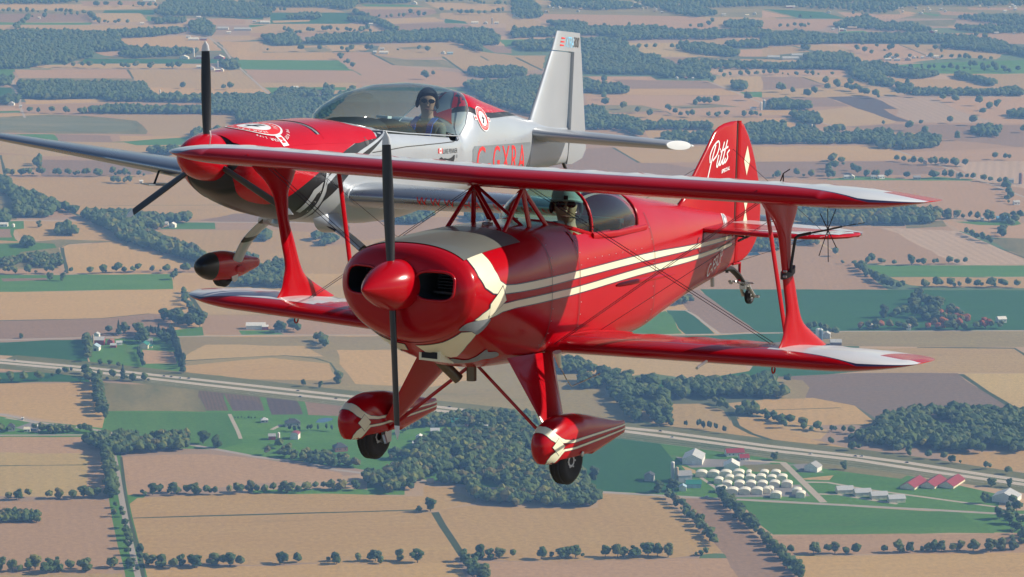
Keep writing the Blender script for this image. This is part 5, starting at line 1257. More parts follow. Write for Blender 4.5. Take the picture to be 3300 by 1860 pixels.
ROADS = [('verge',90,[(-749,4152),(-614,4097),(-564,4071),(-496,4038),(-359,3973),(-217,3904),(-63,3827),(142,3729),(194,3703),(329,3625),(434,3574),(496,3536),(574,3483),(627,3450),(673,3418)]),('highway',12,[(-797,4179),(-751,4162),(-616,4108),(-565,4084),(-497,4051),(-360,3987),(-217,3918),(-63,3838),(142,3739),(195,3716),(330,3636),(435,3584),(497,3549),(576,3494),(629,3459),(675,3428)]),('highway',12,[(-794,4160),(-747,4141),(-639,4098),(-562,4058),(-457,4006),(-358,3958),(-216,3891),(0,3787),(141,3720),(207,3683),(328,3613),(433,3564),(528,3499),(626,3440),(671,3407)]),('grassverge',24,[(-523,3675),(-494,3499),(-474,3384),(-456,3284),(-433,3170),(-416,3082),(-405,3025),(-383,2882)]),('road',7,[(-527,3702),(-512,3616),(-490,3499),(-470,3384),(-452,3284),(-431,3170),(-414,3082),(-403,3025),(-381,2882)]),('road',8,[(-720,3828),(-681,3808),(-629,3765),(-550,3725),(-521,3703),(-445,3664),(-376,3616),(-349,3597),(-325,3579),(-262,3549),(-220,3513),(-169,3489),(-150,3469),(-107,3455),(-63,3435),(-21,3421),(24,3421),(99,3407),(180,3388),(243,3374),(306,3363),(369,3349),(487,3324),(604,3298)]),('road',6,[(-708,3691),(-670,3694),(-540,3696),(-517,3702)]),('lane',6,[(-802,4297),(-775,4302),(-642,4320),(-510,4327),(-391,4339),(-194,4339),(166,4348),(252,4341),(405,4355),(500,4367),(835,4374)]),('lane',6,[(-1002,5400),(-917,5400),(-815,5402),(-683,5388),(-476,5381),(-327,5377)]),('lane',6,[(-1048,9358),(-908,8735),(-841,8453),(-791,8163),(-740,7916),(-674,7615),(-602,7285),(-586,7234)]),('lane',6,[(522,7627),(563,7441),(601,7275),(633,7135),(674,7047),(758,6712),(803,6505),(842,6361),(876,6238),(907,6134),(952,5950),(1015,5687),(1041,5588)]),('lane',6,[(-1384,7728),(-1334,7728),(-1294,7506),(-1236,7255),(-1209,7096),(-1175,6944),(-1165,6898)]),('lane',5,[(-1273,7096),(-1206,7145),(-1050,7175),(-779,7183)]),('lane',5,[(246,4535),(277,4532),(289,4489),(316,4348)]),('lane',5,[(-94,3675),(-78,3600),(-64,3533),(-57,3484)]),('drive',9,[(292,3561),(321,3554),(323,3556),(341,3549),(357,3450),(372,3356)]),('drive',6,[(358,3452),(387,3450),(431,3416),(498,3379),(586,3329)]),('drive',6,[(369,3395),(393,3393),(426,3370),(459,3349)]),('drive',5,[(233,3474),(249,3421),(257,3384)]),('drive',5,[(-679,3793),(-643,3770),(-625,3759)]),('drive',5,[(-381,3815),(-361,3719),(-353,3675)]),('drive',6,[(-317,3725),(-306,3753)]),('ditch',9,[(-91,3311),(-81,3254),(-67,3182),(-55,3126)]),('ditch',3.5,[(-443,3286),(-301,3301),(-112,3322)]),('ditch',5,[(-496,3579),(-469,3402),(-448,3284),(-431,3203),(-413,3122),(-398,3025)]),('ditch',8,[(-532,4683),(-513,4598),(-489,4496)]),('ditch',3,[(-491,4495),(-138,4495)]),('ditch',4,[(-485,4152),(-392,4179),(-334,4190),(-289,4172),(-265,4141),(-253,4084)]),('ditch',4,[(-800,4449),(-647,4467),(-574,4506)]),('ditch',6,[(-1052,7916),(-1009,7705)]),('ditch',7,[(-978,5751),(-884,5582),(-824,5457)]),('ditch',3,[(-882,5578),(-552,5586),(-358,5576)]),('ditch',6,[(-1115,6269),(-1056,5985)]),('ditch',6,[(-804,5108),(-756,4855)]),('ditch',4,[(-654,3531),(-534,3538)]),('ditch',9,[(643,4064),(662,3949),(694,3799)]),('ditch',6,[(606,4248),(750,4243),(760,4179)]),('ditch',8,[(296,3834),(298,3747),(313,3703),(336,3670)]),('ditch',8,[(-404,8319),(-327,8025)]),('ditch',4,[(-327,8025),(-184,7940),(-21,7904)]),('ditch',8,[(-197,8240),(-125,7821)]),('ditch',8,[(11,8214),(84,7892)]),('ditch',5,[(-16,7833),(89,7809)]),('ditch',8,[(-90,8253),(-66,8138)]),('ditch',5,[(776,7740),(827,7527)]),('ditch',5,[(1144,8564),(1198,8163)]),('ditch',6,[(225,6385),(272,6156)]),('ditch',3,[(187,7347),(580,7326)]),('ditch',5,[(-1130,9130),(-1099,9005)]),('ditch',4,[(-719,5170),(-796,5149),(-808,5108)]),('ditch',3,[(241,6989),(373,7023),(384,6963)]),('ditch',4,[(869,5108),(910,4959)]),('ditch',3,[(-675,7627),(-374,7620)]),('ditch',3,[(339,3837),(447,3852)])]
TREE_LINES = [('hedgerow along the bottom edge left of the country road', [(-564, 3063), (-528, 3067), (-508, 3063), (-492, 3071), (-454, 3074), (-426, 3074)], 8.6, 4, (10, 17), 0.07, 1), ('hedgerow between the pink field and the yellow field', [(-615, 3365), (-596, 3370), (-578, 3372), (-563, 3374), (-538, 3374), (-510, 3379), (-496, 3379)], 8.6, 4, (8, 15), 0.11, 1), ('row of trees on the west verge of the country road', [(-519, 3600), (-509, 3549), (-499, 3489), (-492, 3450), (-483, 3402), (-476, 3365)], 7.8, 4, (14, 20), 0.03, 0), ('scattered trees beside the lower country road', [(-467, 3329), (-462, 3298), (-439, 3186), (-424, 3102), (-416, 3063), (-416, 3126), (-402, 3086)], 18.7, 5, (9, 15), 0.17, 0), ('hedgerow under the brown harvested field', [(-446, 3384), (-430, 3393), (-420, 3395), (-406, 3393), (-383, 3395), (-354, 3398), (-318, 3400), (-295, 3402), (-259, 3407), (-229, 3416), (-209, 3416), (-181, 3419)], 7.8, 4, (10, 16), 0.04, 1), ('hedgerow along the lower edge of the wide tan field', [(-397, 3086), (-380, 3082), (-337, 3084), (-304, 3088), (-283, 3092)], 9.4, 3, (11, 16), 0.14, 0), ('broken hedgerow at the bottom edge of the wide tan field', [(-258, 3094), (-250, 3094), (-236, 3094), (-221, 3096), (-206, 3098), (-190, 3100), (-172, 3102), (-151, 3102), (-124, 3102), (-112, 3104), (-97, 3106), (-82, 3106), (-68, 3108)], 10.1, 4, (9, 16), 0.19, 0), ('hedgerow at the foot of the ditch', [(-54, 3110), (-44, 3112), (-32, 3110), (-22, 3110), (-8, 3112)], 8.6, 4, (12, 18), 0.03, 0), ('clump running down below the ditch', [(-50, 3094), (-43, 3074), (-39, 3055), (-33, 3032), (-27, 3003)], 7.0, 5, (13, 18), 0.0, 0), ('hedgerow along the bottom right tan field', [(-1, 3114), (7, 3116), (22, 3116), (33, 3116), (44, 3116), (53, 3118), (65, 3118), (82, 3118), (94, 3120), (116, 3122), (138, 3122), (142, 3124), (155, 3122), (173, 3124), (184, 3124), (203, 3126), (212, 3126), (239, 3126)], 10.1, 3, (9, 17), 0.19, 0), ('shrubby hedge on the left of the harvested strip', [(186, 3379), (195, 3361), (199, 3338), (205, 3293), (212, 3276), (217, 3250), (221, 3224), (226, 3195), (233, 3162)], 7.0, 4, (8, 13), 0.06, 1), ('thick hedge on the right of the harvested strip', [(249, 3379), (256, 3356), (261, 3324), (266, 3289), (270, 3258), (278, 3241), (282, 3211), (289, 3182), (295, 3150), (299, 3122), (303, 3090), (310, 3063), (319, 3032)], 6.2, 4, (10, 16), 0.01, 0), ('hedgerow under the emerald strip at the right', [(313, 3134), (334, 3134), (353, 3136), (362, 3136), (381, 3136), (400, 3137), (426, 3138), (448, 3140), (457, 3142), (475, 3144), (493, 3142), (519, 3144), (533, 3146), (547, 3146), (561, 3146), (573, 3150)], 10.9, 3, (8, 16), 0.19, 0), ('trees behind the long sheds', [(571, 3338), (580, 3329), (593, 3338), (604, 3329), (567, 3284), (575, 3267), (588, 3276), (586, 3224), (570, 3199), (577, 3182)], 10.9, 8, (10, 16), 0.06, 0), ('hedge on the far verge of the motorway', [(409, 3637), (429, 3626), (438, 3613), (471, 3658), (505, 3579), (520, 3569), (556, 3554), (568, 3538), (581, 3523), (607, 3503), (619, 3494), (632, 3479)], 17.2, 6, (6, 14), 0.19, 0), ('windbreak beside the red farmyard', [(-644, 4301), (-634, 4243), (-625, 4186), (-619, 4152)], 5.5, 3, (10, 15), 0.03, 0), ('clipped hedge behind the green roofed barn', [(-553, 4214), (-546, 4172), (-538, 4131), (-534, 4104)], 4.7, 1, (8, 10), 0.0, 2), ('tall conifer windbreak', [(-553, 4330), (-544, 4330), (-532, 4334), (-521, 4330), (-512, 4301), (-503, 4250), (-496, 4207), (-487, 4159), (-479, 4118), (-474, 4091)], 5.5, 2, (14, 19), 0.0, 2), ('trees round the green roofed barn', [(-608, 4345), (-600, 4345), (-593, 4338), (-587, 4353), (-578, 4353), (-569, 4353), (-563, 4301), (-554, 4272), (-532, 4286), (-519, 4272)], 9.4, 7, (12, 20), 0.06, 0), ('trees on the field corner', [(-541, 4674), (-532, 4632), (-525, 4598), (-518, 4565), (-512, 4536)], 7.8, 4, (9, 13), 0.06, 0), ('grove above the conifer windbreak', [(-537, 4445), (-529, 4437), (-529, 4468), (-518, 4468), (-506, 4460), (-499, 4476), (-488, 4437), (-510, 4406), (-500, 4398), (-487, 4398), (-520, 4414)], 10.9, 8, (14, 22), 0.0, 0), ('trees beside the long white barn', [(-365, 4375), (-349, 4368), (-339, 4375), (-331, 4368), (-322, 4368), (-316, 4368)], 8.6, 6, (14, 22), 0.0, 0), ('row of oaks at the field end', [(-291, 4301), (-285, 4272), (-279, 4243), (-273, 4229)], 7.0, 4, (12, 16), 0.0, 0), ('hedge trees beside the striped plots', [(-589, 4006), (-583, 3968), (-574, 3930), (-567, 3894), (-551, 3805), (-546, 3782)], 9.4, 4, (13, 18), 0.06, 0), ('bushes on the motorway verge', [(-723, 4019), (-717, 4019), (-706, 4012), (-691, 4019), (-678, 4012), (-633, 4074), (-616, 4071), (-596, 4019), (-586, 4025), (-565, 4025), (-552, 4025), (-509, 4022), (-500, 4019)], 11.7, 5, (7, 16), 0.11, 0), ('orchard rows by the farm track', [(-371, 3787), (-367, 3787), (-363, 3787), (-359, 3787), (-355, 3787), (-351, 3787), (-347, 3787), (-343, 3787), (-339, 3787)], 3.9, 1, (3, 4), 0.0, 2), ('line of young trees along the village green', [(-295, 3714), (-287, 3714), (-280, 3717), (-272, 3717), (-264, 3720), (-256, 3720), (-247, 3720), (-237, 3720), (-226, 3720)], 12.5, 2, (8, 10), 0.0, 2), ('row of trees north of the bright green field', [(-872, 4846), (-846, 4850), (-790, 4855), (-752, 4855), (-713, 4855), (-700, 4855), (-689, 4860), (-672, 4860), (-658, 4860), (-644, 4864), (-608, 4864), (-584, 4864), (-566, 4869), (-541, 4874), (-518, 4874)], 10.1, 4, (9, 18), 0.17, 1), ('trees on the top left hedgerow', [(-1044, 5964), (-1038, 5967), (-1026, 5967), (-1020, 5967), (-1010, 5967), (-991, 5964), (-974, 5964), (-960, 5964), (-947, 5961), (-930, 5961), (-918, 5961), (-887, 5961), (-877, 5961), (-864, 5961), (-844, 5961), (-833, 5961), (-825, 5961), (-815, 5961), (-796, 5961), (-774, 5961), (-756, 5950)], 10.9, 3, (13, 20), 0.11, 0), ('small grove on the tan field', [(-813, 5869), (-806, 5862), (-794, 5862), (-779, 5862), (-769, 5862)], 9.4, 4, (13, 18), 0.0, 0), ('pair of trees beside the purple field', [(-1012, 6134), (-993, 6041)], 17.2, 2, (18, 22), 0.0, 0), ('trees above the village road, far right', [(575, 4940), (588, 4945), (592, 4926), (598, 4902), (619, 4949), (646, 4945), (654, 4940), (665, 4935), (682, 4940), (691, 4935), (701, 4935), (717, 4935), (724, 4940), (761, 4945), (770, 4945), (797, 4945), (814, 4938)], 12.5, 4, (9, 20), 0.14, 0), ('dense diagonal hedge left of the bright green strip', [(593, 4902), (598, 4855), (604, 4827), (610, 4791), (617, 4755), (625, 4728), (639, 4728), (655, 4728)], 7.0, 5, (11, 16), 0.0, 0), ('hedge under the bright green strip', [(680, 4715), (703, 4728), (713, 4733), (726, 4733), (737, 4728), (754, 4728), (768, 4737), (779, 4728), (800, 4728), (811, 4728), (843, 4728)], 10.9, 4, (10, 18), 0.08, 0), ('trees down the diagonal field edge', [(567, 5038), (572, 5008), (831, 5255), (847, 5191), (852, 5181), (860, 5149), (867, 5118)], 14.0, 3, (12, 16), 0.17, 0), ('farmstead trees in the dark green field', [(589, 4468), (597, 4468), (607, 4476), (661, 4615), (666, 4582), (673, 4557), (681, 4540), (636, 4468), (644, 4460), (664, 4468), (678, 4476), (692, 4476), (698, 4468)], 12.5, 8, (10, 22), 0.0, 0), ('roadside trees with red autumn crowns', [(538, 4391), (564, 4383), (578, 4391), (591, 4398), (601, 4383), (619, 4391), (624, 4383), (638, 4383), (649, 4383), (662, 4391), (675, 4383), (685, 4383), (696, 4383), (710, 4383), (718, 4383), (731, 4383), (743, 4391), (768, 4391)], 10.1, 5, (11, 18), 0.03, 3), ('trees behind the silver silos', [(460, 4375), (467, 4375), (483, 4353), (488, 4338), (497, 4338)], 9.4, 5, (10, 16), 0.0, 0), ('oaks in the rolling meadow', [(99, 4018), (103, 3967), (169, 4005), (182, 3999), (194, 4005), (199, 3918), (208, 3893), (203, 3747), (153, 3881), (158, 3834), (164, 3787), (168, 3758)], 10.9, 6, (14, 22), 0.0, 0), ('wooded hollow hedge', [(144, 3918), (149, 3869), (155, 3834), (161, 3810), (166, 3776)], 6.2, 5, (12, 17), 0.0, 0), ('slim trees beside the motorway', [(231, 3736), (250, 3725), (280, 3703), (285, 3703)], 10.9, 2, (10, 14), 0.11, 2), ('long hedgerow climbing to the right', [(280, 3869), (290, 3845), (299, 3834), (306, 3822), (314, 3816), (324, 3810), (334, 3799), (346, 3787), (358, 3747), (374, 3730)], 10.1, 5, (8, 15), 0.06, 0), ('hedge running to the big wood', [(343, 3787), (350, 3782), (362, 3765), (374, 3753), (384, 3736), (396, 3720), (410, 3714), (425, 3714), (440, 3709), (453, 3709)], 8.6, 5, (9, 14), 0.03, 0), ('far hedgerow trees', [(-1538, 8974), (-1560, 9391), (-1550, 9391), (-1531, 9391), (-1382, 9493), (-1353, 9358), (-1310, 9194), (-1298, 9194), (-1276, 9194), (-1242, 9178), (-1211, 9178), (-1186, 9178)], 22, 5, (13, 20), 0.1, 0), ('far hedgerow trees', [(-1676, 9562), (-1643, 9562), (-1594, 9562), (-1578, 9562), (-1555, 9562), (-1529, 9562), (-1503, 9562), (-1486, 9562), (-1470, 9562), (-1457, 9562), (-1437, 9562)], 22, 5, (13, 20), 0.1, 0), ('far hedgerow trees', [(-1398, 9794), (-1391, 9794), (-1357, 9794), (-1333, 9812), (-1305, 9775), (-1278, 9775), (-1257, 9794), (-1221, 9775), (-1181, 9775)], 22, 5, (13, 20), 0.1, 0), ('far hedgerow trees', [(-1305, 7964), (-1286, 7964), (-1272, 7964), (-1245, 7964), (-1231, 7964), (-1212, 7964), (-1182, 7964), (-1152, 7952), (-1068, 7952), (-1056, 7940), (-1012, 7940), (-993, 7940), (-981, 7940), (-944, 7940), (-933, 7940), (-914, 7940), (-899, 7940)], 26, 3, (16, 22), 0.25, 0), ('far hedgerow trees', [(-836, 7473), (-781, 7463), (-743, 7452), (-714, 7452), (-671, 7441)], 70, 4, (15, 20), 0.0, 0), ('far hedgerow trees', [(-1167, 6982), (-1148, 6982), (-1131, 6982), (-1114, 6982), (-1087, 6982), (-1049, 6963), (-1036, 6972), (-1021, 6972), (-1002, 6972)], 22, 5, (13, 20), 0.1, 0), ('far hedgerow trees', [(-784, 9597), (-741, 9597), (-708, 9597), (-682, 9597), (-699, 8959), (-673, 8823), (-594, 8959), (-569, 8950), (-560, 8950), (-545, 8950), (-513, 8928), (-501, 8928), (-485, 8928), (-469, 8913), (-449, 9005), (-434, 8913), (-411, 8913)], 26, 4, (14, 20), 0.15, 0), ('far hedgerow trees', [(-468, 9391), (-439, 9391), (-413, 9391), (-388, 9391), (-365, 9391), (-349, 9391), (-314, 9391), (-283, 9442), (-338, 9545), (-322, 9459)], 26, 4, (12, 18), 0.1, 0), ('far hedgerow trees', [(-287, 9904), (-206, 9941), (-145, 9960), (-106, 9849), (-90, 9849), (-63, 9849), (-26, 9812), (-5, 9849), (-242, 9597), (-225, 9597), (-196, 9597), (-168, 9528), (-151, 9493), (-90, 9493), (-25, 9597)], 22, 5, (13, 20), 0.1, 0), ('far hedgerow trees', [(-713, 8372), (-661, 8372), (-505, 8386), (-494, 8386), (-482, 8386), (-471, 8386), (-462, 8386), (-491, 8189), (-431, 7916), (-670, 7660), (-425, 8399), (-413, 8386), (-269, 8386), (-245, 8359), (-164, 8359)], 60, 3, (16, 22), 0.1, 0), ('far hedgerow trees', [(-228, 7705), (-195, 7833)], 80, 1, (24, 28), 0.0, 0), ('far hedgerow trees', [(221, 9146), (236, 9067), (552, 9052), (577, 9052), (592, 9052), (609, 9052), (635, 9227), (643, 9210), (40, 8990), (62, 8578)], 60, 3, (15, 20), 0.05, 0), ('far hedgerow trees', [(368, 8453), (394, 8440), (418, 8453), (435, 8453), (464, 8453), (554, 8240), (581, 8214)], 55, 3, (15, 20), 0.05, 0), ('far hedgerow trees', [(241, 7593), (228, 7125), (334, 6917), (377, 7010), (567, 7224), (462, 7165), (478, 7155), (488, 7155), (499, 7175)], 90, 2, (18, 24), 0.0, 0), ('far hedgerow trees', [(395, 6944), (405, 6917), (416, 6907), (436, 6907), (455, 6907), (469, 6917), (483, 6907), (508, 6917), (524, 6907), (540, 6907), (558, 6917), (571, 6907), (596, 6917), (609, 6907)], 17, 4, (13, 20), 0.2, 0), ('far hedgerow trees', [(563, 7798), (581, 7798), (610, 7786), (626, 7786), (647, 7786), (677, 7786), (499, 7683), (526, 7615), (542, 7615)], 26, 4, (13, 18), 0.1, 0), ('far hedgerow trees', [(973, 9375), (902, 9358), (1203, 9510), (1226, 9510), (1069, 9493), (839, 9052), (865, 9067), (887, 9099), (901, 9052), (921, 9067), (935, 9083), (966, 9036)], 40, 4, (14, 20), 0.0, 0), ('far hedgerow trees', [(1035, 8508), (1110, 8426), (1025, 8279), (999, 8399), (1006, 8386), (1229, 8440), (1234, 8332), (1196, 8306), (1403, 8794), (1415, 8735), (1437, 8649)], 70, 3, (15, 22), 0.0, 0), ('far hedgerow trees', [(1050, 8163), (1067, 8214), (1092, 8189), (1118, 8189), (1151, 8189), (1213, 8189), (1239, 8176), (1253, 8176), (1306, 8138), (1345, 8138), (1362, 8138)], 26, 5, (12, 18), 0.0, 0), ('far hedgerow trees', [(694, 7786), (708, 7786), (719, 7786), (732, 7786), (744, 7774), (756, 7763), (772, 7763), (790, 7774), (808, 7770), (826, 7763), (850, 7763), (861, 7763)], 22, 5, (13, 20), 0.1, 0), ('far hedgerow trees', [(1058, 7928), (1122, 7916), (1138, 7916), (1157, 7916), (1172, 7904), (1203, 7892), (1217, 7880), (1238, 7892), (1255, 7880), (1336, 7844), (1349, 7844), (1261, 7988), (1387, 7844)], 30, 4, (14, 20), 0.0, 0), ('far hedgerow trees', [(672, 7410), (751, 7306), (840, 7495), (854, 7441), (876, 7420), (893, 7336), (901, 7326), (913, 7275), (923, 7275), (826, 7538), (1095, 7506), (1142, 6963), (1181, 7087), (986, 7336), (998, 7326), (1110, 7399)], 60, 3, (18, 26), 0.0, 0), ('far hedgerow trees', [(1025, 6799), (1061, 6763), (866, 6772), (992, 6492), (1167, 6625), (1109, 6525)], 90, 3, (18, 26), 0.0, 0), ('far hedgerow trees', [(535, 5937), (583, 5950), (592, 5950), (659, 5923), (651, 5923), (690, 6193), (730, 5950), (748, 5950), (757, 5950), (775, 5950), (782, 5937), (792, 5923), (819, 5937), (839, 5923)], 30, 4, (14, 20), 0.1, 0), ('far hedgerow trees', [(826, 6164), (839, 6156), (860, 6134), (872, 6127), (888, 6120), (913, 6134), (922, 6113), (934, 6105), (943, 6098), (958, 6098), (969, 6098)], 16, 6, (13, 20), 0.0, 0), ('far hedgerow trees', [(1032, 6201), (1054, 6193), (1071, 6193), (1096, 6186), (868, 5937), (877, 5930), (890, 5937), (906, 5930), (917, 5923), (937, 5916), (946, 5909), (980, 5869), (988, 5869), (1006, 5855), (973, 5600), (987, 5588)], 30, 4, (13, 19), 0.0, 0), ('far hedgerow trees', [(735, 5400), (749, 5366), (817, 5434), (829, 5422), (846, 5422), (857, 5422), (870, 5411), (881, 5400), (895, 5400), (905, 5394), (918, 5394), (955, 5422), (892, 5212), (897, 5212), (930, 5202)], 26, 6, (14, 22), 0.0, 0)]
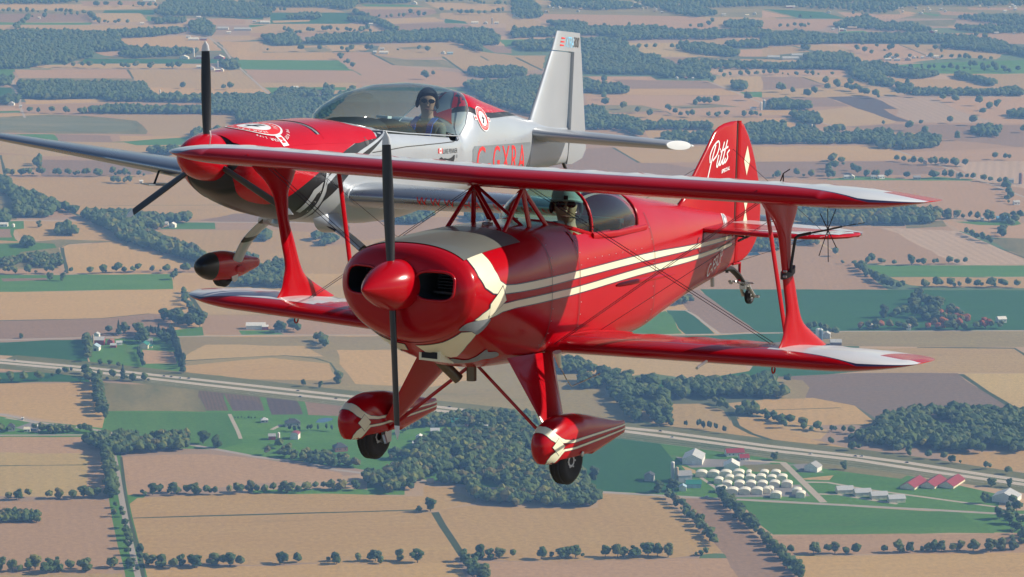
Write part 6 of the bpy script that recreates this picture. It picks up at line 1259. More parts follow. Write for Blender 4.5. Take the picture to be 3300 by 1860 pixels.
WOODS = [([(-1587,8883),(-1451,8913),(-1357,8898),(-1248,8853),(-1185,8706),(-1144,8508),(-1119,8399),(-1150,8372),(-1206,8345),(-1187,8189),(-1225,8163),(-1232,8062),(-1271,8062),(-1323,7940),(-1417,7916)],15,(12,18),0),([(-1254,8898),(-1101,8944),(-1034,9005),(-993,8913),(-1081,8779),(-1189,8735)],15,(12,18),0),([(-1115,8412),(-1056,8426),(-934,8372),(-903,8345),(-923,8266),(-1055,8189),(-1120,8240)],16,(12,18),0),([(-1020,9162),(-980,9259),(-914,8944),(-908,8764),(-981,8883)],15,(12,18),0),([(-1179,9812),(-1176,9960),(-947,9885),(-865,9812),(-808,9391),(-867,9375),(-985,9425),(-1069,9459),(-1130,9425),(-1171,9528)],17,(12,18),0),([(-1150,9275),(-1048,9325),(-1030,9194),(-1129,9178)],16,(12,18),0),([(-1789,10036),(-1488,9998),(-1484,9923),(-1570,9867),(-1678,9867),(-1756,9849)],22,(12,18),0),([(-817,8087),(-762,8062),(-746,7892),(-781,7916),(-815,8013)],15,(12,18),0),([(-1292,7571),(-962,7538),(-917,7336),(-894,7194),(-1015,7204),(-1032,7275),(-1168,7234),(-1232,7275)],12,(12,18),0),([(-985,7058),(-936,7058),(-861,7039),(-744,7029),(-737,6963),(-977,6963),(-1040,6972)],12,(12,18),0),([(-899,7275),(-787,7255),(-754,7275),(-639,7275),(-561,7234),(-490,7116),(-544,7020),(-660,6963),(-733,6944),(-751,7096),(-746,7175),(-894,7194)],12,(12,18),0),([(-638,6907),(-618,6963),(-462,6871),(-455,6763),(-600,6711),(-625,6781)],12,(12,18),0),([(-728,6608),(-676,6642),(-639,6608),(-684,6492),(-718,6460)],12,(12,18),0),([(-1372,7660),(-1323,7649),(-1302,7527),(-1349,7527)],13,(12,18),0),([(-1278,7234),(-1239,7255),(-1220,7155),(-1259,7125)],12,(12,18),0),([(-891,10113),(-541,10036),(-521,9849),(-530,9703),(-552,9632),(-625,9739),(-861,9775)],18,(12,18),0),([(-842,9668),(-802,9668),(-783,9391),(-822,9391)],16,(12,18),0),([(-729,9358),(-673,9476),(-621,9425),(-618,9325),(-717,9325)],16,(12,18),0),([(-528,9308),(-439,9325),(-393,9130),(-355,8974),(-352,8898),(-383,8974),(-432,9162),(-497,9210)],14,(12,18),0),([(-521,9597),(-477,9442),(-474,9375),(-510,9459)],14,(12,18),0),([(-511,9998),(-332,9960),(-364,9885),(-513,9885)],18,(12,18),0),([(-756,8764),(-662,8794),(-625,8620),(-625,8536),(-694,8522),(-734,8649)],13,(12,18),0),([(-612,8592),(-582,8764),(-505,8794),(-342,8853),(-85,8974),(-38,8764),(-37,8536),(-95,8536),(-171,8634),(-274,8620),(-551,8564)],14,(12,18),0),([(-164,8592),(-95,8508),(-84,8319),(-108,8399)],13,(12,18),0),([(-114,7774),(-118,7880),(7,7904),(39,7821),(33,7705),(-86,7717)],12,(12,18),0),([(-600,7275),(-594,7420),(-502,7378),(-490,7285),(-544,7265)],13,(12,18),0),([(-487,7463),(-460,7441),(-450,7285),(-475,7285)],13,(12,18),0),([(-693,7255),(-592,7234),(-526,7194),(-484,7194),(-443,7255),(-404,7463),(-444,6871),(-601,6763),(-647,6763)],13,(12,18),0),([(-123,7506),(0,7615),(111,7638),(158,7357),(94,7336),(31,7255),(103,7058),(53,6907),(-68,7175)],13,(12,18),0),([(0,9998),(68,9998),(99,9632),(96,9391),(32,9325),(0,9528)],20,(12,18),0),([(133,9960),(239,9998),(404,9849),(432,9703),(297,9632),(134,9775)],20,(12,18),0),([(409,9960),(721,10036),(877,9960),(906,9812),(631,9703),(494,9632),(451,9775)],24,(12,18),0),([(494,9632),(631,9703),(680,9459),(596,9408),(550,9459)],18,(12,18),0),([(107,9194),(205,9194),(242,9067),(155,9036)],14,(12,18),0),([(0,8944),(129,8974),(201,9036),(309,9005),(449,9036),(519,8913),(578,8883),(628,8944),(643,8853),(621,8706),(567,8706),(448,8706),(320,8649),(310,8794),(212,8823),(0,8735)],15,(12,18),0),([(0,8564),(89,8620),(208,8649),(319,8620),(362,8372),(362,8240),(408,8189),(432,8062),(447,7940),(541,7916),(524,7705),(397,7705),(387,7774),(193,7798),(199,8426),(101,8372),(29,8372)],15,(12,18),0),([(665,9162),(742,9227),(791,9162),(774,9036),(673,9005)],15,(12,18),0),([(622,8853),(705,8944),(794,8913),(781,8764),(630,8750)],15,(12,18),0),([(495,8536),(556,8536),(619,8426),(650,8266),(615,8214),(541,8293),(494,8372)],14,(12,18),0),([(629,8536),(761,8620),(749,8481),(638,8453)],14,(12,18),0),([(462,8062),(519,8087),(709,8013),(734,7916),(544,7916),(465,7964)],16,(12,18),0),([(0,7638),(74,7683),(189,7638),(232,7506),(223,7378),(183,7378),(51,7378),(0,7399)],13,(12,18),0),([(236,7463),(272,7527),(298,7399),(291,7357),(228,7357)],12,(12,18),0),([(573,7571),(612,7571),(602,7420),(571,7441)],13,(12,18),0),([(176,7020),(218,7039),(234,6871),(267,6853),(310,6763),(453,6746),(467,6676),(308,6676),(292,6558),(263,6642),(230,6676),(170,6676)],13,(12,18),0),([(339,6541),(387,6591),(406,6541),(467,6608),(601,6763),(623,6693),(600,6440),(333,6440)],14,(12,18),0),([(860,9998),(1824,10113),(1771,9812),(1530,9775),(1402,9812),(1278,9632),(1166,9528),(1084,9668),(988,9703),(844,9812)],26,(12,18),0),([(999,9067),(1074,9292),(1150,9391),(1169,9162),(1270,9099),(1295,8944),(1230,8913),(1103,9005),(1014,9036)],17,(12,18),0),([(1434,9358),(1541,9425),(1690,9358),(1628,9005),(1483,9259)],18,(12,18),0),([(1370,9036),(1514,9067),(1628,9005),(1606,8883),(1423,8883)],18,(12,18),0),([(761,8823),(873,8853),(984,8764),(1078,8794),(1229,8794),(1370,8735),(1437,8592),(1487,8214),(1478,8163),(1406,8319),(1254,8453),(1289,8592),(1024,8592),(934,8578),(813,8536),(734,8508)],14,(12,18),0),([(835,8494),(862,8412),(856,8386)],12,(12,18),0),([(823,8163),(867,8266),(929,8266),(963,8189),(968,8038),(918,8013),(825,8075)],13,(12,18),0),([(688,7964),(819,8013),(923,7964),(1015,8038),(1051,7892),(1152,7751),(1082,7683),(1014,7751),(968,7705),(1004,7571),(986,7495),(954,7549),(905,7728),(922,7904),(700,7916)],12,(12,18),0),([(1001,7527),(1031,7463),(1018,7368),(989,7420)],11,(12,18),0),([(1025,7399),(1200,7378),(1299,7441),(1297,7316),(1152,7316),(1019,7336)],13,(12,18),0),([(1190,7774),(1264,7571),(1253,7506),(1185,7705)],10,(12,18),0),([(634,7155),(681,7175),(734,7116),(727,7048),(630,7048)],11,(12,18),0),([(667,6944),(724,6926),(731,6781),(711,6746),(676,6817)],12,(12,18),0),([(598,6728),(641,6746),(631,6642),(589,6625)],12,(12,18),0),([(576,6642),(657,6625),(739,6541),(865,6642),(861,6525),(964,6533),(968,6440),(559,6440)],13,(12,18),0),([(1067,6676),(1134,6676),(1100,6541),(1054,6608)],12,(12,18),0),([(1201,6963),(1265,6963),(1249,6871),(1189,6880)],12,(12,18),0),([(665,6711),(665,6608),(726,6625),(771,6659),(772,6711),(717,6625)],14,(12,18),0),([(-1053,5909),(-1026,5869),(-1004,5777),(-974,5725),(-916,5625),(-878,5564),(-832,5492),(-825,5457),(-870,5516),(-877,5434),(-943,5434),(-983,5650),(-1026,5751)],12,(12,19),0),([(-990,5480),(-960,5457),(-944,5366),(-968,5354)],12,(12,18),0),([(-822,5446),(-748,5457),(-707,5434),(-663,5411),(-646,5299),(-690,5299),(-681,5255),(-640,5191),(-584,5088),(-537,4998),(-521,4902),(-562,4969),(-646,5088),(-714,5176),(-730,5255),(-781,5354)],10,(12,19),1),([(-659,5411),(-612,5422),(-605,5366),(-652,5366)],11,(12,18),0),([(-831,5234),(-839,5299),(-824,5310),(-799,5266),(-794,5228)],8,(12,18),0),([(-889,4959),(-866,4978),(-829,5018),(-788,4998),(-773,4911),(-879,4902)],11,(9,14),1),([(-874,5108),(-855,5103),(-864,5144),(-879,5149)],8,(12,18),0),([(-496,4998),(-446,4978),(-367,4902),(-354,4720),(-462,4737)],12,(12,18),0),([(-802,6322),(-730,6307),(-724,6253),(-793,6284)],12,(12,18),0),([(-611,3291),(-594,3300),(-577,3295),(-567,3302),(-554,3293),(-547,3265),(-606,3260)],8,(8,12),1),([(-550,3637),(-537,3675),(-527,3675),(-517,3605),(-530,3605)],9,(12,18),0),([(-517,3675),(-487,3686),(-446,3669),(-423,3675),(-416,3611),(-438,3605),(-502,3584),(-516,3626)],9,(11,17),1),([(-675,3724),(-661,3719),(-556,3719),(-547,3702),(-670,3699)],13,(9,14),1),([(-332,3658),(-299,3648),(-271,3569),(-237,3579),(-197,3549),(-183,3513),(-233,3523),(-327,3600)],13,(9,15),1),([(-178,3533),(-160,3569),(-123,3579),(-123,3642),(-87,3675),(0,3707),(0,3741),(69,3730),(67,3653),(88,3450),(105,3356),(95,3329),(0,3338),(-45,3356),(-60,3440),(-106,3431),(-107,3393),(-132,3407),(-141,3384),(-153,3398),(-157,3421),(-176,3421),(-181,3469),(-152,3464)],10,(11,18),1),([(-143,3775),(-10,3809),(56,3741),(42,3696),(-88,3686),(-147,3702)],11,(10,16),1),([(62,4124),(87,4131),(114,4084),(142,4038),(161,4005),(164,3955),(214,3918),(212,3875),(190,3869),(157,3899),(137,3918),(136,3967),(121,4070),(63,4064)],9,(13,19),0),([(216,3980),(248,3980),(266,3993),(294,3993),(315,3993),(351,3999),(383,3967),(399,3918),(370,3905),(316,3912),(273,3893),(243,3893),(220,3918)],9,(13,20),0),([(307,3822),(334,3834),(334,3804),(307,3801)],10,(12,18),0),([(349,4019),(378,4025),(400,4000),(407,3955),(404,3918),(361,3906),(339,3906)],9,(13,19),0),([(501,3776),(528,3811),(653,3811),(703,3793),(668,3596),(617,3591),(530,3606),(465,3643),(480,3714),(490,3759)],10,(13,20),0),([(469,3653),(447,3653),(424,3680),(407,3702),(427,3707),(475,3675),(520,3621),(515,3584),(493,3611)],10,(11,17),0),([(508,3584),(530,3605),(534,3632),(519,3632)],10,(11,15),4),([(544,5552),(628,5528),(727,5492),(775,5480),(809,5457),(801,5377),(737,5343),(607,5343),(525,5354)],11,(14,22),1),([(815,6456),(853,6440),(840,6361),(805,6361)],12,(12,18),0),([(859,6456),(957,6456),(941,6377),(860,6346)],12,(12,18),0),([(452,5212),(493,5149),(470,5058),(401,5068),(368,5098)],11,(10,15),1),([(520,5202),(546,5191),(549,5118),(522,5139)],11,(12,18),0),([(293,4607),(283,4585),(270,4562),(256,4562),(279,4607)],12,(12,18),0),([(631,4476),(656,4500),(703,4500),(714,4437),(687,4391),(664,4445),(633,4445)],16,(11,18),3),([(-225,5470),(-185,5507),(-147,5441),(-174,5356),(-215,5356)],11,(12,18),0),([(-89,5459),(6,5441),(-6,5363),(-87,5384)],11,(12,18),0),([(-467,5183),(-460,5239),(-444,5233),(-437,5160)],9,(12,18),0),([(-361,5199),(-334,5219),(-313,5150),(-333,5118),(-356,5134)],9,(12,18),0)]
SINGLE_TREES = [(-246, 4003, 22, 'lone round oak in the tan meadow'), (-293, 3984, 12, 'small tree beside the motorway hedge'), (-269, 3974, 12, 'small tree beside the motorway hedge'), (-745, 4315, 9, 'bush on the ploughed field corner'), (-600, 4338, 24, 'tall poplar'), (-552, 4022, 24, 'tall poplar'), (-472, 4071, 24, 'tall poplar'), (-776, 4791, 17, 'tree standing in the bright green field'), (-754, 4786, 17, 'tree standing in the bright green field'), (-569, 4800, 17, 'tree standing in the bright green field'), (-96, 3315, 20, 'lone tree at the head of the ditch'), (-110, 3311, 9, 'bush at the head of the ditch'), (-879, 5327, 15, 'tree in the small striped field'), (100, 3464, 20, 'tree on the edge of the dark green field'), (177, 3402, 18, 'tree by the farm lane'), (194, 3407, 18, 'tree by the farm lane'), (414, 3513, 13, 'tree on the motorway verge'), (332, 3561, 13, 'tree on the motorway verge'), (584, 3431, 13, 'tree on the motorway verge'), (605, 3426, 13, 'tree on the motorway verge'), (553, 3544, 13, 'tree on the motorway verge'), (459, 3637, 18, 'tall tree'), (-399, 3648, 20, 'tree on the village green'), (-379, 3626, 20, 'tree on the village green'), (-599, 4131, 9, 'bush on the mown pasture'), (-585, 4124, 9, 'bush on the mown pasture'), (-570, 4111, 9, 'bush on the mown pasture')]
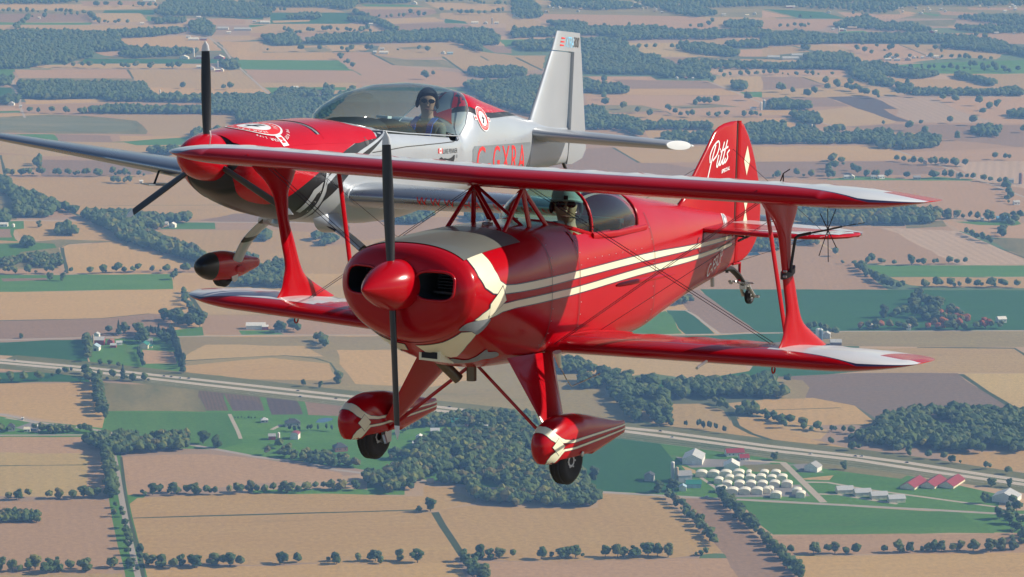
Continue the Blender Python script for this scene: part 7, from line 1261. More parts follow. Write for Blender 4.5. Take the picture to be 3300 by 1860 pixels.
BUILDINGS = [(229, 3537, 25.0, 34, 7, 'gable', (0.75, 0.75, 0.73), (0.5, 0.52, 0.54), 80, 'large white shed with pale ribbed roof beside the paved yard'), (274, 3507, 19.3, 20, 6, 'gable', (0.75, 0.75, 0.73), (0.75, 0.75, 0.73), 85, 'wide white hall just above the cluster of cream huts'), (283, 3580, 22.8, 14, 5, 'gable', (0.75, 0.75, 0.73), (0.3, 0.03, 0.03), 8, 'long low building with crimson roof nearest the motorway'), (293, 3558, 12.0, 12, 4, 'gable', (0.75, 0.75, 0.73), (0.3, 0.03, 0.03), 8, 'short crimson roofed annex below the long crimson roofed building'), (169, 3456, 11.6, 11, 7, 'gable', (0.35, 0.36, 0.37), (0.06, 0.065, 0.07), 80, 'weathered grey barn standing in the dark green field edge'), (211, 3449, 17.1, 16, 9, 'gable', (0.5, 0.52, 0.54), (0.35, 0.36, 0.37), 10, 'grey stone barn beside the two tower silos'), (197, 3451, 4.6, 0, 24, 'silo', (0.5, 0.52, 0.54), (0.75, 0.75, 0.73), 0, 'tall grey silo with white dome by the grey stone barn'), (202, 3449, 3.9, 0, 18, 'silo', (0.45, 0.34, 0.22), (0.45, 0.34, 0.22), 0, 'tan silo without dome by the grey stone barn'), (221, 3423, 18.2, 13, 5, 'gable', (0.35, 0.5, 0.62), (0.03, 0.22, 0.16), 0, 'blue walled shed with teal roof by the farm'), (207, 3408, 8.7, 9, 5, 'gable', (0.75, 0.75, 0.73), (0.35, 0.5, 0.62), 85, 'small white garage with pale blue roof beside the teal roofed shed'), (234, 3475, 13.8, 12, 4.2, 'hut', (0.74, 0.7, 0.55), (0.8, 0.77, 0.66), 80, 'cream storage hut, first from left in the top row above the yard'), (249, 3474, 13.8, 12, 4.2, 'hut', (0.74, 0.7, 0.55), (0.8, 0.77, 0.66), 80, 'cream storage hut, second from left in the top row above the yard'), (264, 3475, 14.2, 12, 4.2, 'hut', (0.74, 0.7, 0.55), (0.8, 0.77, 0.66), 80, 'cream storage hut, third from left in the top row above the yard'), (280, 3478, 13.8, 12, 4.2, 'hut', (0.74, 0.7, 0.55), (0.8, 0.77, 0.66), 80, 'cream storage hut, fourth from left in the top row above the yard'), (253, 3443, 10.4, 12, 4.2, 'hut', (0.74, 0.7, 0.55), (0.8, 0.77, 0.66), 80, 'cream storage hut, first from left in the second row of the hut cluster'), (267, 3454, 10.4, 12, 4.2, 'hut', (0.74, 0.7, 0.55), (0.8, 0.77, 0.66), 80, 'cream storage hut, second from left in the second row of the hut cluster'), (279, 3455, 11.0, 12, 4.2, 'hut', (0.74, 0.7, 0.55), (0.8, 0.77, 0.66), 80, 'cream storage hut, third from left in the second row of the hut cluster'), (293, 3455, 11.6, 12, 4.2, 'hut', (0.74, 0.7, 0.55), (0.8, 0.77, 0.66), 80, 'cream storage hut, fourth from left in the second row of the hut cluster'), (306, 3457, 11.3, 12, 4.2, 'hut', (0.74, 0.7, 0.55), (0.8, 0.77, 0.66), 80, 'cream storage hut, fifth from left in the second row of the hut cluster'), (262, 3425, 11.2, 12, 4.2, 'hut', (0.74, 0.7, 0.55), (0.8, 0.77, 0.66), 80, 'cream storage hut, first from left in the third row of the hut cluster'), (277, 3425, 11.9, 12, 4.2, 'hut', (0.74, 0.7, 0.55), (0.8, 0.77, 0.66), 80, 'cream storage hut, second from left in the third row of the hut cluster'), (291, 3425, 11.9, 12, 4.2, 'hut', (0.74, 0.7, 0.55), (0.8, 0.77, 0.66), 80, 'cream storage hut, third from left in the third row of the hut cluster'), (305, 3425, 11.9, 12, 4.2, 'hut', (0.74, 0.7, 0.55), (0.8, 0.77, 0.66), 80, 'cream storage hut, fourth from left in the third row of the hut cluster'), (253, 3399, 13.3, 12, 4.2, 'hut', (0.74, 0.7, 0.55), (0.8, 0.77, 0.66), 80, 'cream storage hut, first from left in the bottom row beside the road'), (266, 3391, 13.8, 12, 4.2, 'hut', (0.74, 0.7, 0.55), (0.8, 0.77, 0.66), 80, 'cream storage hut, second from left in the bottom row beside the road'), (281, 3391, 13.5, 12, 4.2, 'hut', (0.74, 0.7, 0.55), (0.8, 0.77, 0.66), 80, 'cream storage hut, third from left in the bottom row beside the road'), (296, 3392, 13.5, 12, 4.2, 'hut', (0.74, 0.7, 0.55), (0.8, 0.77, 0.66), 80, 'cream storage hut, fourth from left in the bottom row beside the road'), (308, 3397, 9.7, 12, 4.2, 'hut', (0.74, 0.7, 0.55), (0.8, 0.77, 0.66), 80, 'cream storage hut, fifth from left in the bottom row beside the road'), (319, 3453, 11.0, 12, 4.2, 'hut', (0.74, 0.7, 0.55), (0.8, 0.77, 0.66), 80, 'cream storage hut, first from left in the block below the road bend'), (320, 3426, 12.2, 12, 4.2, 'hut', (0.74, 0.7, 0.55), (0.8, 0.77, 0.66), 80, 'cream storage hut, second from left in the block below the road bend'), (332, 3456, 11.7, 12, 4.2, 'hut', (0.74, 0.7, 0.55), (0.8, 0.77, 0.66), 80, 'cream storage hut, third from left in the block below the road bend'), (335, 3425, 12.8, 12, 4.2, 'hut', (0.74, 0.7, 0.55), (0.8, 0.77, 0.66), 80, 'cream storage hut, fourth from left in the block below the road bend'), (293, 3481, 5.6, 12, 4.2, 'hut', (0.74, 0.7, 0.55), (0.8, 0.77, 0.66), 80, 'cream storage hut, first from left in the loose outer huts'), (312, 3479, 9.9, 12, 4.2, 'hut', (0.74, 0.7, 0.55), (0.8, 0.77, 0.66), 80, 'cream storage hut, second from left in the loose outer huts'), (312, 3400, 8.5, 12, 4.2, 'hut', (0.74, 0.7, 0.55), (0.8, 0.77, 0.66), 80, 'cream storage hut, third from left in the loose outer huts'), (317, 3374, 12.6, 12, 4.2, 'hut', (0.74, 0.7, 0.55), (0.8, 0.77, 0.66), 80, 'cream storage hut, fourth from left in the loose outer huts'), (326, 3478, 11.1, 12, 4.2, 'hut', (0.74, 0.7, 0.55), (0.8, 0.77, 0.66), 80, 'cream storage hut, fifth from left in the loose outer huts'), (344, 3392, 10.9, 12, 4.2, 'hut', (0.74, 0.7, 0.55), (0.8, 0.77, 0.66), 80, 'cream storage hut, sixth from left in the loose outer huts'), (347, 3377, 10.8, 12, 4.2, 'hut', (0.74, 0.7, 0.55), (0.8, 0.77, 0.66), 80, 'cream storage hut, seventh from left in the loose outer huts'), (375, 3502, 17.4, 15, 6, 'gable', (0.75, 0.75, 0.73), (0.35, 0.36, 0.37), 60, 'white hall with dark roof on a black asphalt yard'), (402, 3395, 20.0, 13, 5, 'gable', (0.72, 0.68, 0.52), (0.5, 0.52, 0.54), 8, 'low grey roofed shed, first from left in the row of four by the curved drive'), (422, 3383, 19.9, 13, 5, 'gable', (0.72, 0.68, 0.52), (0.5, 0.52, 0.54), 8, 'low grey roofed shed, second from left in the row of four by the curved drive'), (440, 3369, 19.8, 13, 5, 'gable', (0.72, 0.68, 0.52), (0.5, 0.52, 0.54), 8, 'low grey roofed shed, third from left in the row of four by the curved drive'), (459, 3354, 19.8, 13, 5, 'gable', (0.72, 0.68, 0.52), (0.5, 0.52, 0.54), 8, 'low grey roofed shed, fourth from left in the row of four by the curved drive'), (490, 3415, 18.3, 42, 3, 'gable', (0.72, 0.68, 0.52), (0.28, 0.03, 0.03), 62, 'long crimson roofed barn, first from left of three side by side'), (515, 3420, 18.3, 42, 3, 'gable', (0.72, 0.68, 0.52), (0.28, 0.03, 0.03), 62, 'long crimson roofed barn, second from left of three side by side'), (538, 3421, 18.4, 42, 3, 'gable', (0.72, 0.68, 0.52), (0.28, 0.03, 0.03), 62, 'long crimson roofed barn, third from left of three side by side'), (592, 3353, 28.9, 26, 6, 'gable', (0.75, 0.75, 0.73), (0.5, 0.52, 0.54), 65, 'wide white warehouse with split grey and red roof at the right edge'), (-620, 4263, 15.8, 14, 8, 'gable', (0.38, 0.03, 0.03), (0.5, 0.52, 0.54), 0, 'big red barn with pale metal roof in the farmyard'), (-628, 4260, 3.0, 0, 16, 'silo', (0.45, 0.34, 0.22), (0.45, 0.34, 0.22), 0, 'tan silo at the corner of the big red barn'), (-620, 4221, 13.4, 14, 6, 'gable', (0.75, 0.75, 0.73), (0.35, 0.5, 0.62), 85, 'white gabled shed with pale blue roof and dark doorway'), (-603, 4267, 8.7, 9, 6, 'gable', (0.38, 0.03, 0.03), (0.25, 0.12, 0.08), 80, 'small red barn right of the big red barn'), (-596, 4245, 8.7, 8, 4, 'gable', (0.38, 0.03, 0.03), (0.5, 0.52, 0.54), 0, 'low red shed with pale roof in the farmyard'), (-590, 4264, 8.7, 8, 4, 'gable', (0.75, 0.75, 0.73), (0.5, 0.52, 0.54), 10, 'white machine shed right of the red sheds'), (-630, 4310, 8.4, 9, 7, 'gable', (0.75, 0.75, 0.73), (0.5, 0.52, 0.54), 85, 'white farmhouse behind the big red barn'), (-549, 4236, 13.4, 16, 6, 'gable', (0.72, 0.68, 0.52), (0.03, 0.22, 0.16), 85, 'cream barn with green gable roof inside the hedged yard'), (-540, 4243, 5.1, 6, 3, 'gable', (0.72, 0.68, 0.52), (0.03, 0.22, 0.16), 0, 'tiny cream shed beside the green roofed barn'), (-546, 4274, 9.9, 9, 5, 'gable', (0.75, 0.75, 0.73), (0.35, 0.36, 0.37), 0, 'white house under the conifer windbreak'), (-395, 4381, 29.2, 14, 6, 'gable', (0.75, 0.75, 0.73), (0.75, 0.75, 0.73), 0, 'long white barn with ribbed roof at the field edge'), (-380, 4378, 9.2, 8, 5, 'gable', (0.38, 0.03, 0.03), (0.75, 0.75, 0.73), 0, 'red ended shed right of the long white barn'), (-357, 4355, 13.0, 9, 5, 'gable', (0.35, 0.36, 0.37), (0.06, 0.065, 0.07), 0, 'dark roofed farmhouse in front of the tall trees'), (-291, 3741, 19.8, 14, 5, 'hip', (0.35, 0.36, 0.37), (0.06, 0.065, 0.07), 10, 'large grey roofed house by the pond'), (-330, 3763, 9.3, 8, 4, 'hip', (0.35, 0.36, 0.37), (0.5, 0.52, 0.54), 10, 'small grey bungalow beside the orchard rows'), (-312, 3668, 9.1, 9, 5, 'gable', (0.38, 0.03, 0.03), (0.35, 0.36, 0.37), 5, 'small red barn with grey roof by the village track'), (-304, 3679, 3.4, 0, 6, 'silo', (0.75, 0.75, 0.73), (0.75, 0.75, 0.73), 0, 'white round grain bin beside the small red barn'), (-282, 3670, 10.4, 12, 7, 'arch', (0.75, 0.75, 0.73), (0.25, 0.05, 0.07), 80, 'white fronted barn with maroon arched roof'), (-220, 3604, 16.6, 14, 6, 'hip', (0.25, 0.12, 0.08), (0.06, 0.065, 0.07), 20, 'brick house with steep dark roof among garden lawns'), (-293, 3597, 5.1, 7, 4, 'gable', (0.45, 0.34, 0.22), (0.45, 0.34, 0.22), 20, 'ochre cottage under the trees by the road'), (-120, 3657, 7.7, 9, 7, 'gable', (0.75, 0.75, 0.73), (0.75, 0.75, 0.73), 80, 'tall white house in the wooded village'), (-113, 3633, 7.9, 8, 4, 'gable', (0.75, 0.75, 0.73), (0.35, 0.36, 0.37), 10, 'white bungalow right of the tall white house'), (-125, 3639, 6.4, 7, 3, 'gable', (0.75, 0.75, 0.73), (0.75, 0.75, 0.73), 0, 'white flat roofed garage left of the tall white house'), (-147, 3517, 7.7, 9, 5, 'gable', (0.75, 0.75, 0.73), (0.06, 0.065, 0.07), 20, 'dark roofed white house deep among the village trees'), (-92, 3566, 3.0, 0, 5, 'silo', (0.75, 0.75, 0.73), (0.75, 0.75, 0.73), 0, 'white water tank standing among the trees'), (-100, 3446, 8.0, 8, 3, 'gable', (0.45, 0.34, 0.22), (0.45, 0.34, 0.22), 0, 'tan roofed shed at the wood edge'), (-3, 3402, 8.4, 9, 5, 'gable', (0.75, 0.75, 0.73), (0.5, 0.52, 0.54), 20, 'white house showing through the lower wood'), (-71, 3742, 18.1, 15, 6, 'gable', (0.72, 0.68, 0.52), (0.03, 0.22, 0.16), 0, 'pale barn with dark teal roof behind the nose wheels'), (-105, 3741, 5.8, 10, 5, 'gable', (0.75, 0.75, 0.73), (0.35, 0.36, 0.37), 0, 'small white house left of the teal roofed barn'), (-101, 3706, 11.4, 10, 3, 'gable', (0.5, 0.52, 0.54), (0.5, 0.52, 0.54), 0, 'flat grey shed below the small white house'), (-37, 3720, 11.5, 12, 6, 'gable', (0.75, 0.75, 0.73), (0.5, 0.52, 0.54), 10, 'white farmhouse right of the teal roofed barn'), (-33, 3699, 7.3, 9, 4, 'gable', (0.75, 0.75, 0.73), (0.75, 0.75, 0.73), 80, 'white garage attached to the white farmhouse'), (-60, 3737, 4.1, 6, 3, 'gable', (0.45, 0.34, 0.22), (0.25, 0.12, 0.08), 0, 'tiny brown shed between barn and farmhouse'), (-659, 3715, 9.3, 12, 6, 'hip', (0.35, 0.36, 0.37), (0.06, 0.065, 0.07), 10, 'dark roofed house at the left picture edge'), (-624, 3722, 7.3, 9, 4, 'gable', (0.75, 0.75, 0.73), (0.75, 0.75, 0.73), 10, 'white parked trailer shed by the road fork'), (-637, 3711, 7.9, 8, 4, 'gable', (0.72, 0.68, 0.52), (0.72, 0.68, 0.52), 0, 'cream bungalow next to the road fork'), (-654, 3779, 2.4, 3, 3, 'gable', (0.75, 0.75, 0.73), (0.75, 0.75, 0.73), 0, 'white kiosk on the roadside lawn'), (-933, 5462, 19.2, 12, 5, 'gable', (0.75, 0.75, 0.73), (0.75, 0.75, 0.73), 0, 'white ranch house half hidden by the tree belt'), (-946, 5330, 14.1, 10, 5, 'gable', (0.75, 0.75, 0.73), (0.75, 0.75, 0.73), 0, 'white farmhouse on the left edge lawn'), (-928, 5325, 4.5, 6, 5, 'gable', (0.75, 0.75, 0.73), (0.75, 0.75, 0.73), 80, 'white shed right of the left edge farmhouse'), (-649, 5345, 14.0, 10, 4, 'gable', (0.75, 0.75, 0.73), (0.5, 0.52, 0.54), 0, 'white low shed in front of the small wood'), (-631, 5319, 12.3, 11, 6, 'gable', (0.75, 0.75, 0.73), (0.75, 0.75, 0.73), 80, 'white gabled farmhouse in front of the small wood'), (-757, 5861, 6.5, 8, 5, 'gable', (0.75, 0.75, 0.73), (0.75, 0.75, 0.73), 0, 'white house at the end of the small grove'), (478, 4311, 10.6, 12, 7, 'gable', (0.5, 0.52, 0.54), (0.5, 0.52, 0.54), 80, 'pale roofed barn behind the wing strut'), (465, 4277, 6.0, 0, 20, 'silo', (0.12, 0.2, 0.3), (0.6, 0.65, 0.68), 0, 'dark blue silo with white cap beside the pale roofed barn'), (465, 4315, 7.6, 0, 12, 'silo', (0.75, 0.75, 0.73), (0.75, 0.75, 0.73), 0, 'white domed silo behind the dark blue silo'), (486, 4261, 16.5, 13, 5, 'gable', (0.25, 0.12, 0.08), (0.5, 0.52, 0.54), 0, 'low barn with pale roof in front of the blue silo'), (554, 4391, 9.3, 10, 4, 'hip', (0.72, 0.68, 0.52), (0.72, 0.68, 0.52), 0, 'cream domed building among the autumn trees'), (651, 4459, 6.6, 10, 7, 'gable', (0.25, 0.12, 0.08), (0.75, 0.75, 0.73), 80, 'brick house with white gable inside the farm grove'), (611, 4377, 6.8, 9, 7, 'gable', (0.75, 0.75, 0.73), (0.45, 0.34, 0.22), 80, 'white house between the red autumn trees'), (695, 4443, 5.3, 8, 5, 'gable', (0.75, 0.75, 0.73), (0.75, 0.75, 0.73), 0, 'white house right of the farm grove'), (763, 4432, 13.3, 12, 6, 'gable', (0.75, 0.75, 0.73), (0.75, 0.75, 0.73), 10, 'white farmhouse at the end of the autumn tree row'), (690, 5923, 10.3, 10, 5, 'gable', (0.75, 0.75, 0.73), (0.5, 0.52, 0.54), 0, 'farm building, first from left along the grassy strip below the purple field'), (701, 5923, 11.4, 10, 5, 'gable', (0.72, 0.68, 0.52), (0.75, 0.75, 0.73), 80, 'farm building, second from left along the grassy strip below the purple field'), (745, 5923, 9.3, 10, 5, 'gable', (0.75, 0.75, 0.73), (0.35, 0.36, 0.37), 0, 'farm building, third from left along the grassy strip below the purple field'), (761, 5923, 12.4, 10, 5, 'gable', (0.75, 0.75, 0.73), (0.5, 0.52, 0.54), 20, 'farm building, fourth from left along the grassy strip below the purple field'), (834, 5913, 14.5, 10, 5, 'gable', (0.35, 0.36, 0.37), (0.35, 0.36, 0.37), 0, 'farm building, fifth from left along the grassy strip below the purple field'), (920, 5920, 9.5, 0, 9, 'silo', (0.72, 0.68, 0.52), (0.72, 0.68, 0.52), 0, 'round cream grain bin in the roadside farm'), (920, 6131, 10.7, 10, 6, 'gable', (0.75, 0.75, 0.73), (0.35, 0.36, 0.37), 0, 'white house in the trees beyond the long road'), (880, 6124, 8.1, 10, 7, 'gable', (0.45, 0.34, 0.22), (0.25, 0.12, 0.08), 80, 'tan barn left of the long road'), (1037, 5853, 7.8, 0, 20, 'silo', (0.25, 0.12, 0.08), (0.25, 0.12, 0.08), 0, 'dark red silo at the right picture edge'), (1020, 5866, 9.5, 9, 7, 'gable', (0.35, 0.5, 0.62), (0.35, 0.36, 0.37), 0, 'blue grey barn left of the dark red silo'), (983, 5586, 11.8, 9, 6, 'gable', (0.75, 0.75, 0.73), (0.5, 0.52, 0.54), 10, 'white farmhouse at the right edge below the road'), (747, 5394, 16.1, 10, 4, 'gable', (0.75, 0.75, 0.73), (0.35, 0.36, 0.37), 0, 'low white house in front of the long wood'), (839, 5420, 4.9, 8, 8, 'gable', (0.72, 0.68, 0.52), (0.35, 0.36, 0.37), 0, 'tall cream house in the green farmyard'), (887, 5402, 4.9, 8, 4, 'gable', (0.75, 0.75, 0.73), (0.75, 0.75, 0.73), 0, 'little white shed in the green farmyard'), (923, 5393, 19.9, 14, 5, 'gable', (0.35, 0.5, 0.62), (0.15, 0.4, 0.65), 0, 'shed with bright blue roof in the green farmyard'), (867, 6416, 8.9, 9, 5, 'gable', (0.75, 0.75, 0.73), (0.75, 0.75, 0.73), 0, 'white house by the far end of the long road')]
FAR_BUILDINGS = [(-1012, 9375, 13.6, (0.75, 0.75, 0.73)), (-977, 8750, 13.6, (0.75, 0.75, 0.73)), (-955, 8683, 30.1, (0.75, 0.75, 0.73)), (-925, 8683, 21.0, (0.38, 0.03, 0.03)), (-874, 8184, 36.8, (0.38, 0.03, 0.03)), (-926, 8171, 26.9, (0.75, 0.75, 0.73)), (-827, 8176, 28.3, (0.38, 0.03, 0.03)), (-854, 7940, 23.4, (0.75, 0.75, 0.73)), (-820, 7897, 16.4, (0.75, 0.75, 0.73)), (-800, 7863, 13.6, (0.38, 0.03, 0.03)), (-790, 7868, 10.9, (0.75, 0.75, 0.73)), (-1168, 9162, 11.4, (0.75, 0.75, 0.73)), (-1524, 9351, 7.2, (0.75, 0.75, 0.73)), (-898, 9005, 34.2, (0.75, 0.75, 0.73)), (-834, 8980, 52.7, (0.5, 0.52, 0.54)), (-1237, 7131, 15.5, (0.75, 0.75, 0.73)), (-1206, 7081, 5.9, (0.75, 0.75, 0.73)), (-1222, 8550, 5.9, (0.75, 0.75, 0.73)), (-1010, 9020, 12.5, (0.38, 0.03, 0.03)), (-868, 8883, 12.3, (0.75, 0.75, 0.73)), (-1244, 9960, 41.4, (0.75, 0.75, 0.73)), (-1122, 9493, 8.2, (0.38, 0.03, 0.03)), (-862, 9510, 13.1, (0.75, 0.75, 0.73)), (-820, 9243, 12.8, (0.75, 0.75, 0.73)), (-942, 7214, 10.0, (0.5, 0.52, 0.54)), (-783, 9201, 30.2, (0.75, 0.75, 0.73)), (-368, 8306, 25.2, (0.75, 0.75, 0.73)), (-394, 8324, 9.8, (0.75, 0.75, 0.73)), (-377, 8410, 11.6, (0.75, 0.75, 0.73)), (-198, 8306, 11.4, (0.75, 0.75, 0.73)), (-178, 8293, 17.1, (0.35, 0.5, 0.62)), (-445, 9143, 12.0, (0.75, 0.75, 0.73)), (-719, 9841, 12.2, (0.75, 0.75, 0.73)), (-693, 9849, 17.0, (0.75, 0.75, 0.73)), (-740, 9804, 12.2, (0.75, 0.75, 0.73)), (-559, 7471, 11.9, (0.75, 0.75, 0.73)), (-489, 7306, 10.1, (0.75, 0.75, 0.73)), (-478, 7295, 10.1, (0.75, 0.75, 0.73)), (-435, 9968, 20.6, (0.75, 0.75, 0.73)), (-333, 9867, 20.4, (0.75, 0.75, 0.73)), (-118, 9188, 22.1, (0.75, 0.75, 0.73)), (-84, 9178, 12.6, (0.75, 0.75, 0.73)), (-49, 9185, 12.6, (0.75, 0.75, 0.73)), (-41, 7361, 10.2, (0.75, 0.75, 0.73)), (16, 9418, 22.7, (0.75, 0.75, 0.73)), (764, 9432, 12.4, (0.72, 0.68, 0.52)), (793, 9493, 13.1, (0.75, 0.75, 0.73)), (690, 9459, 13.0, (0.75, 0.75, 0.73)), (520, 8351, 10.9, (0.75, 0.75, 0.73)), (589, 7042, 14.6, (0.75, 0.75, 0.73)), (462, 7678, 6.9, (0.25, 0.12, 0.08)), (438, 7683, 6.9, (0.75, 0.75, 0.73)), (480, 7671, 5.3, (0.75, 0.75, 0.73)), (818, 8235, 44.2, (0.75, 0.75, 0.73)), (786, 8158, 46.6, (0.75, 0.75, 0.73)), (740, 8184, 33.9, (0.75, 0.75, 0.73)), (929, 9732, 20.2, (0.38, 0.03, 0.03)), (945, 9739, 8.1, (0.75, 0.75, 0.73)), (1019, 8968, 15.5, (0.38, 0.03, 0.03)), (1028, 8950, 8.1, (0.75, 0.75, 0.73)), (995, 8990, 9.3, (0.75, 0.75, 0.73)), (1058, 9017, 28.1, (0.45, 0.34, 0.22)), (1041, 9545, 14.5, (0.75, 0.75, 0.73)), (1287, 8889, 18.5, (0.38, 0.03, 0.03)), (1303, 8913, 7.4, (0.75, 0.75, 0.73)), (1339, 9503, 13.9, (0.75, 0.75, 0.73)), (1057, 8133, 16.9, (0.75, 0.75, 0.73)), (1080, 8189, 15.6, (0.75, 0.75, 0.73)), (1081, 8125, 16.9, (0.5, 0.52, 0.54)), (1113, 8133, 17.0, (0.45, 0.34, 0.22)), (1136, 8184, 9.7, (0.75, 0.75, 0.73)), (1160, 8184, 7.4, (0.75, 0.75, 0.73)), (1182, 8214, 14.3, (0.5, 0.52, 0.54)), (1201, 8202, 14.3, (0.75, 0.75, 0.73)), (1213, 8189, 7.4, (0.75, 0.75, 0.73)), (687, 6611, 16.5, (0.38, 0.03, 0.03)), (671, 6605, 4.6, (0.75, 0.75, 0.73)), (705, 6608, 3.7, (0.75, 0.75, 0.73)), (714, 6605, 4.1, (0.75, 0.75, 0.73)), (1482, 8868, 13.6, (0.75, 0.75, 0.73)), (1537, 8868, 9.3, (0.72, 0.68, 0.52)), (334, 9805, 9.1, (0.5, 0.52, 0.54)), (110, 9572, 6.8, (0.75, 0.75, 0.73)), (402, 9719, 8.7, (0.45, 0.34, 0.22)), (1348, 9688, 9.4, (0.5, 0.52, 0.54)), (1607, 9949, 9.0, (0.75, 0.75, 0.73)), (117, 9558, 8.1, (0.45, 0.34, 0.22)), (1688, 9796, 9.2, (0.5, 0.52, 0.54)), (1357, 9809, 5.0, (0.5, 0.52, 0.54)), (507, 9772, 9.2, (0.72, 0.68, 0.52)), (449, 9702, 8.6, (0.45, 0.34, 0.22)), (476, 9648, 10.9, (0.72, 0.68, 0.52)), (1599, 9903, 9.6, (0.75, 0.75, 0.73)), (1361, 9601, 7.7, (0.72, 0.68, 0.52)), (304, 9670, 8.2, (0.72, 0.68, 0.52)), (1489, 9908, 6.4, (0.5, 0.52, 0.54)), (1304, 9697, 4.9, (0.72, 0.68, 0.52)), (493, 9852, 6.9, (0.75, 0.75, 0.73)), (138, 9689, 5.5, (0.75, 0.75, 0.73)), (1431, 9856, 8.6, (0.72, 0.68, 0.52)), (493, 9543, 7.5, (0.45, 0.34, 0.22)), (1431, 9585, 8.3, (0.75, 0.75, 0.73)), (1687, 9745, 7.1, (0.75, 0.75, 0.73)), (1493, 9859, 6.5, (0.72, 0.68, 0.52)), (277, 9699, 5.5, (0.5, 0.52, 0.54)), (161, 9672, 7.3, (0.72, 0.68, 0.52)), (1427, 9656, 8.7, (0.75, 0.75, 0.73)), (514, 9987, 7.8, (0.45, 0.34, 0.22)), (361, 9905, 6.6, (0.72, 0.68, 0.52)), (1385, 9620, 5.2, (0.75, 0.75, 0.73)), (1607, 9917, 7.6, (0.72, 0.68, 0.52)), (185, 9772, 9.6, (0.75, 0.75, 0.73)), (1678, 9670, 5.9, (0.75, 0.75, 0.73)), (419, 9884, 8.9, (0.72, 0.68, 0.52)), (156, 9724, 6.5, (0.5, 0.52, 0.54)), (218, 9587, 9.1, (0.5, 0.52, 0.54)), (162, 9845, 10.2, (0.72, 0.68, 0.52)), (373, 9846, 8.9, (0.75, 0.75, 0.73)), (1389, 9977, 10.1, (0.5, 0.52, 0.54)), (508, 9631, 5.5, (0.45, 0.34, 0.22)), (1570, 9740, 6.3, (0.72, 0.68, 0.52)), (1628, 9589, 9.9, (0.75, 0.75, 0.73)), (1288, 9569, 8.3, (0.75, 0.75, 0.73)), (1665, 9714, 4.8, (0.75, 0.75, 0.73)), (229, 9658, 8.5, (0.45, 0.34, 0.22)), (494, 9938, 6.2, (0.5, 0.52, 0.54)), (433, 9815, 6.6, (0.5, 0.52, 0.54)), (1359, 9867, 6.3, (0.75, 0.75, 0.73)), (1288, 9690, 9.3, (0.75, 0.75, 0.73)), (1389, 9695, 7.5, (0.75, 0.75, 0.73)), (439, 9997, 5.8, (0.75, 0.75, 0.73)), (127, 9748, 5.6, (0.75, 0.75, 0.73)), (315, 9915, 5.9, (0.45, 0.34, 0.22)), (1549, 9811, 5.8, (0.72, 0.68, 0.52)), (163, 9996, 10.0, (0.75, 0.75, 0.73)), (125, 9759, 9.3, (0.5, 0.52, 0.54)), (435, 9678, 7.9, (0.72, 0.68, 0.52)), (1626, 9832, 10.0, (0.5, 0.52, 0.54)), (207, 9721, 9.5, (0.75, 0.75, 0.73)), (1411, 9918, 5.0, (0.72, 0.68, 0.52)), (471, 9595, 6.8, (0.45, 0.34, 0.22)), (1670, 9645, 9.3, (0.5, 0.52, 0.54)), (1596, 9719, 5.3, (0.75, 0.75, 0.73)), (205, 9796, 8.6, (0.5, 0.52, 0.54)), (478, 9904, 5.6, (0.75, 0.75, 0.73))]
FAR_SILOS = [(-905, 8235, 5.1, 22, (0.75, 0.75, 0.73)), (-887, 7281, 3.5, 20, (0.75, 0.75, 0.73)), (-805, 7916, 2.7, 22, (0.5, 0.52, 0.54)), (608, 7042, 5.4, 18, (0.75, 0.75, 0.73)), (616, 7050, 6.3, 22, (0.1, 0.2, 0.3)), (692, 6650, 2.1, 16, (0.72, 0.68, 0.52)), (1009, 8950, 2.8, 14, (0.75, 0.75, 0.73)), (-63, 9178, 3.8, 20, (0.2, 0.25, 0.3))]
CARS = [(195, 3716, 'black'), (209, 3682, 'white'), (-728, 4157, 'silver'), (-616, 4108, 'black'), (-497, 4049, 'black'), (-486, 4045, 'grey'), (-472, 4036, 'white'), (-460, 4034, 'black'), (-299, 3955, 'black'), (-293, 3918, 'blue'), (-243, 3907, 'black'), (-214, 3916, 'grey'), (380, 3592, 'white'), (436, 3581, 'black'), (444, 3580, 'white'), (497, 3548, 'black'), (234, 3381, 'silver'), (-85, 3856, 'black'), (-22, 3801, 'white')]

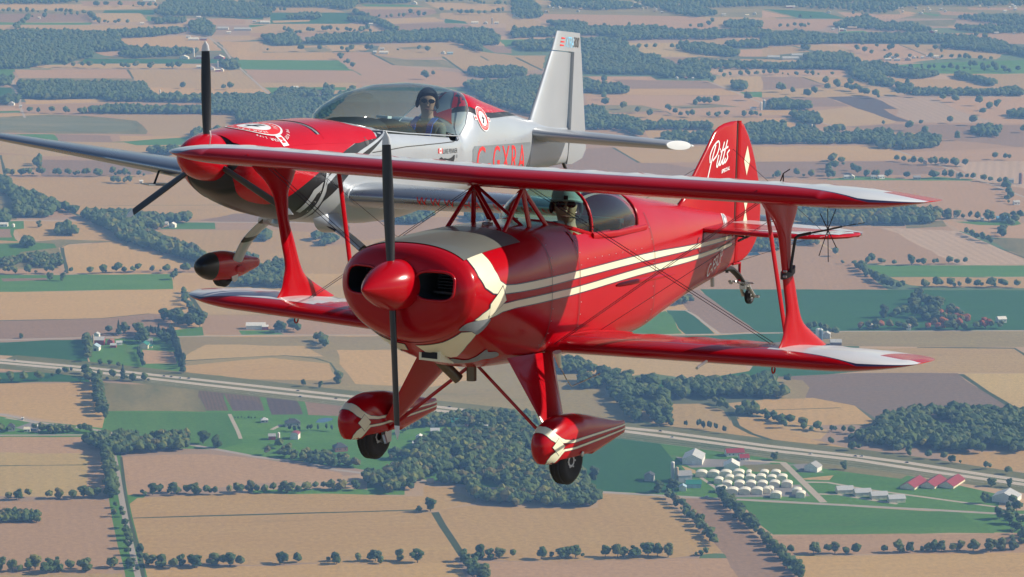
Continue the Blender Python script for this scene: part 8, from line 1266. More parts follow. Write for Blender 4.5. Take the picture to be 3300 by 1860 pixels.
# ================================================================== farmland materials
def ground_mat(name, base, alt, mott=.35, rows=.25, row_w=9.0, patch=None, rough=.95, rowsharp=1.0):
    """crop or soil: broad mottling, blotches, fine grain and faint working rows along the field"""
    m, nt, p = new_mat(name)
    geo = node(nt, 'ShaderNodeNewGeometry')
    oi = node(nt, 'ShaderNodeObjectInfo')
    at = node(nt, 'ShaderNodeAttribute', attribute_type='OBJECT', attribute_name='row_angle')
    rot = node(nt, 'ShaderNodeVectorRotate', rotation_type='Z_AXIS')
    nt.links.new(geo.outputs['Position'], rot.inputs['Vector']); nt.links.new(at.outputs['Fac'], rot.inputs['Angle'])
    st = node(nt, 'ShaderNodeMapping'); sock(st, 'Scale', (.25, 1.0, 1.0)); nt.links.new(rot.outputs[0], st.inputs['Vector'])
    big = tex_noise(nt, .0045, 4, .6, vec=st.outputs[0])
    mid = tex_noise(nt, .022, 5, .62, vec=st.outputs[0])
    fine = tex_noise(nt, .16, 3, .6, vec=geo.outputs['Position'])
    wv = node(nt, 'ShaderNodeTexWave', wave_type='BANDS', bands_direction='Y')
    sock(wv, 'Scale', .31 / row_w); sock(wv, 'Distortion', 1.2); sock(wv, 'Detail', 2); sock(wv, 'Detail Scale', .4)
    nt.links.new(rot.outputs[0], wv.inputs['Vector'])
    f = mixc(nt, .5, big.outputs[0], mid.outputs[0])
    r = ramp(nt, f, [(.36, (0, 0, 0)), (.64, (1, 1, 1))])
    c = mixc(nt, r.outputs[0], tuple(x * (1 - mott * .4) for x in base), tuple(b * (1 - mott) + a * mott for a, b in zip(alt, base)))
    rf = math_n(nt, 'MULTIPLY', wv.outputs[1] if len(wv.outputs) > 1 else wv.outputs[0], rows)
    c = mixc(nt, rf, c, tuple(x * .72 for x in alt))
    g = ramp(nt, fine.outputs[0], [(.3, (.86, .86, .86)), (.7, (1.13, 1.13, 1.13))])
    c = mixc(nt, 1.0, c, g.outputs[0], 'MULTIPLY')
    sp = ramp(nt, mid.outputs[0], [(.26, (1, 1, 1)), (.38, (0, 0, 0))])
    c = mixc(nt, math_n(nt, 'MULTIPLY', sp.outputs[0], mott * .9), c, patch or tuple(x * .8 for x in alt))
    rv = math_n(nt, 'MULTIPLY_ADD', oi.outputs['Random'], .22); rv.node.inputs[2].default_value = .89
    hv = node(nt, 'ShaderNodeHueSaturation'); nt.links.new(rv, hv.inputs['Value']); nt.links.new(c, hv.inputs['Color'])
    nt.links.new(hv.outputs[0], p.inputs['Base Color'])
    sock(p, 'Roughness', rough); sock(p, 'Specular IOR Level', .1)
    return m
GREEN = (.05, .13, .03)
GM = dict(
    t=ground_mat('ripe_crop', (.46, .31, .145), (.34, .27, .11), .4, .14, 14),
    o=ground_mat('golden_crop', (.49, .31, .13), (.38, .28, .11), .4, .10, 16),
    p=ground_mat('pink_stubble', (.43, .275, .155), (.35, .225, .135), .35, .08, 12),
    m=ground_mat('harvested_soil', (.30, .195, .125), (.24, .165, .115), .45, .12, 12),
    k=ground_mat('ploughed_soil', (.13, .095, .085), (.09, .075, .075), .4, .3, 9),
    c=ground_mat('striped_plot', (.20, .12, .09), (.13, .12, .07), .5, .7, 5),
    y=ground_mat('yellow_crop', (.50, .35, .15), (.38, .32, .13), .4, .10, 16),
    l=ground_mat('pale_stubble', (.50, .37, .26), (.42, .30, .22), .4, .35, 17),
    n=ground_mat('blotched_stubble', (.33, .225, .155), (.17, .14, .12), .8, .15, 12, patch=(.15, .13, .12)),
    g=ground_mat('bright_grass', (.065, .20, .033), (.12, .21, .04), .5, .15, 10, patch=(.15, .17, .05)),
    d=ground_mat('dark_green_crop', (.028, .11, .030), (.042, .13, .035), .35, .15, 8),
    a=ground_mat('strip_mown_meadow', (.14, .20, .09), (.30, .26, .14), .8, .6, 22),
    w=ground_mat('tan_meadow', (.36, .27, .13), (.27, .235, .10), .7, .06, 14, patch=(.13, .18, .055)),
    v=ground_mat('rough_meadow', (.16, .17, .065), (.30, .235, .11), .75, .15, 14, patch=(.07, .13, .04)),
    u=plain('paved_yard', (.20, .19, .19), .9, var=.2, scale=.05),
)
wm, nt_, pw_ = new_mat('pond_water'); sock(pw_, 'Base Color', (.03, .09, .16, 1)); sock(pw_, 'Roughness', .12); GM['b'] = wm
_wv = tex_noise(nt_, .6, 2, coord='Object'); _b = node(nt_, 'ShaderNodeBump'); sock(_b, 'Strength', .15); nt_.links.new(_wv.outputs[0], _b.inputs['Height']); nt_.links.new(_b.outputs[0], pw_.inputs['Normal'])
ROADM = dict(highway=plain('pale_concrete_road', (.46, .40, .33), .9, var=.1, scale=.02), road=plain('worn_asphalt', (.33, .29, .26), .9, var=.15, scale=.03), lane=plain('gravel_lane', (.36, .31, .26), .95, var=.15, scale=.03),
             drive=plain('gravel_drive', (.38, .33, .27), .95, var=.15, scale=.05), ditch=ground_mat('ditch_grass', (.055, .085, .035), (.09, .10, .045), .5, 0, 10), verge=ground_mat('verge_grass', (.12, .16, .055), (.24, .20, .10), .7, 0, 10, patch=(.06, .11, .035)))
# land outside the surveyed part: a patchwork of the same crops
bm_, nt_, pb_ = new_mat('distant_patchwork')
_g = node(nt_, 'ShaderNodeNewGeometry'); _m = node(nt_, 'ShaderNodeMapping'); sock(_m, 'Scale', (.0022, .0034, 1)); sock(_m, 'Rotation', (0, 0, .12)); nt_.links.new(_g.outputs['Position'], _m.inputs['Vector'])
_v = node(nt_, 'ShaderNodeTexVoronoi', distance='CHEBYCHEV', voronoi_dimensions='2D'); sock(_v, 'Scale', 1.0); sock(_v, 'Randomness', .8); nt_.links.new(_m.outputs[0], _v.inputs['Vector'])
_sx = node(nt_, 'ShaderNodeSeparateColor'); nt_.links.new(_v.outputs['Color'], _sx.inputs[0])
_r = ramp(nt_, _sx.outputs[0], [(0, (.40, .27, .16)), (.25, (.45, .30, .17)), (.4, (.05, .08, .035)), (.5, (.06, .13, .035)), (.62, (.30, .20, .14)), (.8, (.34, .22, .14)), (.92, (.05, .13, .04))])
_r.color_ramp.interpolation = 'CONSTANT'
_n = tex_noise(nt_, .02, 4, vec=_g.outputs['Position']); nt_.links.new(mixc(nt_, math_n(nt_, 'MULTIPLY', _n.outputs[0], .35), _r.outputs[0], (.2, .17, .1)), pb_.inputs['Base Color']); sock(pb_, 'Roughness', .95)

# ------------------------------------------------------------------ one flat sheet cut along every boundary
def strip_poly(pts, w):
    P = [(pts[0][0], pts[0][1])]
    for q in pts[1:]:
        if (Vector(q) - Vector(P[-1])).length > w * .8: P.append(q)
    return band(P, w)
EXT = [(-24000, -3000), (24000, -3000), (24000, 42000), (-24000, 42000)]
polys = [('base', EXT, 0)] + [(k, P, 0) for k, P in FIELDS]
for kk in ('verge', 'grassverge', 'ditch', 'lane', 'drive', 'road', 'highway'):
    polys += [(k, strip_poly(P, w), w) for k, w, P in ROADS if k == kk]
def dens(P, step):
    out = []
    for i in range(len(P)):
        a, b = Vector(P[i]), Vector(P[(i + 1) % len(P)]); n = max(1, int((b - a).length / step))
        for j in range(n): out.append(a.lerp(b, j / n))
    return out
VV, FF_ = [], []
wig = random.Random(11)
for k, P, w in polys:
    Q = dens(P, 1e9 if k == 'base' else (60 if w else 45))
    if k not in ('base', 'highway', 'road', 'lane', 'drive', 'u', 'b'):
        amp = 1.0 if w else 3.0
        Q = [q + Vector((wig.uniform(-amp, amp), wig.uniform(-amp, amp) * 1.6)) for q in Q]
    if sum(Q[i - 1].x * Q[i].y - Q[i].x * Q[i - 1].y for i in range(len(Q))) < 0: Q = Q[::-1]
    FF_.append(list(range(len(VV), len(VV) + len(Q)))); VV += [Vector((q.x / 1000, q.y / 1000)) for q in Q]
res = delaunay_2d_cdt(VV, [], FF_, 0, 1e-7)
rv_, rf_ = res[0], res[2]
tri = [f_ for f_ in rf_]
cxy = np.array([[sum(rv_[i].x for i in f_) / len(f_), sum(rv_[i].y for i in f_) / len(f_)] for f_ in tri])
top = np.zeros(len(tri), int)
for pi_, idx in enumerate(FF_):
    if pi_ == 0: continue
    q = np.array([(VV[i].x, VV[i].y) for i in idx]); q2 = np.roll(q, 1, 0); ins = np.zeros(len(tri), bool)
    sel = np.where((cxy[:, 0] > q[:, 0].min()) & (cxy[:, 0] < q[:, 0].max()) & (cxy[:, 1] > q[:, 1].min()) & (cxy[:, 1] < q[:, 1].max()))[0]
    for t_ in sel:
        x, y = cxy[t_]; cr = (q[:, 1] > y) != (q2[:, 1] > y)
        if not cr.any(): continue
        xx = q[cr, 0] + (y - q[cr, 1]) * (q2[cr, 0] - q[cr, 0]) / (q2[cr, 1] - q[cr, 1])
        if np.count_nonzero(x < xx) % 2: top[t_] = pi_
owner = {}
for t_, f_ in enumerate(tri): owner.setdefault(int(top[t_]), []).append(f_)
GM['grassverge'] = GM['g']
NAMES = dict(grassverge='verge', base='ground', highway='motorway', road='road', lane='lane', drive='driveway', ditch='ditch', verge='verge', u='yard', b='pond')
for oi_, fl in owner.items():
    k, P, w = polys[oi_]
    used = {}; V = []; F = []
    for f_ in fl:
        g = []
        for i in f_:
            if i not in used: used[i] = len(V); V.append((rv_[i].x * 1000, rv_[i].y * 1000, 0))
            g.append(used[i])
        n = (Vector(V[g[1]]) - Vector(V[g[0]])).cross(Vector(V[g[2]]) - Vector(V[g[0]]))
        F.append(g if n.z > 0 else g[::-1])
    mt = bm_ if k == 'base' else (ROADM[k] if k in ROADM else GM[k])
    o = mesh(NAMES.get(k, 'field'), V, F, mt, None, False, None, 0); o['kind'] = 'structure'
    L = max(((Vector(P[i]) - Vector(P[i - 1])) for i in range(len(P))), key=lambda q: q.length)
    o['row_angle'] = -math.atan2(L.y, L.x)
# white edge and lane lines on the motorway
mb = MB()
for k, w, P in ROADS:
    if k != 'highway': continue
    for off_ in (-4.2, 4.2, 0):
        Q = dens(P[:], 40)[:-1]
        Q = [q for q in Q]
        for i in range(len(Q) - 1):
            if (Q[i + 1] - Q[i]).length > 200: continue
            t = (Q[i + 1] - Q[i]).normalized(); nrm = Vector((-t.y, t.x)); wd_ = .14
            a, b = Q[i] + nrm * off_, (Q[i + 1] if off_ else Q[i] + t * 4) + nrm * off_
            mb.add([(a.x - nrm.x * wd_, a.y - nrm.y * wd_, .02), (b.x - nrm.x * wd_, b.y - nrm.y * wd_, .02), (b.x + nrm.x * wd_, b.y + nrm.y * wd_, .02), (a.x + nrm.x * wd_, a.y + nrm.y * wd_, .02)], [(0, 1, 2, 3)])
ml = mb.build('road_marking', WHITETX, None, False); ml['kind'] = 'structure'

# ================================================================== trees
def leaf_mat(name, stops, attr=None):
    m, nt, p = new_mat(name)
    if attr:
        a = node(nt, 'ShaderNodeAttribute', attribute_type='GEOMETRY', attribute_name=attr); rnd = a.outputs['Fac']
    else:
        rnd = node(nt, 'ShaderNodeObjectInfo').outputs['Random']
    c = ramp(nt, rnd, stops)
    geo = node(nt, 'ShaderNodeNewGeometry')
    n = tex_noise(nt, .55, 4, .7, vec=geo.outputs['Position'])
    g = ramp(nt, n.outputs[0], [(.32, (.55, .6, .55)), (.5, (1.15, 1.15, 1.1)), (.68, (2.1, 1.95, 1.5))])  # noise paints lit and shaded leaf clumps into the colour
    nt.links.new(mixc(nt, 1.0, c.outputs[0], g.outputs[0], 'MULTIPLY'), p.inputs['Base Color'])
    sock(p, 'Roughness', .8); sock(p, 'Specular IOR Level', .15)
    return m
DG = [(0, (.030, .058, .022)), (.35, (.042, .075, .026)), (.65, (.058, .092, .030)), (.85, (.075, .095, .030)), (1, (.035, .060, .030))]
YG = [(0, (.030, .058, .022)), (.45, (.048, .080, .026)), (.72, (.070, .098, .028)), (.86, (.12, .125, .03)), (.92, (.08, .07, .03)), (1, (.035, .062, .024))]
CF = [(0, (.018, .040, .024)), (1, (.030, .055, .030))]
RA = [(0, (.045, .078, .028)), (.45, (.06, .085, .03)), (.6, (.20, .055, .03)), (.85, (.24, .085, .03)), (1, (.055, .08, .03))]
YE = [(0, (.16, .15, .03)), (1, (.20, .17, .04))]
PAL = [DG, YG, CF, RA, YE]
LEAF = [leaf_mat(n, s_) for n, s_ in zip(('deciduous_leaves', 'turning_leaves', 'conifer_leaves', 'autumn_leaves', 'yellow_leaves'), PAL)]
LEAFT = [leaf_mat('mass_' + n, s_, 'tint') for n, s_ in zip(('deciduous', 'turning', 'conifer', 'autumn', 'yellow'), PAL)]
BARK = plain('bark', (.09, .07, .055), .9)
def ico(sub):
    b = bmesh.new(); bmesh.ops.create_icosphere(b, subdivisions=sub, radius=1)
    V = np.array([v.co[:] for v in b.verts]); F = np.array([[v.index for v in f.verts] for f in b.faces]); b.free(); return V, F
I1, I2 = ico(1), ico(2)
def lump(base, r, amp):
    V, F = base
    return V * (1 + amp * r.uniform(-1, 1, (len(V), 1))), F
def crown_geo(seed, conifer=False, blobs=15, leaves=420):
    """unit-height tree crown standing on its trunk: clumps plus loose sprays"""
    r = np.random.default_rng(seed); Vs, Fs = [], []; n0 = 0
    cs = []
    for i in range(blobs):
        if conifer:
            t = (i + .5) / blobs; a = r.uniform(0, 6.28); rad = .20 * (1 - t) * r.uniform(.2, 1); c = np.array([rad * math.cos(a), rad * math.sin(a), .12 + t * .82]); s_ = np.array([.20 * (1 - t) + .04, .20 * (1 - t) + .04, .10])
        else:
            d = r.normal(size=3); d /= np.linalg.norm(d); q = r.uniform(.25, 1) ** .6
            c = np.array([d[0] * .28 * q, d[1] * .28 * q, .50 + d[2] * .36 * q]); s_ = np.array([1, 1, .95]) * r.uniform(.13, .21)
        V, F = lump(I1, r, .16); Vs.append(V * s_ + c); Fs.append(F + n0); n0 += len(V); cs.append((c, s_))
    P = []
    for j in range(leaves):
        c, s_ = cs[r.integers(len(cs))]; d = r.normal(size=3); d /= np.linalg.norm(d); ctr = c + d * s_ * r.uniform(.9, 1.25)
        e = r.normal(size=(3, 3)); e /= np.linalg.norm(e, axis=1)[:, None]; P.append(ctr + e * r.uniform(.018, .040))
    if P:
        P = np.concatenate(P); Vs.append(P); Fs.append(np.arange(len(P)).reshape(-1, 3) + n0)
    return np.concatenate(Vs), np.concatenate(Fs)
def fast_mesh(name, V, F, mat, parent=None, attr=None, smooth=False):
    me = bpy.data.meshes.new(name); me.vertices.add(len(V)); me.vertices.foreach_set('co', np.ascontiguousarray(V, dtype=np.float32).ravel())
    me.loops.add(F.size); me.loops.foreach_set('vertex_index', np.ascontiguousarray(F, dtype=np.int32).ravel())
    me.polygons.add(len(F)); me.polygons.foreach_set('loop_start', np.arange(0, F.size, 3, dtype=np.int32))
    me.polygons.foreach_set('use_smooth', np.full(len(F), smooth))
    if attr is not None:
        a = me.attributes.new('tint', 'FLOAT', 'POINT'); a.data.foreach_set('value', np.asarray(attr, dtype=np.float32))
    me.update(calc_edges=True); me.validate()
    if mat: me.materials.append(mat)
    return me
CROWN = {}
for pal in range(5):
    for v in range(5):
        V, F = crown_geo(100 + v + (50 if pal == 2 else 0), pal == 2)
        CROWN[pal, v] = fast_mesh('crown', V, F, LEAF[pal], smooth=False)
tk = MB(); tk.tube([(0, 0, -.02), (0, 0, .18), (.01, .01, .42)], [.030, .022, .012], 7)
for a in range(4): tk.tube([(0, 0, .2 + .04 * a), (.12 * math.cos(a * 1.7), .12 * math.sin(a * 1.7), .42 + .03 * a)], [.013, .005], 5)
_t = tk.build('trunk', BARK, None); TRUNK = _t.data; bpy.data.objects.remove(_t)

FPX = 1650 / math.tan(R(10))
def to_px(x, y, z=0):
    c, s_ = math.cos(R(10.8)), math.sin(R(10.8)); Z = z - ALT
    d = y * c - Z * s_; u = y * s_ + Z * c
    return 1650 + FPX * x / d, 930 - FPX * u / d
tr = random.Random(5)
cand = []                                                # (apparent size, x, y, height, palette, row index, order)
for ri, (nm, P, sp, jit, hh, gap, pal) in enumerate(TREE_LINES):
    ordr = 0
    for i in range(len(P) - 1):
        a, b = Vector(P[i]), Vector(P[i + 1]); L = (b - a).length
        if L > 320 and i: continue
        n = max(1, int(round(L / sp)))
        for j in range(n):
            if tr.random() < gap: continue
            q = a.lerp(b, (j + tr.uniform(-.3, .3)) / n); h = 1.12 * tr.uniform(*hh) * (.55 if tr.random() < .12 else 1)
            x, y = q.x + tr.uniform(-jit, jit), q.y + tr.uniform(-jit, jit) * 1.8
            cand.append([h / math.hypot(x, y, ALT), x, y, h, pal, ri, ordr]); ordr += 1
for (x, y, h, nm) in SINGLE_TREES: cand.append([9, x, y, h, 2 if 'poplar' in nm else 0, nm, 0])
def inview(c):
    px, py = to_px(c[1], c[2]); return -20 < px < 3320 and -10 < py < 1900
vis = sorted([c for c in cand if inview(c)], key=lambda c: -c[0])
solo, rest = vis[:290], vis[290:] + [c for c in cand if not inview(c)]
ORD = ['first', 'second', 'third', 'fourth', 'fifth', 'sixth', 'seventh', 'eighth', 'ninth', 'tenth', 'eleventh', 'twelfth', 'thirteenth', 'fourteenth', 'fifteenth', 'sixteenth', 'seventeenth', 'eighteenth', 'nineteenth', 'twentieth']
def ordinal(i):
    return ORD[i] if i < 20 else (('twenty-', 'thirty-', 'forty-', 'fifty-')[(i - 20) // 10] + ORD[(i - 20) % 10 - 0] if i < 60 else 'far')
rows_ = {}
for c in solo: rows_.setdefault(TREE_LINES[c[5]][0] if isinstance(c[5], int) else c[5], []).append(c)
for key, lst in rows_.items():
    lst.sort(key=lambda c: to_px(c[1], c[2])[0])
    nm = key
    for i, c in enumerate(lst):
        _, x, y, h, pal, _, _ = c
        kind = 'conifer' if pal == 2 else 'broadleaf tree'
        t = empty('conifer_tree' if pal == 2 else 'broadleaf_tree', (x, y, 0), (0, 0, tr.uniform(0, 6.28)))
        wv_ = tr.uniform(.85, 1.25) * (.75 if pal == 2 else 1.08)
        t.scale = (h * wv_, h * wv_, h)
        sz = 'tall' if h > 15.5 else ('small' if h < 10 else 'leafy')
        if len(lst) == 1: lb = f'{sz} green {nm}'
        else: lb = f'{sz} {kind}, {ordinal(i)} from left of the {nm}'
        tag(t, ' '.join(lb.split()[:16]), 'tree', nm)
        o = link('crown', CROWN[pal, tr.randrange(5)], t); o2 = link('trunk', TRUNK, t)
# every other tree of the farmland, as one mass
def mass(name, items, label, cat, blobs=1, sub=0):
    """items: (x, y, h, palette)"""
    r = np.random.default_rng(len(items)); parts = {}
    for x, y, h, pal in items:
        parts.setdefault(pal, []).append((x, y, h))
    Vs, Fs, tints, mats, fm, n0 = [], [], [], [], [], 0
    for pal, it in parts.items():
        A = np.array(it); n = len(A); mats.append(LEAFT[pal]); tn = r.uniform(0, 1, n)
        for b in range(blobs):
            base, F = (I1 if sub == 0 else I2)
            k = len(base)
            V = base[None] * (1 + .24 * r.uniform(-1, 1, (n, k, 1)))
            w = r.uniform(.38, .60, (n, 1, 1)) if pal != 2 else r.uniform(.22, .3, (n, 1, 1))
            sc = np.concatenate([w, w, np.full((n, 1, 1), .46)], 2) * A[:, 2][:, None, None] * (1 if blobs == 1 else r.uniform(.55, .8, (n, 1, 1)))
            off = np.stack([r.uniform(-.22, .22, n) * (b > 0), r.uniform(-.22, .22, n) * (b > 0), r.uniform(-.15, .12, n) * (b > 0)], 1) * A[:, 2][:, None]
            ctr = np.stack([A[:, 0], A[:, 1], A[:, 2] * .55], 1) + off
            V = V * sc + ctr[:, None, :]
            Vs.append(V.reshape(-1, 3)); Fs.append((F[None] + (np.arange(n) * k)[:, None, None]).reshape(-1, 3) + n0); n0 += n * k
            tints.append(np.repeat(np.clip(tn + r.uniform(-.06, .06, n), 0, 1), k)); fm.append(np.full(n * len(F), len(mats) - 1))
    me = fast_mesh(name, np.concatenate(Vs), np.concatenate(Fs), None, attr=np.concatenate(tints))
    for m in mats: me.materials.append(m)
    me.polygons.foreach_set('material_index', np.concatenate(fm).astype(np.int32))
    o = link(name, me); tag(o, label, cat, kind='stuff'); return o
mass('hedgerow_trees', [(c[1], c[2], c[3], c[4]) for c in rest], 'hazy hedgerow and farmyard trees spread over the far fields', 'trees', 2)
def inside(x, y, P):
    c = False
    for i in range(len(P)):
        x0, y0 = P[i - 1]; x1, y1 = P[i]
        if (y0 > y) != (y1 > y) and x < x0 + (y - y0) * (x1 - x0) / (y1 - y0): c = not c
    return c
ntree = 0
from mathutils import noise as mnoise
def mathutils_noise(x, y): return .5 + .5 * mnoise.noise(Vector((x * .022, y * .012, 3.1))) + .12 * mnoise.noise(Vector((x * .09, y * .05, 1.7)))
for wi, (P, sp, hh, pal) in enumerate(WOODS):
    xs_ = [p[0] for p in P]; ys_ = [p[1] for p in P]; items = []
    yy = min(ys_); near = sum(ys_) / len(ys_) < 5200
    s_ = sp * (.62 if near else .85)
    while yy < max(ys_):
        xx = min(xs_) + tr.uniform(0, s_)
        while xx < max(xs_):
            x, y = xx + tr.uniform(-.45, .45) * s_, yy + tr.uniform(-.45, .45) * s_
            if inside(x, y, P) and not (near and mathutils_noise(x, y) > .62):
                px, py = to_px(x, y)
                if -60 < px < 3360 and py > -60: items.append((x, y, tr.uniform(*hh) * (1.12 if tr.random() < .15 else 1), pal))
            xx += s_
        yy += s_ * 1.15
    if items:
        ntree += len(items)
        mass('woodland', items, f'dense mixed woodland, number {wi + 1} counted from the top left of the farmland', 'woodland', 2 if near else 1)


# ================================================================== farms, houses, silos, cars
BMAT = {}
def bmat(c, rough=.6, ribs=False):
    k = (tuple(c), ribs)
    if k not in BMAT:
        m, nt, p = new_mat('ribbed_roof' if ribs else 'painted_wall')
        n = tex_noise(nt, .35, 4)
        cc = mixc(nt, n.outputs[0], tuple(x * .82 for x in c), tuple(min(1, x * 1.1) for x in c))
        if ribs:
            tc = node(nt, 'ShaderNodeTexCoord'); w = node(nt, 'ShaderNodeTexWave', wave_type='BANDS', bands_direction='X'); sock(w, 'Scale', .32)
            nt.links.new(tc.outputs['Object'], w.inputs['Vector'])
            cc = mixc(nt, math_n(nt, 'MULTIPLY', w.outputs[1], .22), cc, tuple(x * .55 for x in c))
        nt.links.new(cc, p.inputs['Base Color']); sock(p, 'Roughness', rough); BMAT[k] = m
    return BMAT[k]
WINM = plain('dark_window', (.03, .035, .045), .2)
def building(x, y, w, d, h, kind, wc, rc, ang, label, cat=None):
    if kind == 'silo':
        r = w / 2; o = empty('silo', (x, y + r, 0)); tag(o, label, 'silo')
        MB().lathe([(0, r), (h * .33, r), (h * .335, r * 1.02), (h * .66, r), (h * .665, r * 1.02), (h, r)], (0, 0, 0), (0, 0, 1), 20).build('wall', bmat(wc), o)
        MB().lathe([(0, r * 1.03)] + [(r * .8 * math.sin(a), r * 1.03 * math.cos(a)) for a in np.linspace(.1, 1.5, 7)], (0, 0, h), (0, 0, 1), 20).build('roof', bmat(rc), o)
        MB().box((0, -r - .05, h * .5), (.7, .3, h * .98)).build('ladder_chute', bmat(gr_), o, False)
        return
    nm = 'barn' if ('barn' in label or 'shed' in label or 'hall' in label or 'hut' in label or 'warehouse' in label) else 'house'
    a = R(ang)
    # facing: w is what shows across the picture, d runs away from it
    L, Wd = (w, d) if ang < 45 else (d, w)
    o = empty('storage_hut' if kind == 'hut' else nm, (x, y + d / 2, 0), (0, 0, a if ang < 45 else a)); tag(o, label, 'hut' if kind == 'hut' else nm)
    if kind == 'hut': o['group'] = 'cream storage huts by the road'
    hw, hd = L / 2, Wd / 2; rise = min(hd * .55, 6) if kind != 'hip' else min(hd * .7, 5)
    WM, RM = bmat(wc), bmat(rc, .45, kind in ('gable', 'hut') and L > 14)
    if kind in ('hut', 'arch'):
        rise = hd * .45; prof = [(-hd, 0), (-hd, h)] + [(-hd * math.cos(t), h + rise * math.sin(t)) for t in np.linspace(.25, math.pi - .25, 9)] + [(hd, h), (hd, 0)]
        V, F = loft_geo([[(xx, p[0], p[1]) for p in prof] for xx in (-hw, hw)]); mesh('wall', V, F, WM, o, False, None, 0)
        rp = [(-hd - .4, h - .1)] + [(-(hd + .1) * math.cos(t), h + .15 + rise * math.sin(t)) for t in np.linspace(.2, math.pi - .2, 9)] + [(hd + .4, h - .1)]
        V, F = loft_geo([[(xx, p[0], p[1]) for p in rp] + [(xx, p[0], p[1] - .14) for p in rp[::-1]] for xx in (-hw - .4, hw + .4)]); mesh('roof', V, F, RM, o, False, None, 0)
    else:
        ri = hw if kind == 'gable' else max(.1, hw - hd)
        V = [(-hw, -hd, 0), (hw, -hd, 0), (hw, hd, 0), (-hw, hd, 0), (-hw, -hd, h), (hw, -hd, h), (hw, hd, h), (-hw, hd, h), (-ri, 0, h + rise - .05), (ri, 0, h + rise - .05)]
        F = [(0, 1, 5, 4), (2, 3, 7, 6), (1, 2, 6, 9, 5) if kind == 'gable' else (1, 2, 6, 5), (3, 0, 4, 8, 7) if kind == 'gable' else (3, 0, 4, 7)]
        mesh('wall', V, F, WM, o, False, None, 0)
        e, t = .6, .25
        if kind == 'gable':
            k = (rise) / hd; mb = MB()
            for s_ in (-1, 1):
                A = [(-hw - e, s_ * (hd + e), h - k * e), (hw + e, s_ * (hd + e), h - k * e), (hw + e, 0, h + rise), (-hw - e, 0, h + rise)]
                mb.add(A + [(p[0], p[1], p[2] + t) for p in A], [(0, 1, 2, 3)[::s_], (4, 5, 6, 7)[::-s_], (0, 4, 5, 1), (1, 5, 6, 2), (3, 2, 6, 7), (0, 3, 7, 4)])
            mb.build('roof', RM, o, False)
        else:
            A = [(-hw - e, -hd - e, h - .2), (hw + e, -hd - e, h - .2), (hw + e, hd + e, h - .2), (-hw - e, hd + e, h - .2), (-ri, 0, h + rise), (ri, 0, h + rise)]
            mesh('roof', A, [(0, 1, 5, 4), (1, 2, 5), (2, 3, 4, 5), (3, 0, 4), (3, 2, 1, 0)], RM, o, False, None, 0)
    # door and windows on the wall that faces the picture
    front_y, front_x = (-hd, None) if ang < 45 else (None, -hw)
    span = L if ang < 45 else Wd
    def put(name, u, z, ww, hh, m):
        if front_y is not None: MB().box((u, front_y - .06, z), (ww, .14, hh)).build(name, m, o, False)
        else: MB().box((front_x - .06, -u, z), (.14, ww, hh)).build(name, m, o, False)
    put('door', span * .08, h * .34, min(4.5, span * .28) if nm == 'barn' else 1.4, h * .66, WINM if 'dark doorway' in label else bmat(tuple(min(.85, c * 1.15) for c in wc)))
    if nm == 'house' and kind != 'hut':
        for u in (-.34, -.14, .30): put('window', span * u, h * .55, 1.6, 1.4, WINM)
        MB().box((-hw * .4, 0, h + rise * .9), (.9, .9, 1.8)).build('chimney', bmat((.25, .12, .08)), o, False)
gr_ = (.35, .36, .37)
for b_ in BUILDINGS: building(*b_)
col_nm = {(.75, .75, .73): 'white', (.38, .03, .03): 'red', (.5, .52, .54): 'grey', (.72, .68, .52): 'cream', (.45, .34, .22): 'tan', (.35, .5, .62): 'blue', (.25, .12, .08): 'brown'}
FB = sorted(FAR_BUILDINGS, key=lambda q: to_px(q[0], q[1])[0])
cnt = {}
wr = random.Random(9)
for (x, y, w, c) in FB:
    px, py = to_px(x, y)
    zone = ('left' if px < 825 else 'centre left' if px < 1650 else 'centre right' if px < 2475 else 'right') ; band_ = 'at the top edge' if py < 60 else ('in the far band' if py < 200 else 'in the upper fields')
    nm_ = col_nm.get(tuple(c), 'pale'); k = (zone, band_, nm_); cnt[k] = cnt.get(k, 0) + 1
    big = w > 30; word = 'long farm shed' if big else 'farm building'
    building(x, y, w, min(16, max(8, w * .5)), 5 if not big else 4.5, 'gable', c, wr.choice([(.75, .75, .73), (.5, .52, .54), (.35, .36, .37)]) if nm_ == 'red' else wr.choice([c, (.5, .52, .54)]), wr.choice([0, 10, 80]) if not big else 0,
             f'tiny {nm_} {word}, {ordinal(cnt[k] - 1)} from left {band_} {zone}')
for i, (x, y, w, h, c) in enumerate(sorted(FAR_SILOS)):
    building(x, y, max(w, 3.5), 0, h, 'silo', c, (.75, .75, .73), 0, f'distant farm silo, {ordinal(i)} from left in the far fields')
CC = dict(black=(.02, .02, .025), white=(.78, .78, .78), silver=(.5, .5, .5), grey=(.18, .19, .2), blue=(.04, .10, .25))
hwp = [P for k, w, P in ROADS if k == 'highway'][0]
def car_mesh(col):
    b = bmat(col, .3); parts_ = {}
    prof = [(-2.2, .35), (-2.25, .75), (-2.1, .95), (-1.3, 1.02), (-.75, 1.45), (.7, 1.47), (1.45, 1.0), (2.15, .85), (2.25, .6), (2.2, .35)]
    V, F = loft_geo([[(x, y, .35 + (z - .35) * (1 if abs(y) < .8 else .96)) for x, z in prof] for y in (-.88, -.8, .8, .88)])
    return V, F, b
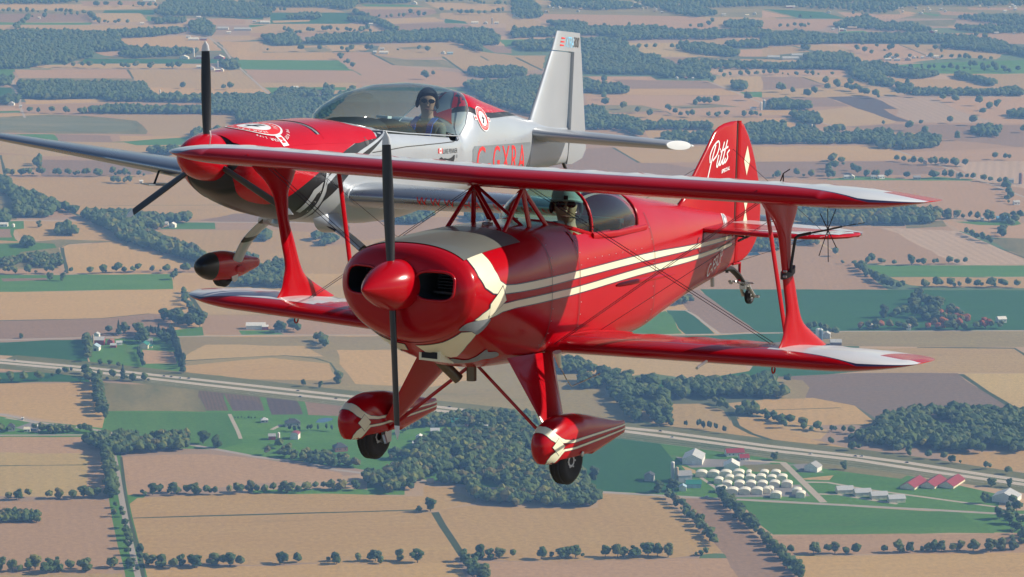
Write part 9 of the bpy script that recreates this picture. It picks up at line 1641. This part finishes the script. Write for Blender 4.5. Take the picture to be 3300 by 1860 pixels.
for i, (x, y, c) in enumerate(sorted(CARS)):
    j = min(range(len(hwp) - 1), key=lambda k: math.hypot(hwp[k][0] - x, hwp[k][1] - y)); t = Vector(hwp[min(j + 1, len(hwp) - 1)]) - Vector(hwp[max(j - 1, 0)])
    o = empty('car', (x, y, .02), (0, 0, math.atan2(t.y, t.x)))
    tag(o, f'{c} car, {ordinal(i)} from left of those on the roads below', 'car', 'cars on the motorway')
    V, F, bmt = car_mesh(CC[c]); mesh('body', V, F, bmt, o, False, None, 0)
    V, F = loft_geo([[(-1.22, yy, 1.05), (-.75, yy, 1.42), (.68, yy, 1.44), (1.38, yy, 1.02)] for yy in (-.905, .905)]); mesh('window', V, F, WINM, o, False, None, 0)
    for sx in (-1.4, 1.4):
        for sy in (-.8, .8):
            MB().lathe([(-.1, .33), (.1, .33)], (sx, sy, .34), (0, 1, 0), 12).build('wheel', RUBBER, o)

# ================================================================== the air over the farmland
hz = MB().box((0, 15000, (ALT + 3.0) / 2 - .5), (46000, 34000, ALT + 4.0)).build('haze', None, None, False) if False else None
V = [(-23000, -2500, -1.5), (23000, -2500, -1.5), (23000, 36000, -1.5), (-23000, 36000, -1.5), (-23000, -2500, ALT + 3), (23000, -2500, ALT + 3), (23000, 36000, ALT + 3), (-23000, 36000, ALT + 3)]
hm = bpy.data.materials.new('haze'); hm.use_nodes = True; nt = hm.node_tree; nt.nodes.clear()
out = node(nt, 'ShaderNodeOutputMaterial'); pv = node(nt, 'ShaderNodeVolumePrincipled')
sock(pv, 'Color', (.26, .52, 1.0, 1)); sock(pv, 'Absorption Color', (1, 1, 1, 1)); sock(pv, 'Density', 8.5e-5); sock(pv, 'Anisotropy', .1)
nt.links.new(pv.outputs[0], out.inputs['Volume'])
hz = mesh('haze', V, [(3, 2, 1, 0), (4, 5, 6, 7), (0, 1, 5, 4), (1, 2, 6, 5), (2, 3, 7, 6), (3, 0, 4, 7)], hm, None, False, None, 0)
tag(hz, 'thin blue haze over the farmland', 'haze', kind='stuff')
